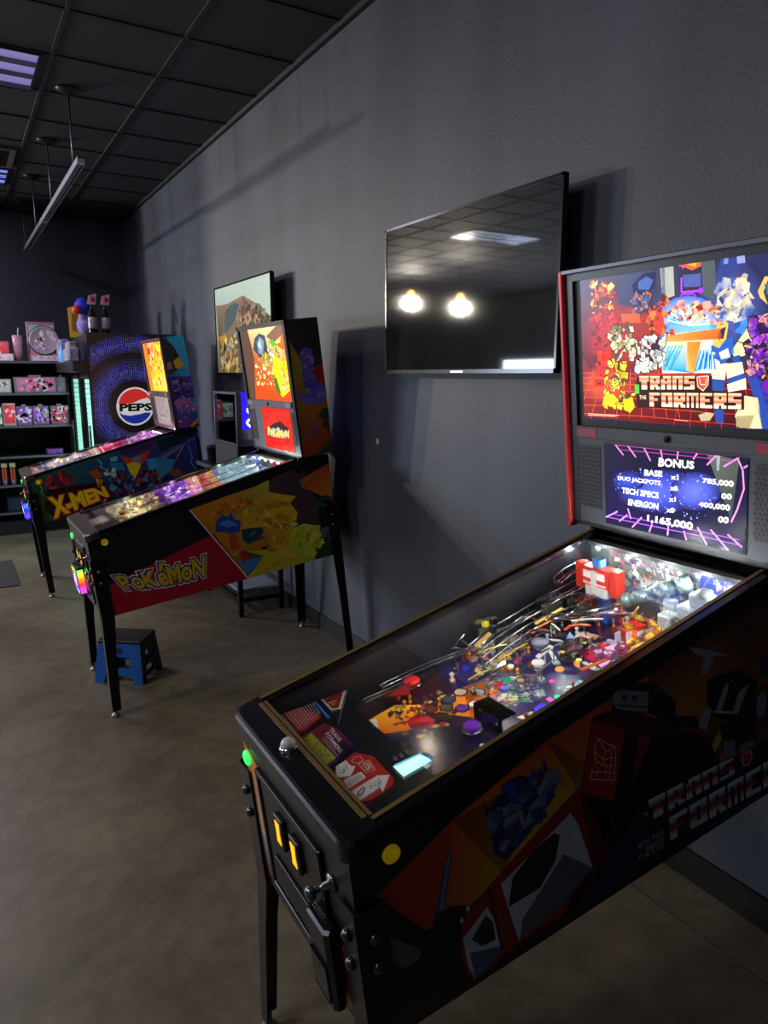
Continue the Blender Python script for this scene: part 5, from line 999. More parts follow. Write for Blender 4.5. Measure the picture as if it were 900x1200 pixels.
# ------------------------------------------------------------------ pinball machines
L_, W_, HF, HB, XB, ZB, WB, DB, HBX = 1.337, .557, .425, .59, 1.14, .6065, .698, .196, .728
def top_z(l): return HF + (HB-HF)*min(l, 1.13)/1.13
def pf_z(l): return .33 + .05*l
M_CHR = mat('chrome', 'd8d8e0', .12, 1.0); M_BOLT = mat('dark_bolt', '50525a', .25, .9)
M_LEG = mat('black_leg_paint', '0b0b0d', .28, .2); M_RAILB = mat('black_rail', '0e0e12', .25, .3)
M_PGL = glass_mat('playfield_glass', (.97, .98, .97), .35)
M_LED = mat('white_led', 'ffffff', .3, 0, 'e8f0ff', 14)
M_WIRE = mat('steel_wire', 'c8ccd0', .15, 1.0); M_CLEAR = glass_mat('clear_plastic', (.85, .9, .88), 1.6, .05)
def machine(idx, pose, label, cfg):
    X, Y, a, ph, z0 = pose
    cph, sph, ca, sa = math.cos(ph), math.sin(ph), math.cos(a), math.sin(a)
    def T(l, w, z):
        l2 = l*cph - z*sph; z2 = l*sph + z*cph + z0
        return (X + l2*ca - w*sa, Y + l2*sa + w*ca, z2)
    t = thing('pinball_machine', T(.65, W_/2, 0)[:2] + (0,), label, 'pinball machine', 'pinball machines along the side wall')
    mb_ = cfg['body']
    # cabinet: two sides, front, back, bottom
    b = MB(); th = .019
    prof = [(0, 0), (L_, 0), (L_, HB), (XB, HB), (0, HF-.012)]
    for w0, w1 in ((0, th), (W_-th, W_)): b.prism([T(l, w0, z) for l, z in prof], [T(l, w1, z) for l, z in prof])
    b.box(0, th, 0, th, W_-th, HF-.02, T); b.box(L_-th, th, 0, L_, W_-th, HB, T); b.box(th, th, 0, L_-th, W_-th, .015, T)
    b.build('cabinet', mb_, t)
    for w0, w1, inn in ((-.002, .028, 1), (W_-.028, W_+.002, 0)):
        b = MB(); pr = [(.05, top_z(.05)-.014), (XB+.005, HB-.012), (XB+.005, HB+.008), (.05, top_z(.05)+.004)]
        b.prism([T(l, w0, z) for l, z in pr], [T(l, w1, z) for l, z in pr]); b.build('side_rail', M_RAILB, t)
        g0, g1 = (w1-.010, w1) if inn else (w1-.012, w1-.001)
        if cfg.get('gold'):
            b = MB(); pr = [(.05, top_z(.05)+.004), (XB+.005, HB+.008), (XB+.005, HB+.0105), (.05, top_z(.05)+.0065)]
            b.prism([T(l, g0, z) for l, z in pr], [T(l, g1, z) for l, z in pr]); b.build('rail_edging', mat('bronze_edging', '8a7040', .35, .6), t)
    # lockbar with rounded front corners
    b = MB(); pts = []
    for cx_, cy_, a0 in ((.022, .0, 180), (.022, W_, 90)): pass
    r = .03; o = .008
    out = [(.06, -o)] + [(.0+r-o-r*math.cos(q)*1.0, -o+r-r*math.sin(q)) for q in [math.pi/2*(1-k/5) for k in range(6)]]
    out2 = [(p[0], W_-p[1]) for p in out[::-1]]
    ring = out + out2
    sh = lambda z, k: [T(p[0]+k*(1 if p[0] < .05 else 0), p[1]+(k if p[1] < .1 else -k if p[1] > W_-.1 else 0), z + (HB-HF)/1.13*p[0]) for p in ring]
    rr = [sh(HF-.03, 0), sh(HF+.0, 0), sh(HF+.007, .004), sh(HF+.009, .010)]
    n = len(ring); vs = [p for q in rr for p in q]; fs = [list(range(n))[::-1], list(range(3*n, 4*n))]
    for k in range(3):
        for i in range(n): fs.append([k*n+i, k*n+(i+1) % n, (k+1)*n+(i+1) % n, (k+1)*n+i])
    b.add(vs, fs); b.build('lockbar', cfg.get('lockmat', M_RAILB), t)
    if cfg.get('gold'):
        b = MB(); b.box(.048, .03, top_z(.05)+.004, .068, W_-.03, top_z(.06)+.0085, T); b.build('lockbar_glint', MATS['bronze_edging'], t)  # bronze strip painted in for the reflection along the lockbar's rear edge
    # glass
    b = MB(); q = [(.062, top_z(.062)-.001), (XB+.0, HB-.003)]
    b.prism([T(q[0][0], .028, q[0][1]), T(q[1][0], .028, q[1][1]), T(q[1][0], W_-.028, q[1][1]), T(q[0][0], W_-.028, q[0][1])],
            [T(q[0][0], .028, q[0][1]+.003), T(q[1][0], .028, q[1][1]+.003), T(q[1][0], W_-.028, q[1][1]+.003), T(q[0][0], W_-.028, q[0][1]+.003)])
    b.build('playfield_glass', M_PGL, t)
    # backbox: hollow box with bezel
    o = (WB-W_)/2; zb, zt = ZB, ZB+HBX
    b = MB(); w0, w1 = -o, W_+o
    b.box(XB+.012, w0, zb, XB+DB, w0+.018, zt, T); b.box(XB+.012, w1-.018, zb, XB+DB, w1, zt, T); b.box(XB+.012, w0, zt-.018, XB+DB, w1, zt, T); b.box(XB+.012, w0, zb, XB+DB, w1, zb+.018, T)
    b.box(XB+DB-.015, w0, zb, XB+DB, w1, zt, T); b.box(XB+.03, .05, HB-.0, XB+DB-.01, W_-.05, zb, T)
    bbx = b.build('backbox', cfg['bbody'], t)
    b = MB(); e = .012
    for (wa, za, wb, zc) in ((w0, zb, w0+.03, zt), (w1-.03, zb, w1, zt), (w0, zt-.024, w1, zt), (w0, zb, w1, zb+.012)): b.box(XB, wa, za, XB+e, wb, zc, T)
    b.build('backbox_frame', cfg['frame'], bbx, None)
    if cfg.get('edge'):
        for wa in (w1-.001, w0-.013):
            b = MB(); b.box(XB-.012, wa, zb-.01, XB+.018, wa+.014, zt+.006, T, bev=.003); b.build('side_armour', cfg['edge'], bbx, 'red metal edge strip')
        b = MB(); b.box(XB-.014, w0, zt-.004, XB+.02, w1, zt+.008, T, bev=.003); b.build('top_trim', mat('grey_trim', '5a5c66', .35, .5), bbx)
    # translite
    go = [(w0+.03, ZB+.30), (w1-.03, ZB+.30), (w1-.03, zt-.024), (w0+.03, zt-.024)]
    if cfg.get('gout'): go = cfg['gout']
    ar = Art(go, lambda u, v, h: T(XB+.006-h, u, v)); ar.poly(0, go, cfg['gbase']); ar.run(ART[cfg['glass']], 1)
    b = MB(); b.box(XB+.008, w0+.028, ZB+.29, XB+.02, w1-.028, zt-.02, T); b.build('translite_back', M_DARK, bbx)
    ar.build('translite', art_mat('translite_%d' % idx, .25, cfg['ges'], mul=.95), bbx, 'backlit picture panel')
    # speaker panel
    b = MB(); b.box(XB+.001, w0+.03, zb+.012, XB+.014, w1-.03, ZB+.30, T); b.box(XB-.006, w0+.03, ZB+.268, XB+.006, w1-.03, ZB+.302, T, bev=.002); sp = b.build('speaker_panel', cfg['panel'], bbx)
    b = MB(); b.lathe((XB-.006, W_/2, ZB+.285), [(.009, 0), (.009, -.005), (.004, -.006)], 14, T, 'x'); b.build('lock', mat('lock_dark', '1a1a1e', .2, .8), sp)
    for s_, wc in ((0, w1-.075), (1, w0+.075)):
        b = MB(); gm = cfg['grille']
        b.box(XB-.001, wc-.04, ZB+.06, XB+.002, wc+.04, ZB+.245, T)
        for r_ in range(15):
            for c_ in range(7):
                wy = wc-.034+c_*.0112+(r_ % 2)*.0056; zz = ZB+.068+r_*.012
                b.cur = 1; b.box(XB-.0018, wy-.0032, zz-.0038, XB-.001, wy+.0032, zz+.0038, T); b.cur = 0
        b.build('speaker_grille', [gm, M_DARK], sp)
    lo = cfg['lcd']; ar = Art(lo, lambda u, v, h: T(XB-.001-h, u, v)); ar.poly(0, lo, cfg['lbase']); ar.run(ART[cfg['lcdart']], 1)
    ar.build('score_screen', art_mat('lcd_%d' % idx, .2, cfg['les'], mul=.95), sp, 'lit score screen')
    for wc in (w1-.075, w0+.075):
        b = MB(); b.box(XB-.008, wc-.035, ZB+.272, XB-.006, wc+.035, ZB+.296, T); b.build('corner_plate', cfg['plate'], sp)
    if 'bb' in cfg:
        so = [(XB+.012, zb), (XB+DB, zb), (XB+DB, zt), (XB+.012, zt)]; ar = Art(so, lambda u, v, h: T(u, w0-h, v)); ar.poly(0, so, cfg['bbbase']); ar.run(ART[cfg['bb']], 1)
        ar.build('side_artwork', art_mat('side_print', .4), bbx, 'printed backbox side picture')
    # cabinet side artwork
    so = [(0.002, 0), (L_, 0), (L_, HB-.002), (XB, HB-.002), (0.002, HF-.02)]
    ar = Art(so, lambda u, v, h: T(u, -h, v)); ar.poly(0, so, cfg['sbase']); ar.run(ART[cfg['side']], 1); ar.build('side_artwork', art_mat('side_print', .4), t, 'printed picture and title on the cabinet side')
    # hinge bracket between cabinet and backbox
    for wa in (-.02, W_+.004):
        b = MB(); b.prism([T(XB-.02, wa, HB-.06), T(XB+.15, wa, HB-.02), T(XB+.17, wa, HB+.03), T(XB+.01, wa, HB+.03)], [T(XB-.02, wa+.016, HB-.06), T(XB+.15, wa+.016, HB-.02), T(XB+.17, wa+.016, HB+.03), T(XB+.01, wa+.016, HB+.03)]); b.build('hinge_bracket', M_DARK, t)
    # flipper buttons
    for s_, wv in ((-1, 0), (1, W_)):
        b = MB(); b.lathe(tuple((.078, wv, HF-.047)), [(.017, s_*.001), (.017, s_*.006), (.013, s_*.008), (.012, s_*.005)], 18, T, 'y'); bb = b.build('flipper_button', mat('yellow_button', 'd8b010', .3, 0, 'd8b010', .12), t)
    # front: coin door
    b = MB(); b.box(-.006, .13, .06, 0, W_-.13, .33, T, bev=.004); cd = b.build('coin_door', cfg['door'], t)
    b = MB()
    for (wa, za, wb, zc) in ((.115, .045, .13, .345), (W_-.13, .045, W_-.115, .345), (.115, .33, W_-.115, .345), (.115, .045, W_-.115, .06)): b.box(-.010, wa, za, 0, wb, zc, T, bev=.003)
    b.build('door_frame', mat('door_frame_black', '15161c', .25, .5), cd)
    for wc in (.235, .315):
        b = MB(); b.box(-.016, wc-.022, .225, -.006, wc+.022, .30, T, bev=.004); sl = b.build('coin_slot', M_DARK, cd)
        b = MB(); b.prism([T(-.0175, wc-.011, .238), T(-.0175, wc+.011, .238), T(-.0175, wc+.008, .262), T(-.0175, wc+.011, .288), T(-.0175, wc-.011, .288), T(-.0175, wc-.008, .262)], [T(-.016, wc-.011, .238), T(-.016, wc+.011, .238), T(-.016, wc+.008, .262), T(-.016, wc+.011, .288), T(-.016, wc-.011, .288), T(-.016, wc-.008, .262)])
        b.build('coin_lamp', mat('amber_lamp', 'f0b010', .3, 0, 'ffb818', 1.1), sl, 'lit amber push plate')
    b = MB(); b.lathe((-.006, .20, .19), [(.011, 0), (.011, -.008), (.007, -.010)], 12, T, 'x'); b.build('lock', M_CHR, cd)
    b = MB(); b.box(-.012, .17, .09, -.006, W_-.17, .16, T, bev=.003); b.build('coin_return', M_DARK, cd)
    # start button (green) and plunger
    b = MB(); b.lathe((-.0, W_-.045, HF-.095), [(.017, 0), (.017, -.005), (.013, -.008)], 18, T, 'x'); b.build('start_button', mat('green_button', '30ff60', .3, 0, '20ff50', 2.5), t, 'lit green button')
    b = MB(); b.lathe((0, .085, .30), [(.018, 0), (.018, -.006), (.007, -.008), (.007, -.02), (.005, -.02), (.005, -.035), (.013, -.04), (.014, -.048), (.008, -.053)], 16, T, 'x'); b.build('plunger', mat('plunger_steel', '6a6c74', .25, .9), t)
    # legs
    for (li, wi, foot) in cfg['feet']:
        sl = -1 if li == 0 else 1; sw = -1 if wi == 0 else 1
        cl = 0 if li == 0 else L_; cw = 0 if wi == 0 else W_
        top = Vector(T(cl+sl*.004, cw+sw*.004, .30)); mid = Vector(T(cl+sl*.006, cw+sw*.008, -.01)); ft = Vector(foot); ft.z = .03
        el = (Vector(T(1, 0, 0))-Vector(T(0, 0, 0))); ew = (Vector(T(0, 1, 0))-Vector(T(0, 0, 0)))
        lg = MB()
        def sec(p, s1, tk=.004):
            return [p, p-el*sl*s1, p-el*sl*s1-ew*sw*tk*0 + Vector(ew*sw*tk), p+ew*sw*tk+el*sl*tk, p+el*sl*tk-ew*sw*s1, p-ew*sw*s1]
        secs = [sec(top, .058), sec(mid, .058), sec(mid.lerp(ft, .35), .046), sec(ft, .038)]
        vs = [v for s2 in secs for v in s2]; fs = [list(range(6)), list(range(18, 24))]
        for k in range(3):
            for i in range(6): fs.append([k*6+i, k*6+(i+1) % 6, (k+1)*6+(i+1) % 6, (k+1)*6+i])
        lg.add(vs, fs); leg = lg.build('leg', M_LEG, t)
        c = ft-el*sl*.012-ew*sw*.012
        b = MB(); b.lathe(tuple(c), [(.020, -.03), (.020, -.022), (.009, -.014), (.007, .02)], 12); b.build('foot', mat('foot_steel', '9a9a9a', .3, .8), leg, 'round metal levelling foot')
        for zz in (.24, .18):
            b = MB(); pos = (cl+sl*.008, cw-sw*.025, zz) if 1 else 0
            b.lathe(pos, [(.012, 0), (.012, sl*.006), (.007, sl*.012)], 10, T, 'x'); b.build('leg_bolt', M_BOLT, leg)
            b = MB(); b.lathe((cl-sl*.025, cw+sw*.008, zz), [(.012, 0), (.012, sw*.006), (.007, sw*.012)], 10, T, 'y'); b.build('leg_bolt', M_BOLT, leg)
    return t, T

def interior_light(T, l, w, z, energy, color, name='playfield_lamp'):
    d = bpy.data.lights.new(name, 'POINT'); d.energy = energy; d.color = color; d.shadow_soft_size = 0.0
    o = bpy.data.objects.new(name, d); COL.objects.link(o); o.location = T(l, w, z); return o

M_CABK = mat('black_cabinet_vinyl', '0d0f16', .38)
base_cfg = dict(frame=mat('frame_black', '16171c', .35), panel=mat('grey_panel', '3c4048', .45), grille=mat('grille_grey', '2c3036', .5), door=mat('door_black', '101014', .3, .4))
# ---- nearest machine
P0 = (0.5311, 0.918, -0.0127, 0.12, 0.492); P1 = (0.5349, 3.5799, 0.0147, 0.12, 0.492); P2 = (0.4605, 5.8634, -0.0023, 0.12, 0.500)
cfg = dict(base_cfg, body=M_CABK, bbody=M_CABK, gold=True, glass='glass0', ges=1.0, gbase='1c1a30',
           gout=[(-.05, ZB+.318), (.573, ZB+.318), (.573, ZB+.712), (-.05, ZB+.712)],
           lcd=[(.062, ZB+.022), (.496, ZB+.022), (.496, ZB+.256), (.062, ZB+.256)], lcdart='lcd0', lbase='16142c', les=.9,
           edge=mat('red_armour', 'c02830', .35, .2), plate=mat('red_plate', '8a3040', .35), side='side0', sbase='0c0e14',
           feet=[(0, 0, (.53, .845, 0)), (0, 1, (.54, 1.512, 0)), (1, 0, (1.90, .86, 0)), (1, 1, (1.90, 1.50, 0))])
t0, T = machine(0, P0, 'nearest pinball machine, black cabinet with red and orange side art', cfg)
def pfT(l, w, h): return T(l, w, pf_z(l)+h)
FO = [(.03, .02), (1.115, .02), (1.115, W_-.02), (.03, W_-.02)]
ar = Art(FO, lambda u, v, h: pfT(u, v, h), lift=.001); ar.poly(0, FO, ['14101c', '241c3c', '2c2450', '181420'])
ar.run([('P', 0, ['301018', '3a1c20', '201838', '1c1430'], [(.25, .50), (.6, .53), (.6, .3), (.25, .3)]), ('S', 0, ['5a1c18', '302858', '604830', '203850', '181420', '806050'], [(.3, .53), (1.1, .53), (1.1, .03), (.3, .03)], 100, .045, 5)], 1)
ar.run(ART['lane0'], 2); ar.run(ART['pf0'], 2); pf = ar.build('playfield', art_mat('playfield_print', .32, .0, .5), t0, 'colourful playfield board')
BO = [(.02, .36), (W_-.02, .36), (W_-.02, HB-.01), (.02, HB-.01)]
ar = Art(BO, lambda u, v, h: T(1.118-h, u, v)); ar.poly(0, BO, '3c4440'); ar.run(ART['back0'], 1); ar.build('back_panel', art_mat('playfield_print', .18), t0)
# apron
b = MB(); b.prism([T(.05, .03, .386), T(.245, .03, .386), T(.245, W_-.03, .386), T(.05, W_-.03, .386)], [T(.05, .03, .394), T(.245, .03, .394), T(.245, W_-.03, .394), T(.05, W_-.03, .394)])
b.prism([T(.243, .03, .342), T(.247, .03, .342), T(.247, W_-.03, .342), T(.243, W_-.03, .342)], [T(.243, .03, .392), T(.247, .03, .392), T(.247, W_-.03, .392), T(.243, W_-.03, .392)])
ap = b.build('apron', mat('apron_black', '0e0f18', .3), t0)
AO = [(.055, .03), (.30, .03), (.30, W_-.03), (.055, W_-.03)]
ar = Art(AO, lambda u, v, h: T(u, v, .394+h)); ar.run(ART['apron0'], 0); ar.build('instruction_cards', art_mat('card_print', .3), ap, 'red and yellow printed cards on the apron')
ar = Art(None, lambda u, v, h: T(u, v, .3965+h)); ar.run(ART['lcdcard0'], 0); ar.build('small_display', art_mat('small_lcd', .2, 1.3), ap, 'glowing pale blue display')
# lockbar push button
b = MB(); b.lathe((.034, .318, HF+.012), [(.019, 0), (.019, .006), (.015, .008)], 20, T); ab = b.build('action_button', M_CHR, t0)
b = MB(); b.lathe((.034, .318, HF+.018), [(.015, 0), (.015, .008), (.010, .015), (.004, .018)], 18, T); b.build('button_dome', mat('clear_dome', 'd8d0c8', .1, 0, trans=.3), ab, 'clear domed cap')
# card reader below the coin door and its chain
b = MB(); b.box(-.034, .075, .03, -.006, .165, .21, T, bev=.008); cr = b.build('card_reader', mat('reader_black', '0a0a0c', .25), t0)
b = MB(); b.box(-.038, .085, .05, -.034, .155, .13, T, bev=.003); b.build('reader_face', mat('reader_glass', '15151a', .1), cr)
for k in range(9):
    b = MB(); q = 2*math.pi*k/9
    b.tube([(-.020+.005*math.cos(j*1.05), .105+k*.008, .225+.007*math.sin(j*1.05)) for j in range(7)], .0013, 5, T); b.build('cable_coil', M_WIRE, cr)
b = MB(); b.box(-.003, .035, .12, 0, .10, .17, T); b.build('sticker', mat('red_sticker', 'a83030', .5), t0)
ar = Art([(.002, .0), (W_-.002, .0), (W_-.002, .39), (.002, .39)], lambda u, v, h: T(-h, u, v))
ar.poly(0, [(W_-.03, .14), (W_-.085, .14), (W_-.11, .34), (W_-.03, .37)], ['a8a8a0', 'c8a060', 'd87818', 'c86018']); ar.poly(0, [(W_-.03, .14), (W_-.10, .14), (W_-.115, .03), (W_-.03, .02)], ['888890', '989898', '501818', '601818'])
ar.poly(0, [(.115, .02), (.06, .02), (.05, .11), (.115, .13)], ['a02818', 'c8a028', 'b83818', '902018']); ar.poly(1, [(.09, .13), (.05, .12), (.045, .15), (.08, .16)], ['8898a0', '607078']); ar.poly(0, [(.44, .0), (.12, .0), (.12, .045), (.44, .045)], ['2a1a24', '382028', '4a2028', '201828'])
ar.run([('S', 1, ['4a2430', '30304a', '6a4a38', '18181c'], [(.44, .002), (.12, .002), (.12, .042), (.44, .042)], 40, .017, 5)])
ar.build('front_artwork', art_mat('side_print', .4), t0, 'printed orange and red front art')
# --- playfield toys
def post(l, w, h=.03, r=.004, m=None): b = MB(); b.lathe((l, w, pf_z(l)), [(r*1.3, 0), (r*1.3, h*.2), (r*.7, h*.3), (r*.7, h*.7), (r*1.3, h*.8), (r, h)], 8, T); return b.build('post', m or M_WIRE, t0)
R = random.Random(3)
for k in range(60):
    l = R.uniform(.36, 1.08); w = R.choice((R.uniform(.36, .53), R.uniform(.36, .53), R.uniform(.03, .5), R.uniform(.03, .12)))
    post(l, w, R.uniform(.016, .026), R.uniform(.003, .0055), R.choice((M_WIRE, M_WIRE, mat('red_rubber', 'a01818', .4), mat('white_rubber', 'd8d8d0', .5), mat('amber_plastic', 'c88020', .2))))
# flippers
for (l, w, dl, dw) in ((.268, .395, -.055, -.03), (.268, .175, -.05, .03)):
    b = MB(); h0, h1 = pf_z(l)+.012, pf_z(l)+.028
    dx, dy = dl, dw; n_ = math.hypot(dx, dy); nx, ny = -dy/n_, dx/n_
    q = [(l+nx*.011, w+ny*.011), (l+dx+nx*.006, w+dy+ny*.006), (l+dx*1.1, w+dy*1.1), (l+dx-nx*.006, w+dy-ny*.006), (l-nx*.011, w-ny*.011), (l-dx*.18, w-dy*.18)]
    b.prism([T(*p, h0) for p in q], [T(*p, h1) for p in q]); b.build('flipper', mat('white_flipper', 'e8e4d8', .35), t0, 'white plastic flipper')
# slingshots: clear plastics over steel rails
for s_ in (0, 1):
    f = (lambda w: W_-w) if s_ == 0 else (lambda w: w)
    b = MB(); q = [(.34, f(.10)), (.42, f(.085)), (.385, f(.135))]
    b.prism([pfT(*p, .032) for p in q], [pfT(*p, .036) for p in q]); b.build('slingshot', mat('sling_print', '7a1c1c' if s_ == 0 else '30204a', .2), t0)
    for wv in (.065, .05):
        b = MB(); b.tube([(.30, f(wv), pf_z(.3)+.02), (.44, f(wv), pf_z(.44)+.02)], .0028, 6, T); b.build('lane_guide', M_WIRE, t0)
# pop bumpers
for (l, w, c, r) in ((.44, .50, 'c83030', .018), (.43, .235, '6a30a0', .017), (.80, .42, '8888a0', .020), (.72, .34, 'e0e0d8', .014), (.90, .36, 'd8b0a0', .018)):
    b = MB(); z = pf_z(l); b.lathe((l, w, z), [(r*.8, 0), (r*.8, .016), (r*1.15, .018), (r*1.2, .021), (r*1.0, .024), (r*.3, .025)], 18, T); pb = b.build('bumper', mat('cap_%s' % c, c, .15, 0, c, .25), t0)
    b = MB(); b.lathe((l, w, z), [(r*1.3, .008), (r*1.4, .010), (r*1.3, .012)], 18, T); b.build('bumper_ring', M_WIRE, pb)
# clear spinner plate near the front right
b = MB(); b.box(.455, .165, pf_z(.45)+.0, .459, .26, pf_z(.45)+.055, T); b.box(.455, .165, pf_z(.45)+.052, .50, .26, pf_z(.45)+.055, T); b.build('clear_guard', M_CLEAR, t0)
# drop targets and standups
for k, (l, w) in enumerate([(.62, .515), (.645, .515), (.67, .515), (.70, .515), (.95, .30), (.97, .28), (.99, .26)]):
    b = MB(); b.box(l, w-.004, pf_z(l), l+.018, w, pf_z(l)+.03, T); b.build('target', mat('target_red', 'c02818', .3) if k < 4 else mat('target_white', 'd8d8e8', .3), t0)
# lane of wire ramp rails running back along the far side
def ramp(pts, n_r=4, gap=.011, r=.0024, hoops=6):
    for k in range(n_r):
        off = (k-(n_r-1)/2)*gap; up = .012 if k in (0, n_r-1) else 0
        b = MB(); b.tube([(l, w+off, z+up) for l, w, z in pts], r, 6, T); b.build('ramp_wire', M_WIRE, t0)
    for i in range(hoops):
        j = i*(len(pts)-1)/(hoops-1) if hoops > 1 else 0; a_ = int(min(j, len(pts)-2)); f_ = j-a_; p = [pts[a_][c]+(pts[a_+1][c]-pts[a_][c])*f_ for c in range(3)]
        h = (n_r-1)/2*gap
        b = MB(); b.tube([(p[0], p[1]-h, p[2]+.012), (p[0], p[1]-h*.8, p[2]-.004), (p[0], p[1], p[2]-.008), (p[0], p[1]+h*.8, p[2]-.004), (p[0], p[1]+h, p[2]+.012)], .0018, 5, T); b.build('ramp_hoop', M_WIRE, t0)
def curve(ps, n=8):
    o_ = []
    for i in range(len(ps)-1):
        p0, p1, p2, p3 = ps[max(0, i-1)], ps[i], ps[i+1], ps[min(len(ps)-1, i+2)]
        for k in range(n):
            t_ = k/n; o_.append(tuple(.5*((2*p1[c])+(-p0[c]+p2[c])*t_+(2*p0[c]-5*p1[c]+4*p2[c]-p3[c])*t_*t_+(-p0[c]+3*p1[c]-3*p2[c]+p3[c])*t_**3) for c in range(3)))
    return o_+[ps[-1]]
ramp(curve([(.62, .47, .40), (.70, .485, .415), (.80, .49, .43), (.92, .50, .445), (1.04, .50, .46)]), 4, .016)
ramp(curve([(.60, .40, .40), (.70, .43, .405), (.82, .45, .415), (.95, .43, .43)]), 3, .014, hoops=5)
ramp(curve([(.96, .51, .49), (1.02, .515, .505), (1.10, .50, .515)]), 4, .013, hoops=4)
ramp(curve([(.36, .515, .365), (.45, .52, .37), (.58, .50, .385), (.66, .47, .40)]), 2, .016, hoops=4)
ramp(curve([(1.08, .36, .46), (1.0, .33, .45), (.9, .36, .445), (.84, .42, .44)]), 3, .013, hoops=4)
# clear plastic housings
for (l0, w0_, l1, w1_, h0, h1, col) in ((.66, .50, .73, .53, .36, .455, None), (.86, .455, .94, .50, .40, .475, None), (.93, .40, 1.0, .45, .39, .465, None), (.78, .30, .86, .33, .375, .42, None)):
    b = MB(); b.box(l0, w0_, h0, l1, w1_, h1, T, bev=.005); pz = b.build('plastic_housing', M_CLEAR, t0)
    b = MB(); b.box(l0+.01, w0_+.008, h0+.02, l1-.012, w1_-.008, h1-.02, T, bev=.004); b.build('motor', mat('motor_grey', '6a6a60', .35, .4), pz)
    if l0 > .7: continue
    b = MB(); b.lathe(((l0+l1)/2, (w0_+w1_)/2, h1-.018), [(.010, 0), (.010, .012), (.004, .015)], 10, T); b.build('decal_cap', mat('yellow_cap', 'e0d020', .3, 0, 'e0c020', .6), pz)  # glowing cap put in place of a flat yellow decal
R = random.Random(8)
for k in range(95):      # small brackets, coils and gates around the mid playfield
    l = R.uniform(.56, 1.08); w = R.uniform(.33, .52) if k < 70 else R.uniform(.05, .3); z = pf_z(l)+R.uniform(.015, .075 if k < 70 else .03); d = R.uniform(.0025, .0075)
    b = MB(); a_ = R.uniform(-.5, .5) if k % 3 else R.uniform(0, 3); ln = R.uniform(.012, .05); dz = R.uniform(-.01, .015)
    p0_ = (l-ln*math.cos(a_), w-ln*math.sin(a_)*.6, max(pf_z(l)+.006, z-dz)); p1_ = (l+ln*math.cos(a_), w+ln*math.sin(a_)*.6, z+dz)
    if k % 2: b.tube([p0_, (l, w, z+.003), p1_], R.uniform(.0015, .003), 6, T)
    else: b.prism([T(p0_[0], p0_[1]-d, p0_[2]), T(p1_[0], p1_[1]-d, p1_[2]), T(p1_[0], p1_[1]+d, p1_[2]), T(p0_[0], p0_[1]+d, p0_[2])], [T(p0_[0], p0_[1]-d, p0_[2]+.003), T(p1_[0], p1_[1]-d, p1_[2]+.003), T(p1_[0], p1_[1]+d, p1_[2]+.003), T(p0_[0], p0_[1]+d, p0_[2]+.003)])
    if z-pf_z(l) < .045: b.tube([(l, w, pf_z(l)), (l, w, z)], .0016, 5, T)
    b.build('bracket', R.choice((M_WIRE, M_WIRE, mat('pale_steel', 'b8bab8', .2, .9), mat('grey_metal', '7a7a74', .3, .7), mat('dark_metal', '303030', .3, .7), mat('clear_amber', 'c0a050', .1), mat('orange_plastic', 'd86020', .25), mat('pale_plastic2', 'd8d8cc', .3))), t0)
# plain red and blue block tower in the middle rear of the playfield
cx_, cw_ = 1.035, .428
def T2(l, w, z): k_ = 1.2; return T(cx_+(l-cx_)*k_, cw_+(w-cw_)*k_, pf_z(cx_)+(z-pf_z(cx_))*k_)
M_TR = mat('toy_red', 'd03020', .35); M_TB = mat('toy_blue', '2050b8', .35); M_TG = mat('toy_silver', 'c8c8c8', .35)
b = MB(); z = pf_z(cx_)
for dw in (-.020, .020):
    b.box(cx_-.016, cw_+dw-.015, z, cx_+.016, cw_+dw+.015, z+.06, T2, bev=.003); b.box(cx_-.018, cw_+dw-.017, z, cx_+.018, cw_+dw+.017, z+.018, T2, bev=.003)
tw = b.build('block_tower', M_TB, t0, 'plain red, silver and blue toy block tower')
b = MB(); b.box(cx_-.015, cw_-.034, z+.06, cx_+.015, cw_+.034, z+.085, T2, bev=.003); b.box(cx_-.020, cw_-.008, z+.088, cx_-.016, cw_+.008, z+.125, T2); b.build('middle_block', M_TG, tw)
b = MB(); b.box(cx_-.018, cw_-.040, z+.085, cx_+.018, cw_+.040, z+.130, T2, bev=.004)
for dw in (-.052, .052): b.box(cx_-.014, cw_+dw-.012, z+.07, cx_+.014, cw_+dw+.012, z+.132, T2, bev=.003)
b.build('upper_block', M_TR, tw)
b = MB()
for dw in (-.02, .02): b.box(cx_-.0195, cw_+dw-.012, z+.105, cx_-.018, cw_+dw+.012, z+.122, T2)
b.box(cx_-.0195, cw_-.034, z+.090, cx_-.018, cw_+.034, z+.094, T2); b.build('silver_panels', mat('toy_white', 'e8e0e0', .3), tw)
b = MB(); b.box(cx_-.012, cw_-.012, z+.130, cx_+.012, cw_+.012, z+.150, T2, bev=.003); b.build('cap_block', mat('toy_lightblue', '4080c8', .3), tw)
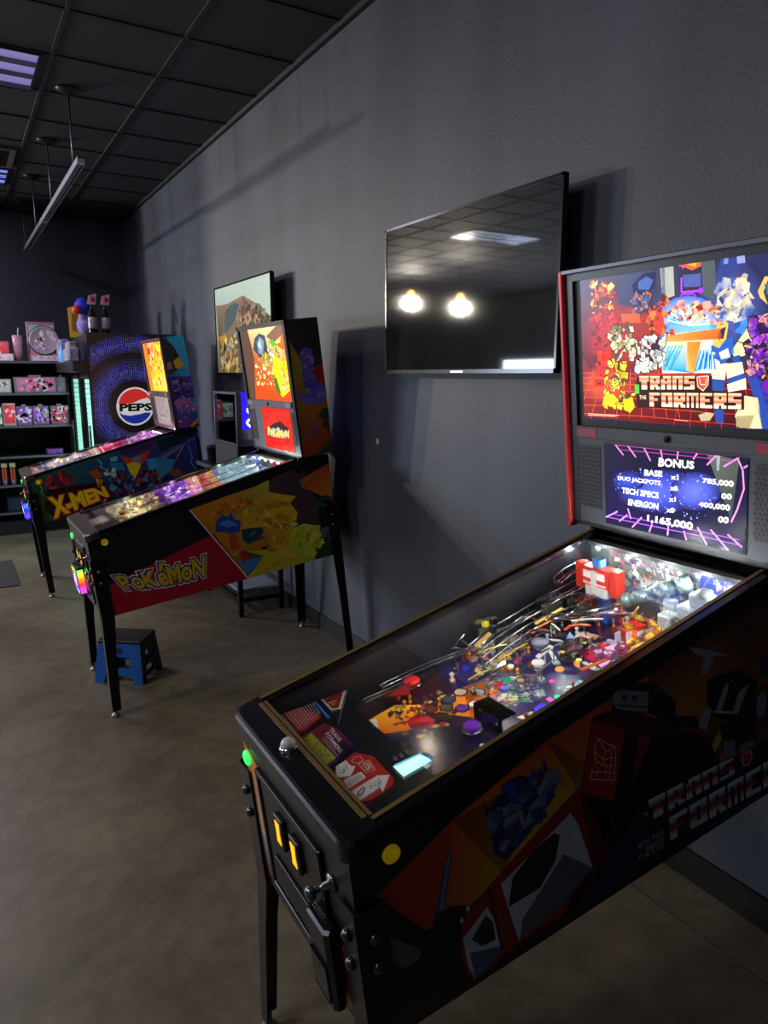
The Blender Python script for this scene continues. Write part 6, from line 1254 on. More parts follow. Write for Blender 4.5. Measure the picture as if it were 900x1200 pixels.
# silver-green cannon barrel at the rear
b = MB(); A0 = Vector((1.0, .315, .478)); A1 = Vector((1.095, .175, .54)); d_ = (A1-A0)
for f0, f1, r_ in ((0, .12, .020), (.12, .2, .016), (.2, .5, .018), (.5, .56, .024), (.56, .8, .021), (.8, 1.0, .025)):
    b.tube([tuple(A0+d_*f0), tuple(A0+d_*f1)], r_, 14, T)
b.build('cannon', mat('cannon_green', '6a8078', .25, .5), t0, 'silver green toy cannon barrel')
b = MB(); b.box(1.02, .06, .45, 1.09, .17, .505, T, bev=.008); b.box(1.05, .08, .38, 1.08, .15, .46, T); b.box(1.04, .09, .50, 1.085, .15, .535, T, bev=.008); b.box(1.0, .16, .44, 1.04, .21, .475, T, bev=.006); b.box(1.04, .19, .38, 1.06, .22, .50, T); b.lathe((1.06, .115, .53), [(.022, 0), (.02, .012), (.01, .02)], 12, T); b.build('cannon_base', mat('cannon_grey', '98a098', .35), t0)
# flame-coloured clear plastics
R = random.Random(12)
for k in range(12):
    l = R.uniform(.90, 1.06); w = R.uniform(.14, .33); s2 = R.uniform(.012, .024); a_ = R.uniform(0, 6.28)
    q = [(l+s2*math.cos(a_+j*2.1), w+s2*.7*math.sin(a_+j*2.1)) for j in range(3)]; h_ = R.uniform(.008, .02)
    b = MB(); b.prism([pfT(*p, h_) for p in q], [pfT(*p, h_+.003) for p in q]); b.build('flame_plastic', mat(*R.choice((('fl1', 'ffb010', .2, 0, 'ffa010', .9), ('fl2', 'ff5010', .2, 0, 'ff4010', .8), ('fl3', 'ffe050', .2, 0, 'ffe040', 1.0), ('fl4', 'c81810', .2, 0, 'c81810', .5)))), t0)
# lit inserts
for (l, w, c) in ((.70, .27, 'e040a0'), (.66, .21, '30ff80'), (.60, .33, '4060ff'), (.78, .20, 'ffe8c0'), (.86, .16, 'ff80e0'), (.90, .10, 'ffa0f0'), (.55, .12, '6030ff'), (.60, .09, 'ff40ff'), (.82, .30, 'ffd070'), (.93, .21, 'f8c0ff'), (.74, .12, 'a0ffe0'), (.68, .40, 'a0ffd0'), (.635, .44, '20e060')):
    b = MB(); b.lathe((l, w, pf_z(l)+.003), [(.0075, 0), (.0075, .0015), (.004, .003)], 12, T); b.build('insert_lamp', mat('ins_'+c, c, .2, 0, c, 1.6), t0)
# LED strip under the backbox
b = MB(); b.box(1.095, .03, HB-.022, 1.118, W_-.03, HB-.010, T); ls = b.build('led_strip', M_DARK, t0)
for w in (.05, .16, .27, .38, .49):
    b = MB(); b.lathe((1.098, w, HB-.022), [(.007, 0), (.007, -.004), (.003, -.007)], 10, T); b.build('led', M_LED, ls)
for w in (.05, .16, .27, .38, .49): interior_light(T, 1.06, w, HB-.036, .8, (.88, .95, 1.0))
for (l, w, en, co) in ((.62, .40, .9, (1, .85, .7)), (.85, .40, 1.0, (1, .93, .85)), (.40, .40, .6, (1, .8, .6)), (.45, .2, .35, (.75, .6, 1.0)), (.75, .14, .6, (.9, .8, 1.0)), (.60, .26, .8, (.9, .85, 1.0)), (.95, .25, .8, (.95, .95, 1.0))):
    interior_light(T, l, w, top_z(l)-.02, en, co)

# ---- the two machines further back
def far_playfield(T, t, pal, seed, lights, apronmat):
    def z_(l): return top_z(l)-.075+.0*l
    FO = [(.03, .02), (1.115, .02), (1.115, W_-.02), (.03, W_-.02)]
    ar = Art(FO, lambda u, v, h: T(u, v, z_(u)+h), lift=.001)
    R = random.Random(seed)
    for (l0, l1, base, cols, n) in pal:
        ar.poly(0, [(l0, .02), (l1, .02), (l1, W_-.02), (l0, W_-.02)], base)
        ar.run([('S', 1, cols, [(l0, .03), (l1, .03), (l1, W_-.03), (l0, W_-.03)], n, .05, R.randint(0, 999))])
    ar.build('playfield', art_mat('playfield_print', .32, .0, .5), t, 'colourful playfield board')
    b = MB(); b.prism([T(.05, .03, z_(.05)+.03), T(.2, .03, z_(.2)+.03), T(.2, W_-.03, z_(.2)+.03), T(.05, W_-.03, z_(.05)+.03)], [T(.05, .03, z_(.05)+.036), T(.2, .03, z_(.2)+.036), T(.2, W_-.03, z_(.2)+.036), T(.05, W_-.03, z_(.05)+.036)]); ap = b.build('apron', apronmat, t)
    b = MB(); b.prism([T(.08, .32, z_(.08)+.037), T(.17, .32, z_(.17)+.037), T(.17, .48, z_(.17)+.037), T(.08, .48, z_(.08)+.037)], [T(.08, .32, z_(.08)+.038), T(.17, .32, z_(.17)+.038), T(.17, .48, z_(.17)+.038), T(.08, .48, z_(.08)+.038)]); b.build('instruction_card', mat('pale_card', 'c8c0b8', .5), ap)
    b = MB(); b.prism([T(.08, .06, z_(.08)+.037), T(.17, .06, z_(.17)+.037), T(.17, .2, z_(.17)+.037), T(.08, .2, z_(.08)+.037)], [T(.08, .06, z_(.08)+.038), T(.17, .06, z_(.17)+.038), T(.17, .2, z_(.17)+.038), T(.08, .2, z_(.08)+.038)]); b.build('instruction_card', mat('red_card', '9a2028', .5), ap)
    # far inner wall coloured like the board to paint in its reflection
    for (l0, l1, base, cols, n) in pal:
        pass
    BO = [(.06, z_(.06)), (1.11, z_(1.11)), (1.11, z_(1.11)+.06), (.06, z_(.06)+.06)]
    ar = Art(None, lambda u, v, h: T(u, W_-.02-h, v))
    for (l0, l1, base, cols, n) in pal:
        q = [(l0, z_(l0)), (l1, z_(l1)), (l1, z_(l1)+.066), (l0, z_(l0)+.066)]; ar.poly(0, q, base); ar.run([('S', 1, cols, q, n//2, .03, R.randint(0, 999))])
    ar.build('inner_side_reflection', art_mat('playfield_print'), t)
    for k in range(44):
        l = R.uniform(.22, 1.08); w = R.uniform(.05, .5); h = R.uniform(.02, .045); cols = [p for p in pal if p[0] <= l <= p[1]][0][3]; c = R.choice(cols)
        b = MB()
        if k % 3 == 0: b.lathe((l, w, z_(l)), [(.012, 0), (.012, h*.7), (.018, h*.75), (.015, h), (.004, h+.004)], 12, T); nm = 'bumper'
        elif k % 3 == 1: b.lathe((l, w, z_(l)), [(.005, 0), (.003, h*.4), (.005, h)], 8, T); nm = 'post'
        else:
            a_ = R.uniform(0, 3); s2 = R.uniform(.02, .045); q = [(l+s2*math.cos(a_+j*1.6)*(1 if j % 2 else .5), w+s2*math.sin(a_+j*1.6)*(1 if j % 2 else .5)) for j in range(4)]
            b.prism([T(*p, z_(p[0])+h*.8) for p in q], [T(*p, z_(p[0])+h*.8+.003) for p in q]); nm = 'plastic'
        b.build(nm, mat('pl_'+c, c, .2), t)
    for k in range(3):
        b = MB(); w = .12+k*.15; b.tube(curve([(.35, w, z_(.35)+.02), (.6, w+.03, z_(.6)+.04), (.85, w-.02, z_(.85)+.05), (1.05, w+.02, z_(1.05)+.05)]), .003, 6, T); b.build('ramp_wire', M_WIRE, t)
    b = MB(); b.box(1.09, .03, HB-.022, 1.118, W_-.03, HB-.010, T); ls = b.build('led_strip', M_DARK, t)
    for w in (.06, .15, .24, .33, .42, .51):
        b = MB(); b.lathe((1.09, w, HB-.022), [(.008, 0), (.008, -.004), (.003, -.007)], 10, T); b.build('led', M_LED, ls)
    for (l, en, co) in lights:
        for w in (.12, .28, .44): interior_light(T, l, w, top_z(l)-.018, en*3, co)
RED_CARD = mat('button_green_dim', '30c070', .3, 0, '20b060', .5)
def led_reader(T, t, cols, lab):
    b = MB(); b.box(-.045, .30, .05, -.006, .45, .20, T, bev=.006); cr = b.build('card_reader', mat('reader_black', '0a0a0c', .25), t)
    q = [(.31, .06), (.44, .06), (.44, .19), (.31, .19)]
    ar = Art(None, lambda u, v, h: T(-.0455-h, u, v))
    n = len(cols); ring = []
    for i in range(4):
        for k in range(3): ring.append((q[i][0]+(q[(i+1) % 4][0]-q[i][0])*k/3, q[i][1]+(q[(i+1) % 4][1]-q[i][1])*k/3))
    for i in range(12):
        p, r = ring[i], ring[(i+1) % 12]; c = (.375, .125); s2 = .74
        ar.poly(0, [p, r, (c[0]+(r[0]-c[0])*s2, c[1]+(r[1]-c[1])*s2), (c[0]+(p[0]-c[0])*s2, c[1]+(p[1]-c[1])*s2)], [cols[i % n], cols[(i+1) % n], cols[(i+1) % n], cols[i % n]])
    for (a_, c_, d_, e_) in ((.355, .09, .365, .165), (.38, .09, .39, .165), (.355, .125, .39, .135), (.40, .10, .41, .15)): ar.poly(1, [(a_, c_), (d_, c_), (d_, e_), (a_, e_)], 'ffffff')
    ar.build('led_border', art_mat('led_border', .3, 1.5), cr, lab)
    # side face of the reader also glows
    ar = Art(None, lambda u, v, h: T(u, .2995-h, v))
    for i in range(5):
        z_ = .06+i*.026; ar.poly(0, [(-.042, z_), (-.012, z_), (-.012, z_+.026), (-.042, z_+.026)], [cols[(i+3) % n], cols[(i+3) % n], cols[(i+4) % n], cols[(i+4) % n]])
    ar.build('led_edge', art_mat('led_border', .3, 1.5), cr, lab)
cfg = dict(base_cfg, body=mat('navy_black_vinyl', '15151c', .4), bbody=mat('brown_black_vinyl', '262022', .4), glass='glass1', ges=1.0, gbase='604030',
           gout=[(-.03, ZB+.300), (.44, ZB+.300), (.56, ZB+.305), (.56, ZB+.71), (-.03, ZB+.71)],
           lcd=[(-.0, ZB+.022), (.40, ZB+.022), (.40, ZB+.262), (-.0, ZB+.262)], lcdart='lcd1', lbase='c82018', les=.85,
           plate=mat('pale_plate', '88808c', .4), side='side1', sbase='14141c', bb='bb1', bbbase='382c34',
           panel=mat('grey_panel2', '565460', .45), lockmat=mat('brushed_lockbar', '55504c', .3, .7),
           feet=[(0, 0, (.537, 3.505, 0)), (0, 1, (.54, 4.19, 0)), (1, 0, (1.90, 3.52, 0)), (1, 1, (1.90, 4.235, 0))])
t1, T = machine(1, P1, 'middle pinball machine, navy side with red band, yellow lettering and yellow artwork', cfg)
far_playfield(T, t1, [(.02, .2, '3a2c2c', ['6a2020', 'a0a098', '202020', '802830'], 20), (.2, .48, 'b0a878', ['f0e8b0', 'd8d080', '906040', 'e8e0d0', '40382c', 'a04030'], 70),
   (.48, .72, '6a3890', ['a048e0', 'e0c0ff', '5020a0', 'f8f0ff', '302040'], 60), (.72, .84, 'd89060', ['ffc070', 'e02050', 'ff8040'], 20), (.84, 1.12, '708090', ['98b0b0', '8060b0', 'd8e8e8', '505868', 'b0c8c0'], 50)], 5,
   [(1.06, .25, (.75, 1.0, .95)), (.9, .18, (.8, 1, .95)), (.6, .18, (.8, .45, 1.0)), (.33, .18, (1, .95, .75))], mat('apron_grey', '33302c', .35))
led_reader(T, t1, ['40ff60', '30d8ff', '3060ff', 'c040ff', 'ff40c0', 'ff3030', 'ff9020', 'ffe030'], 'rainbow LED border')
cfg = dict(base_cfg, body=mat('dark_green_vinyl', '101a18', .4), bbody=mat('blue_black_vinyl', '121824', .4), glass='glass2', ges=1.0, gbase='c08020',
           gout=[(-.02, ZB+.30), (.56, ZB+.30), (.56, ZB+.70), (-.02, ZB+.70)], lcd=[(.0, ZB+.03), (.44, ZB+.03), (.44, ZB+.26), (.0, ZB+.26)], lcdart='lcd2', lbase='988c84', les=.45,
           plate=mat('pale_plate', '88808c', .4), side='side2', sbase='101c1c', bb='bb2', bbbase='203048', panel=mat('brown_panel', '4a3a3c', .45), frame=mat('pink_frame', '5a3438', .35), lockmat=MATS['brushed_lockbar'],
           feet=[(0, 0, (.498, 5.80, 0)), (0, 1, (.505, 6.485, 0)), (1, 0, (1.83, 5.80, 0)), (1, 1, (1.83, 6.485, 0))])
t2, T = machine(2, P2, 'furthest pinball machine, with slanted yellow title on its green and purple side', cfg)
far_playfield(T, t2, [(.02, .2, '707070', ['a0a0a8', '505058', 'd0d0d8'], 20), (.2, .42, '9890b0', ['e8e8ff', 'a080e0', 'ffe890', '706880'], 50), (.42, .55, 'a898a8', ['d0c8d8', '706070', 'f0e0e8'], 30),
   (.55, .82, 'd02858', ['f04878', 'c02048', 'ff90a8', '802040'], 50), (.82, 1.12, 'b070b8', ['e8a0f0', 'c060e0', 'f8e0ff', '806090'], 50)], 9,
   [(1.03, .22, (1, .6, 1)), (.7, .18, (1, .5, .6)), (.45, .16, (1, .9, 1)), (.3, .2, (1, .95, .8))], mat('apron_grey', '33302c', .35))
led_reader(T, t2, ['3040ff', '2030e0', '5080ff', '3030ff', '8040ff'], 'blue LED border')

# ------------------------------------------------------------------ folding step stool
t = thing('step_stool', (.72, 3.98, 0), 'blue plastic folding step stool with black top under the middle pinball machine', 'step stool')
A = Vector((.57, 3.985)); Bp = Vector((.752, 3.848)); Cc = Vector((.905, 3.976)); ux = (Bp-A).normalized(); uy = (Cc-Bp).normalized(); uy = (uy-ux*uy.dot(ux)).normalized()
Wd = .25; Dp = .20
def S_(u, v, z): p = A-ux*.02+ux*u+uy*v; return (p.x, p.y, z)
b = MB(); b.box(0, 0, .222, Wd, Dp, .24, S_, bev=.006)
for i in range(9):
    for j in range(7): b.lathe((.025+i*.025, .025+j*.025, .24), [(.005, 0), (.004, .002)], 6, S_)
b.build('top', mat('black_grip_plastic', '1c1c20', .45), t)
M_BLUE = mat('blue_plastic', '1456b0', .4); M_BKP = mat('black_plastic', '141417', .45)
sp_ = .03
for v0, v1, dv, m_, nm in ((0.0, .018, -sp_, M_BLUE, 'front_panel'), (Dp-.018, Dp, sp_, M_BLUE, 'rear_panel')):
    b = MB()
    for ua, ub, ua2, ub2 in ((.004, .075, -.015, .04), (Wd-.075, Wd-.004, Wd-.04, Wd+.015)):
        b.prism([S_(ua, v0, .222), S_(ub, v0, .222), S_(ub, v1, .222), S_(ua, v1, .222)], [S_(ua2, v0+dv, 0), S_(ub2, v0+dv, 0), S_(ub2, v1+dv, 0), S_(ua2, v1+dv, 0)])
    b.box(.02, v0, .145, Wd-.02, v1, .222, S_); b.box(.0, v0+dv*.7, .045, Wd, v1+dv*.7, .085, S_)
    b.build(nm, m_, t)
for u0, u1, du, nm in ((.0, .016, -.012, 'side_panel'), (Wd-.016, Wd, .012, 'side_panel')):
    b = MB()
    for va, vb, va2, vb2 in ((.015, .06, -.025, .02), (Dp-.06, Dp-.015, Dp-.02, Dp+.025)):
        b.prism([S_(u0, va, .222), S_(u1, va, .222), S_(u1, vb, .222), S_(u0, vb, .222)], [S_(u0+du, va2, .002), S_(u1+du, va2, .002), S_(u1+du, vb2, .002), S_(u0+du, vb2, .002)])
    b.box(u0, .02, .17, u1, Dp-.02, .222, S_); b.box(u0+du*.6, .0, .085, u1+du*.6, Dp, .11, S_); b.box(u0+du*.9, -.01, .03, u1+du*.9, Dp+.01, .045, S_)
    b.build(nm, M_BKP, t)
b = MB(); b.box(.03, -.0025, .165, .14, .0, .2, S_); b.build('label_plate', mat('purple_label', '282048', .5), t)

# ------------------------------------------------------------------ stand with display case, cup
t = thing('low_stand', (1.77, 4.95, 0), 'black metal frame stand half hidden behind the middle pinball machine', 'stand')
b = MB(); b.box(1.56, 4.58, 1.0, 1.95, 5.40, 1.03, bev=.004); b.build('table_top', M_DARK, t)
for x, y in ((1.60, 4.62), (1.92, 4.66), (1.60, 5.36), (1.92, 5.36)):
    b = MB(); b.box(x-.016, y-.016, 0, x+.016, y+.016, 1.0); b.build('leg', M_LEG, t)
b = MB(); b.box(1.60, 4.61, .10, 1.92, 4.63, .13); b.box(1.59, 4.62, .10, 1.61, 5.36, .13); b.box(1.60, 5.35, .10, 1.92, 5.37, .13); b.build('stretcher', M_LEG, t)
b = MB(); b.box(1.60, 4.65, .17, 1.9, 5.3, .185); b.build('lower_shelf', mat('pale_shelf', '8890a8', .5), t)
t = thing('display_case', (1.78, 4.86, 1.03), 'small chrome framed glass case with a blue neon light, behind the middle machine', 'display case')
b = MB(); b.box(1.62, 4.62, 1.03, 1.93, 5.10, 1.20, bev=.008); b.build('base', mat('case_base', '1a161a', .4), t)
b = MB()
for y in (4.625, 5.085):
    b.box(1.62, y-.011, 1.2, 1.642, y+.011, 1.56)
    b.box(1.91, y-.01, 1.2, 1.93, y+.01, 1.56)
    b.box(1.63, y-.008, 1.545, 1.93, y+.008, 1.56)
for x in (1.631, 1.92): b.box(x-.009, 4.625, 1.545, x+.009, 5.085, 1.56); b.box(x-.009, 4.625, 1.2, x+.009, 5.085, 1.215)
b.build('frame', mat('case_chrome', 'b8b8c4', .2, .9), t)
b = MB(); b.box(1.63, 4.64, 1.215, 1.633, 5.07, 1.545); b.build('front_pane', glass_mat('case_glass', (.85, .87, .92), 1.2), t)
b = MB(); b.box(1.655, 4.60, 1.31, 1.755, 4.612, 1.56); b.build('neon_backing', mat('blue_glow', '2018a0', .3, 0, '2818e0', 1.3), t, 'blue glowing panel')
b = MB(); b.tube(curve([(1.71, 4.595, 1.33), (1.685, 4.595, 1.36), (1.72, 4.595, 1.40), (1.69, 4.595, 1.44), (1.72, 4.595, 1.48), (1.70, 4.595, 1.53)]), .006, 8); b.build('neon_tube', mat('neon_white', 'e0e0ff', .3, 0, 'd0d8ff', 5), t)
area('neon_glow', (1.75, 4.57, 1.42), (.05, .12), .1, (.3, .2, 1.0), (math.radians(90), 0, 0))
b = MB(); b.lathe((1.66, 5.2, 1.03), [(.060, 0), (.072, .12), (.076, .125), (.072, .125), (.066, .02)], 20); single(b, 'cup', mat('black_cup', '1c1c22', .35, .3), (1.66, 5.2, 1.03), 'black cylindrical cup on the stand beside the glass case', 'cup')

# ------------------------------------------------------------------ drinks cooler
CX0, CX1, CY0, CY1, CH = 1.12, 1.94, 7.2, 8.46, 2.06
t = thing('drinks_cooler', ((CX0+CX1)/2, (CY0+CY1)/2, 0), 'tall black drinks cooler with blue dotted side panel and round red white blue badge', 'cooler')
b = MB(); b.box(CX0+.04, CY0, .08, CX1, CY1, CH); b.box(CX0+.08, CY0+.04, 0, CX1-.04, CY1-.04, .08); b.build('body', mat('cooler_black', '121216', .35), t)
SO = [(CX0, .08), (CX1, .08), (CX1, CH), (CX0, CH)]
ar = Art(SO, lambda u, v, h: (u, CY0-h, v))
ar.poly(0, SO, ['1c161a', '161214', '1c1618', '2a1e20'])
R = random.Random(4); gx, gz = 1.52, 1.375
for rr in range(14, 62):
    r = rr*.0185; n = int(2*math.pi*r/.020); wave = max(0, 1-abs(r-.33)/.12, 1-abs(r-.59)/.09, (.45 if r > .78 else 0)*(1-abs(r-.9)/.14))
    if wave <= .05: continue
    sz = .0035+.0055*wave
    for k in range(n):
        a_ = 2*math.pi*(k+.5*(rr % 2))/n; u = gx+r*math.cos(a_); v = gz+r*math.sin(a_)
        if u < CX0+.015 or u > CX1-.01 or v > CH-.02 or v < .75: continue
        ar.poly(1, [(u-sz, v), (u, v-sz), (u+sz, v), (u, v+sz)], R.choice(('5058d8', '6068f0', '4848c0', '7078f0')), False)
ar.run(ART['cool'], 0)
ar.build('side_artwork', art_mat('cooler_print', .3, .45), t, 'blue dotted panel with a round red white and blue badge')
b = MB(); b.box(CX0-.14, CY0+.02, 1.70, CX0+.04, CY1, 1.80, bev=.01); b.build('canopy', mat('canopy_plum', '2c2630', .35), t)
M_TEAL = mat('cooler_glow', 'a8e8d8', .4, 0, '90e0c8', .95)
for y0, y1, c0, c1 in ((7.90, 8.44, 7.98, 8.40), (7.22, 7.88, 7.24, 7.62)):
    b = MB(); fr = .05
    for (a_, c_, d_, e_) in ((y0, .12, y1, .12+fr), (y0, 1.69-fr, y1, 1.69), (y0, .12, y0+fr*.6, 1.69), (y1-fr, .12, y1, 1.69)): b.box(CX0, a_, c_, CX0+.04, d_, e_)
    dr = b.build('door', mat('door_gasket', '16181c', .3), t)
    b = MB(); b.box(CX0+.03, y0+.03, .17, CX0+.038, y1-.03, 1.65); b.build('door_liner', mat('liner_dark', '1c3430', .3), dr)
    b = MB()
    for k in range(30): b.box(CX0+.018, c0, .2+k*.048, CX0+.03, c1, .2+k*.048+.040)
    b.build('light_panel', M_TEAL, dr, 'pale green glowing strip')
    b = MB(); b.tube([(CX0-.02, y0+.05 if y0 < 7.5 else y1-.05, .8), (CX0-.02, y0+.05 if y0 < 7.5 else y1-.05, 1.2)], .010); b.build('handle', M_BOLT, dr)
area('cooler_glow_light', (CX0-.03, 7.85, 1.0), (1.2, 1.0), 3.5, (.6, 1.0, .85), (0, math.radians(90), 0)).rotation_euler = (0, math.radians(90), 0)

# ------------------------------------------------------------------ shelving with merchandise
SX0, SX1, SY0 = -.70, 1.105, 8.5
t = thing('shelving_unit', ((SX0+SX1)/2, 9.0, 0), 'black shop shelving with five shelves against the back wall', 'shelving')
M_SH = mat('shelf_black', '141418', .4); M_SHE = mat('shelf_edge', '70687a', .4, .3)
b = MB(); b.box(SX0, YB-.06, .12, SX1, YB-.03, 1.82); b.build('back_panel', mat('peg_back', '17181c', .6), t)
b = MB(); b.box(SX0, SY0-.12, 0, SX1-.05, YB-.03, .12); b.box(SX0, SY0-.12, .12, SX1-.05, SY0-.1, .125); b.build('base', mat('plinth', '1a1c20', .5), t)
for x in (SX0, SX1-.022): b = MB(); b.box(x, SY0+.02, .12, x+.022, YB-.03, 1.82); b.build('upright', M_SH, t)
SHZ = [1.818, 1.487, 1.145, .822, .515, .22]
for z in SHZ:
    b = MB(); b.cur = 0; b.box(SX0, SY0, z-.022, SX1, YB-.06, z); b.cur = 1; b.box(SX0, SY0-.004, z-.024, SX1, SY0, z+.001); b.build('shelf', [M_SH, M_SHE], t)
YF = 8.53
def mx(px, y=YF): return None
def carton(x0, x1, z, h, d, col, label, cat, name, group=None, lid=None, panel=None, y=YF, spots=None):
    tt = thing(name, ((x0+x1)/2, y+d/2, z), label, cat, group)
    b = MB(); b.box(x0, y, z, x1, y+d, z+h, bev=.004); b.build('box_body', mat('c_'+col, col, .35, noise=.15, nscale=20), tt)
    if panel:
        ar = Art(None, lambda u, v, hh: (u, y-hh, v)); w_ = x1-x0
        ar.poly(0, [(x0+w_*.06, z+h*.1), (x1-w_*.06, z+h*.1), (x1-w_*.06, z+h*.92), (x0+w_*.06, z+h*.92)], panel[0])
        ar.run([('S', 1, panel[1], [(x0+w_*.12, z+h*.16), (x1-w_*.12, z+h*.16), (x1-w_*.12, z+h*.86), (x0+w_*.12, z+h*.86)], panel[2], min(w_, h)*.35, int(abs(x0*1000)+z*77))])
        ar.build('printed_front', art_mat('box_print', .35, mul=1.7), tt)
    if lid:
        b = MB(); xc = (x0+x1)/2; wl = (x1-x0)*.3; b.box(xc-wl/2, y+.02, z+h, xc+wl/2, y+.03, z+h+.02, bev=.002); b.build('hang_tab', mat('c_'+lid, lid, .4), tt)
    return tt
z = SHZ[0]
carton(.30, .572, z, .205, .12, 'e08088', 'red and pink picture box at the left end of the top shelf', 'box', 'gift_box', panel=(['d84048', 'e86068', 'f0b0b0'], ['f8f0f0', 'c02030', 'e8e0e0'], 10), y=8.66)
carton(.30, .60, z, .075, .1, 'e0c8c8', 'low white box in front of the red picture box', 'box', 'low_box', panel=('e8d8d8', ['c89898', 'f8f0f0', '806868'], 14), y=YF)
tt = thing('tumbler', (.65, 8.60, z), 'tall pink tumbler with a straw on the top shelf', 'tumbler')
b = MB(); b.lathe((.65, 8.60, z), [(.033, 0), (.046, .20), (.048, .245), (.044, .25)], 18); b.build('cup_body', mat('pink_plastic', 'e0a0c0', .25, noise=.2, nscale=60), tt)
b = MB(); b.lathe((.65, 8.60, z+.25), [(.05, 0), (.05, .012), (.02, .018)], 18); b.build('lid', mat('pink_lid', 'e8b0c8', .3), tt)
b = MB(); b.tube([(.655, 8.60, z+.2), (.668, 8.6, z+.345)], .006); b.build('straw', mat('pale_straw', 'd0d0c0', .4), tt)
tt = carton(.755, 1.03, z+.0, .415, .09, 'c88898', 'pink and blue boxed round wall plate on the top shelf', 'boxed plate', 'boxed_plate', panel=(['d87890', 'e0a0b8', '90c0d0', '80b8c8'], ['e8b0c0', 'a0c8d8'], 8), y=8.66)
b = MB(); b.lathe((.915, 8.655, z+.222), [(.150, 0), (.150, -.012), (.140, -.02), (.133, -.014), (.01, -.013)], 32, None, 'y'); b.build('plate', mat('pearl_plate', 'c8b8c8', .3), tt, 'round pearly plate')
b = MB(); b.lathe((.915, 8.6585, z+.222), [(.158, 0), (.158, -.006), (.01, -.007)], 32, None, 'y'); b.build('plate_rim', mat('plate_rim_dark', '54485c', .3, .4), tt)
ar = Art(None, lambda u, v, hh: (u, 8.640-hh, v)); ar.run([('S', 1, ['e8d8e8', 'b888c0', 'd8c0d8', 'a898b0'], [(.915+.11*math.cos(k), z+.222+.11*math.sin(k)) for k in (0, 1, 2, 3, 4, 5)], 26, .05, 3)]); ar.build('plate_pattern', art_mat('box_print', .35, mul=1.7), tt)
carton(.76, 1.03, z, .062, .1, 'c8b8c8', 'low pearly tray in front of the boxed plate', 'tray', 'low_tray', panel=('d8c8d8', ['e8e0e8', 'a898b0', 'c8a8b0'], 10), y=YF)
z = SHZ[1]
carton(.30, .55, z, .145, .15, 'b0b0b4', 'silver grey box at the left of the second shelf', 'box', 'gadget_box', panel=('b8b8bc', ['607060', '909098', 'e8e8e8'], 10))
carton(.575, .985, z, .165, .15, '9a8498', 'wide clear and hot pink box on the second shelf', 'box', 'toy_set_box', lid='b090a8', panel=(['8a7898', 'a07898', 'e04880', 'f05088', 'c07088', '908098'], ['f06098', 'd83070', '786478', 'c8b8c8'], 40))
carton(.99, 1.08, z, .165, .15, '887c90', 'narrow grey lilac box right of the hot pink box', 'box', 'small_box', lid='888090', panel=('807488', ['a898b0', '605468'], 10))
z = SHZ[2]
carton(.30, .44, z, .21, .12, '386058', 'teal edged box at the left of the third shelf', 'box', 'slim_box', panel=('c8d0c8', ['507068', 'e8e8e0'], 8))
carton(.445, .565, z, .235, .12, 'd8c0c0', 'white box with bright red front on the third shelf', 'box', 'slim_box', panel=(['d83848', 'e85060', 'd03040'], ['f8c8d0', 'c02838'], 8))
grp = 'cube boxes with printed fronts on the third shelf'
for x0, x1, lab, pl in ((.575, .72, 'purple printed cube box next to the red fronted box', (['9040a8', '7838a0'], ['b060d0', 'e0a0f0', '603878', 'c8c0d0'], 30)),
                        (.73, .885, 'violet and white printed cube box in the middle of the row', (['8038b0', 'a048c8'], ['c070e8', 'e8d8f0', '504060', '908890'], 30)),
                        (.905, 1.085, 'pink red and white printed cube box at the right end of the row', (['a83858', '98486c'], ['e84868', 'e8c8d8', '70485c', 'c83050'], 36))):
    carton(x0, x1, z, .20, .16, '8a7890', lab, 'box', 'cube_box', grp, 'a898b0', pl)
z = SHZ[3]
carton(.83, 1.0, z, .06, .12, '383878', 'small blue and red flat box on the fourth shelf', 'box', 'flat_box', panel=(['3030a0', '6838a0', 'a82848'], ['e04060', '4848c0'], 10))
z = SHZ[4]
for i, (x0, lab) in enumerate(((.30, 'leftmost carded toy with orange stripes on the fifth shelf'), (.375, 'middle carded toy with orange stripes on the fifth shelf'), (.455, 'carded toy with orange stripes at the right of the fifth shelf row'))):
    tt = thing('carded_toy', (x0+.03, YF+.02, z), lab, 'toy', 'carded toys with orange stripes')
    b = MB(); b.box(x0, YF+.02, z, x0+.06, YF+.03, z+.235); b.build('card', mat('navy_card', '18182c', .5), tt)
    b = MB(); b.box(x0+.002, YF+.015, z+.19, x0+.058, YF+.02, z+.232); b.build('header', mat('cream_header', 'd8d0b0', .5), tt)
    for q in (.014, .038): b = MB(); b.lathe((x0+q, YF+.012, z), [(.008, .0), (.009, .05), (.008, .17), (.003, .185)], 10); b.build('stick', mat('orange_stick', 'd85030', .4), tt)
    b = MB(); b.lathe((x0+.026, YF+.0, z), [(.014, 0), (.014, .04), (.005, .05)], 10); b.build('blister', mat('blue_blister', '6080c0', .2), tt)
z = SHZ[5]
carton(.40, .60, z, .16, .2, '1c2030', 'dark box on the lowest shelf', 'box', 'dark_box', panel=('20243c', ['283058', '182030'], 8))
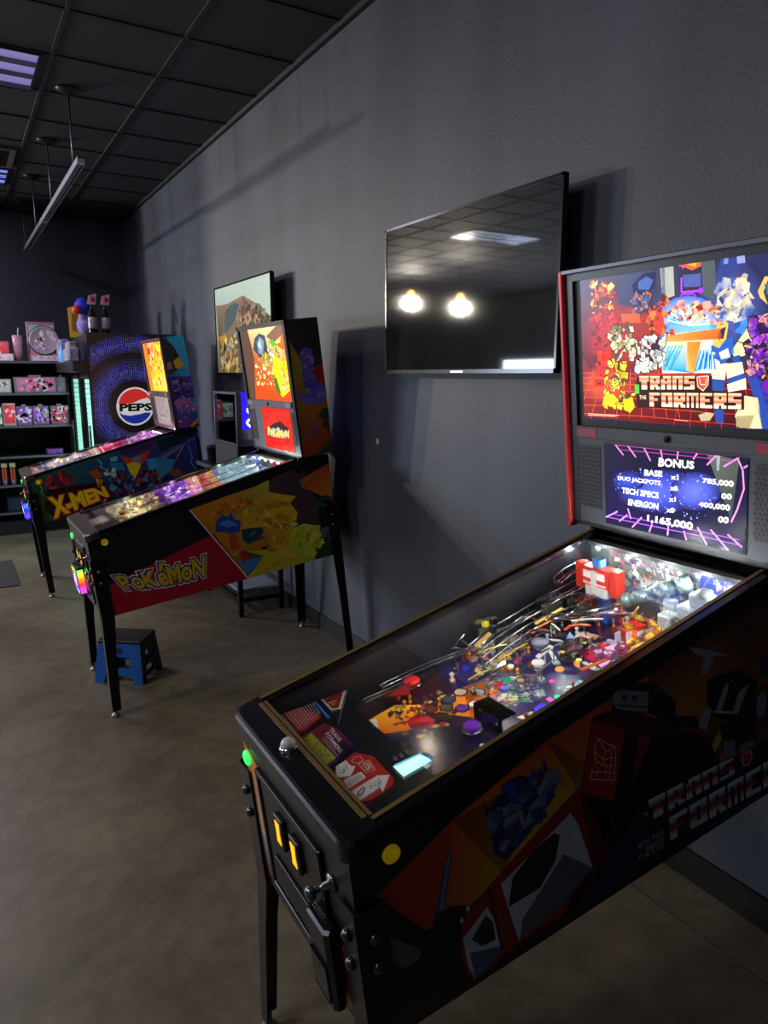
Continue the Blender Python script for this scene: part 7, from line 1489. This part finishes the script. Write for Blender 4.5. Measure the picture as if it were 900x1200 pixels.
# things on the cooler and on its canopy
zc = 1.80
tt = thing('gift_bag', (1.045, 8.18, zc), 'lilac and white plush gift bag on the cooler canopy beside the shelves', 'bag')
b = MB(); b.box(.985, 8.05, zc, 1.10, 8.30, zc+.2, bev=.02); b.box(1.0, 8.08, zc+.19, 1.09, 8.27, zc+.235, bev=.015); b.build('bag_body', mat('lilac_bag', '9a90c0', .4, noise=.45, nscale=26), tt)
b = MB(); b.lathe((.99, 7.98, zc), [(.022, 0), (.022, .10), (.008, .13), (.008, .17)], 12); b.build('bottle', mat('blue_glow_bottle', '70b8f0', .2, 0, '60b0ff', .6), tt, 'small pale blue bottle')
tt = thing('gift_bag', (1.05, 7.62, zc), 'second lilac bag with white pattern, nearer end of the cooler canopy', 'bag')
b = MB(); b.box(.985, 7.5, zc, 1.10, 7.8, zc+.13, bev=.02); b.box(1.0, 7.54, zc+.12, 1.09, 7.76, zc+.19, bev=.015); b.build('bag_body', mat('white_lilac_bag', 'a8a0b8', .4, noise=.5, nscale=30), tt)
tt = thing('snack_box', (1.20, 8.30, CH), 'tall yellow box on top of the cooler', 'box')
b = MB(); b.prism([(1.125, 8.25, CH), (1.235, 8.21, CH), (1.25, 8.33, CH), (1.14, 8.37, CH)], [(1.12, 8.24, CH+.30), (1.235, 8.20, CH+.33), (1.25, 8.33, CH+.33), (1.135, 8.37, CH+.30)]); b.build('box_body', mat('yellow_box', 'd8a818', .4), tt)
b = MB(); b.prism([(1.15, 8.238, CH+.06), (1.205, 8.216, CH+.06), (1.205, 8.212, CH+.24), (1.15, 8.232, CH+.24)], [(1.15, 8.243, CH+.06), (1.205, 8.222, CH+.06), (1.205, 8.218, CH+.24), (1.15, 8.238, CH+.24)]); b.build('front_label', mat('brown_label', '8a5818', .5), tt)
tt = thing('plush_toy', (1.22, 7.80, CH), 'bright blue and white plush with red dot behind the soda bottles on the cooler', 'plush toy')
b = MB(); b.lathe((1.22, 7.80, CH), [(.03, 0), (.085, .05), (.09, .12), (.06, .19), (.02, .22)], 14, None, 'z'); b.build('plush_body', mat('lilac_plush', '9088c8', .8, noise=.3, nscale=30), tt)
b = MB(); b.lathe((1.20, 7.78, CH+.2), [(.03, 0), (.075, .04), (.08, .10), (.05, .15), (.01, .165)], 14); b.build('plush_head', mat('blue_plush', '2838d0', .7, noise=.3, nscale=30), tt)
b = MB(); b.lathe((1.13, 7.72, CH+.20), [(.01, 0), (.04, .015), (.045, .045), (.03, .075), (.005, .085)], 12); b.build('red_ball', mat('red_ball', 'e03828', .5), tt)
for i, (x, lab) in enumerate(((1.225, 'dark soda bottle with red and white tag on the cooler, nearer the shelves'), (1.345, 'dark soda bottle with red and white tag on the cooler, nearer the wall'))):
    tt = thing('soda_bottle', (x, 7.45, CH), lab, 'bottle', 'soda bottles with red tags')
    b = MB(); b.lathe((x, 7.45, CH), [(.036, 0), (.040, .015), (.036, .08), (.040, .14), (.036, .19), (.015, .245), (.013, .275)], 16); b.build('bottle_body', mat('cola', '241c24', .1), tt)
    b = MB(); b.lathe((x, 7.45, CH+.05), [(.0405, 0), (.0415, .004), (.0415, .1), (.0405, .104)], 16); b.build('label', mat('silver_label', 'b0a8b8', .35, noise=.6, nscale=40), tt)
    b = MB(); b.lathe((x, 7.45, CH+.275), [(.016, 0), (.016, .02), (.01, .022)], 12); b.build('cap', mat('white_cap', 'd8d8e0', .4), tt)
    b = MB(); b.prism([(x-.05, 7.40, CH+.27), (x-.03, 7.40, CH+.35), (x+.04, 7.40, CH+.37), (x+.03, 7.40, CH+.27)], [(x-.05, 7.405, CH+.27), (x-.03, 7.405, CH+.35), (x+.04, 7.405, CH+.37), (x+.03, 7.405, CH+.27)]); b.build('tag', mat('pale_tag', 'c8c0d0', .5), tt)
    b = MB(); b.lathe((x, 7.398, CH+.315), [(.024, 0), (.026, -.004), (.01, -.006)], 12, None, 'y'); b.build('tag_spot', mat('red_spot', 'e83040', .4), tt)

# ------------------------------------------------------------------ floor mat
b = MB(); b.box(-.75, 6.26, 0, .325, 7.19, .008, bev=.003); single(b, 'floor_mat', mat('dark_mat', '1c1c22', .9, noise=.2, nscale=60, bump=.6), (-.2, 6.7, 0), 'dark grey floor mat at the left edge beyond the furthest pinball machine', 'mat')
b = MB(); b.box(XW-.004, 3.36, 1.30, XW, 3.385, 1.33, bev=.002); single(b, 'wall_anchor', mat('pale_plastic', 'b8b8c4', .4), (XW, 3.37, 1.31), 'tiny pale screw anchor in the wall below the blank television', 'wall fitting')
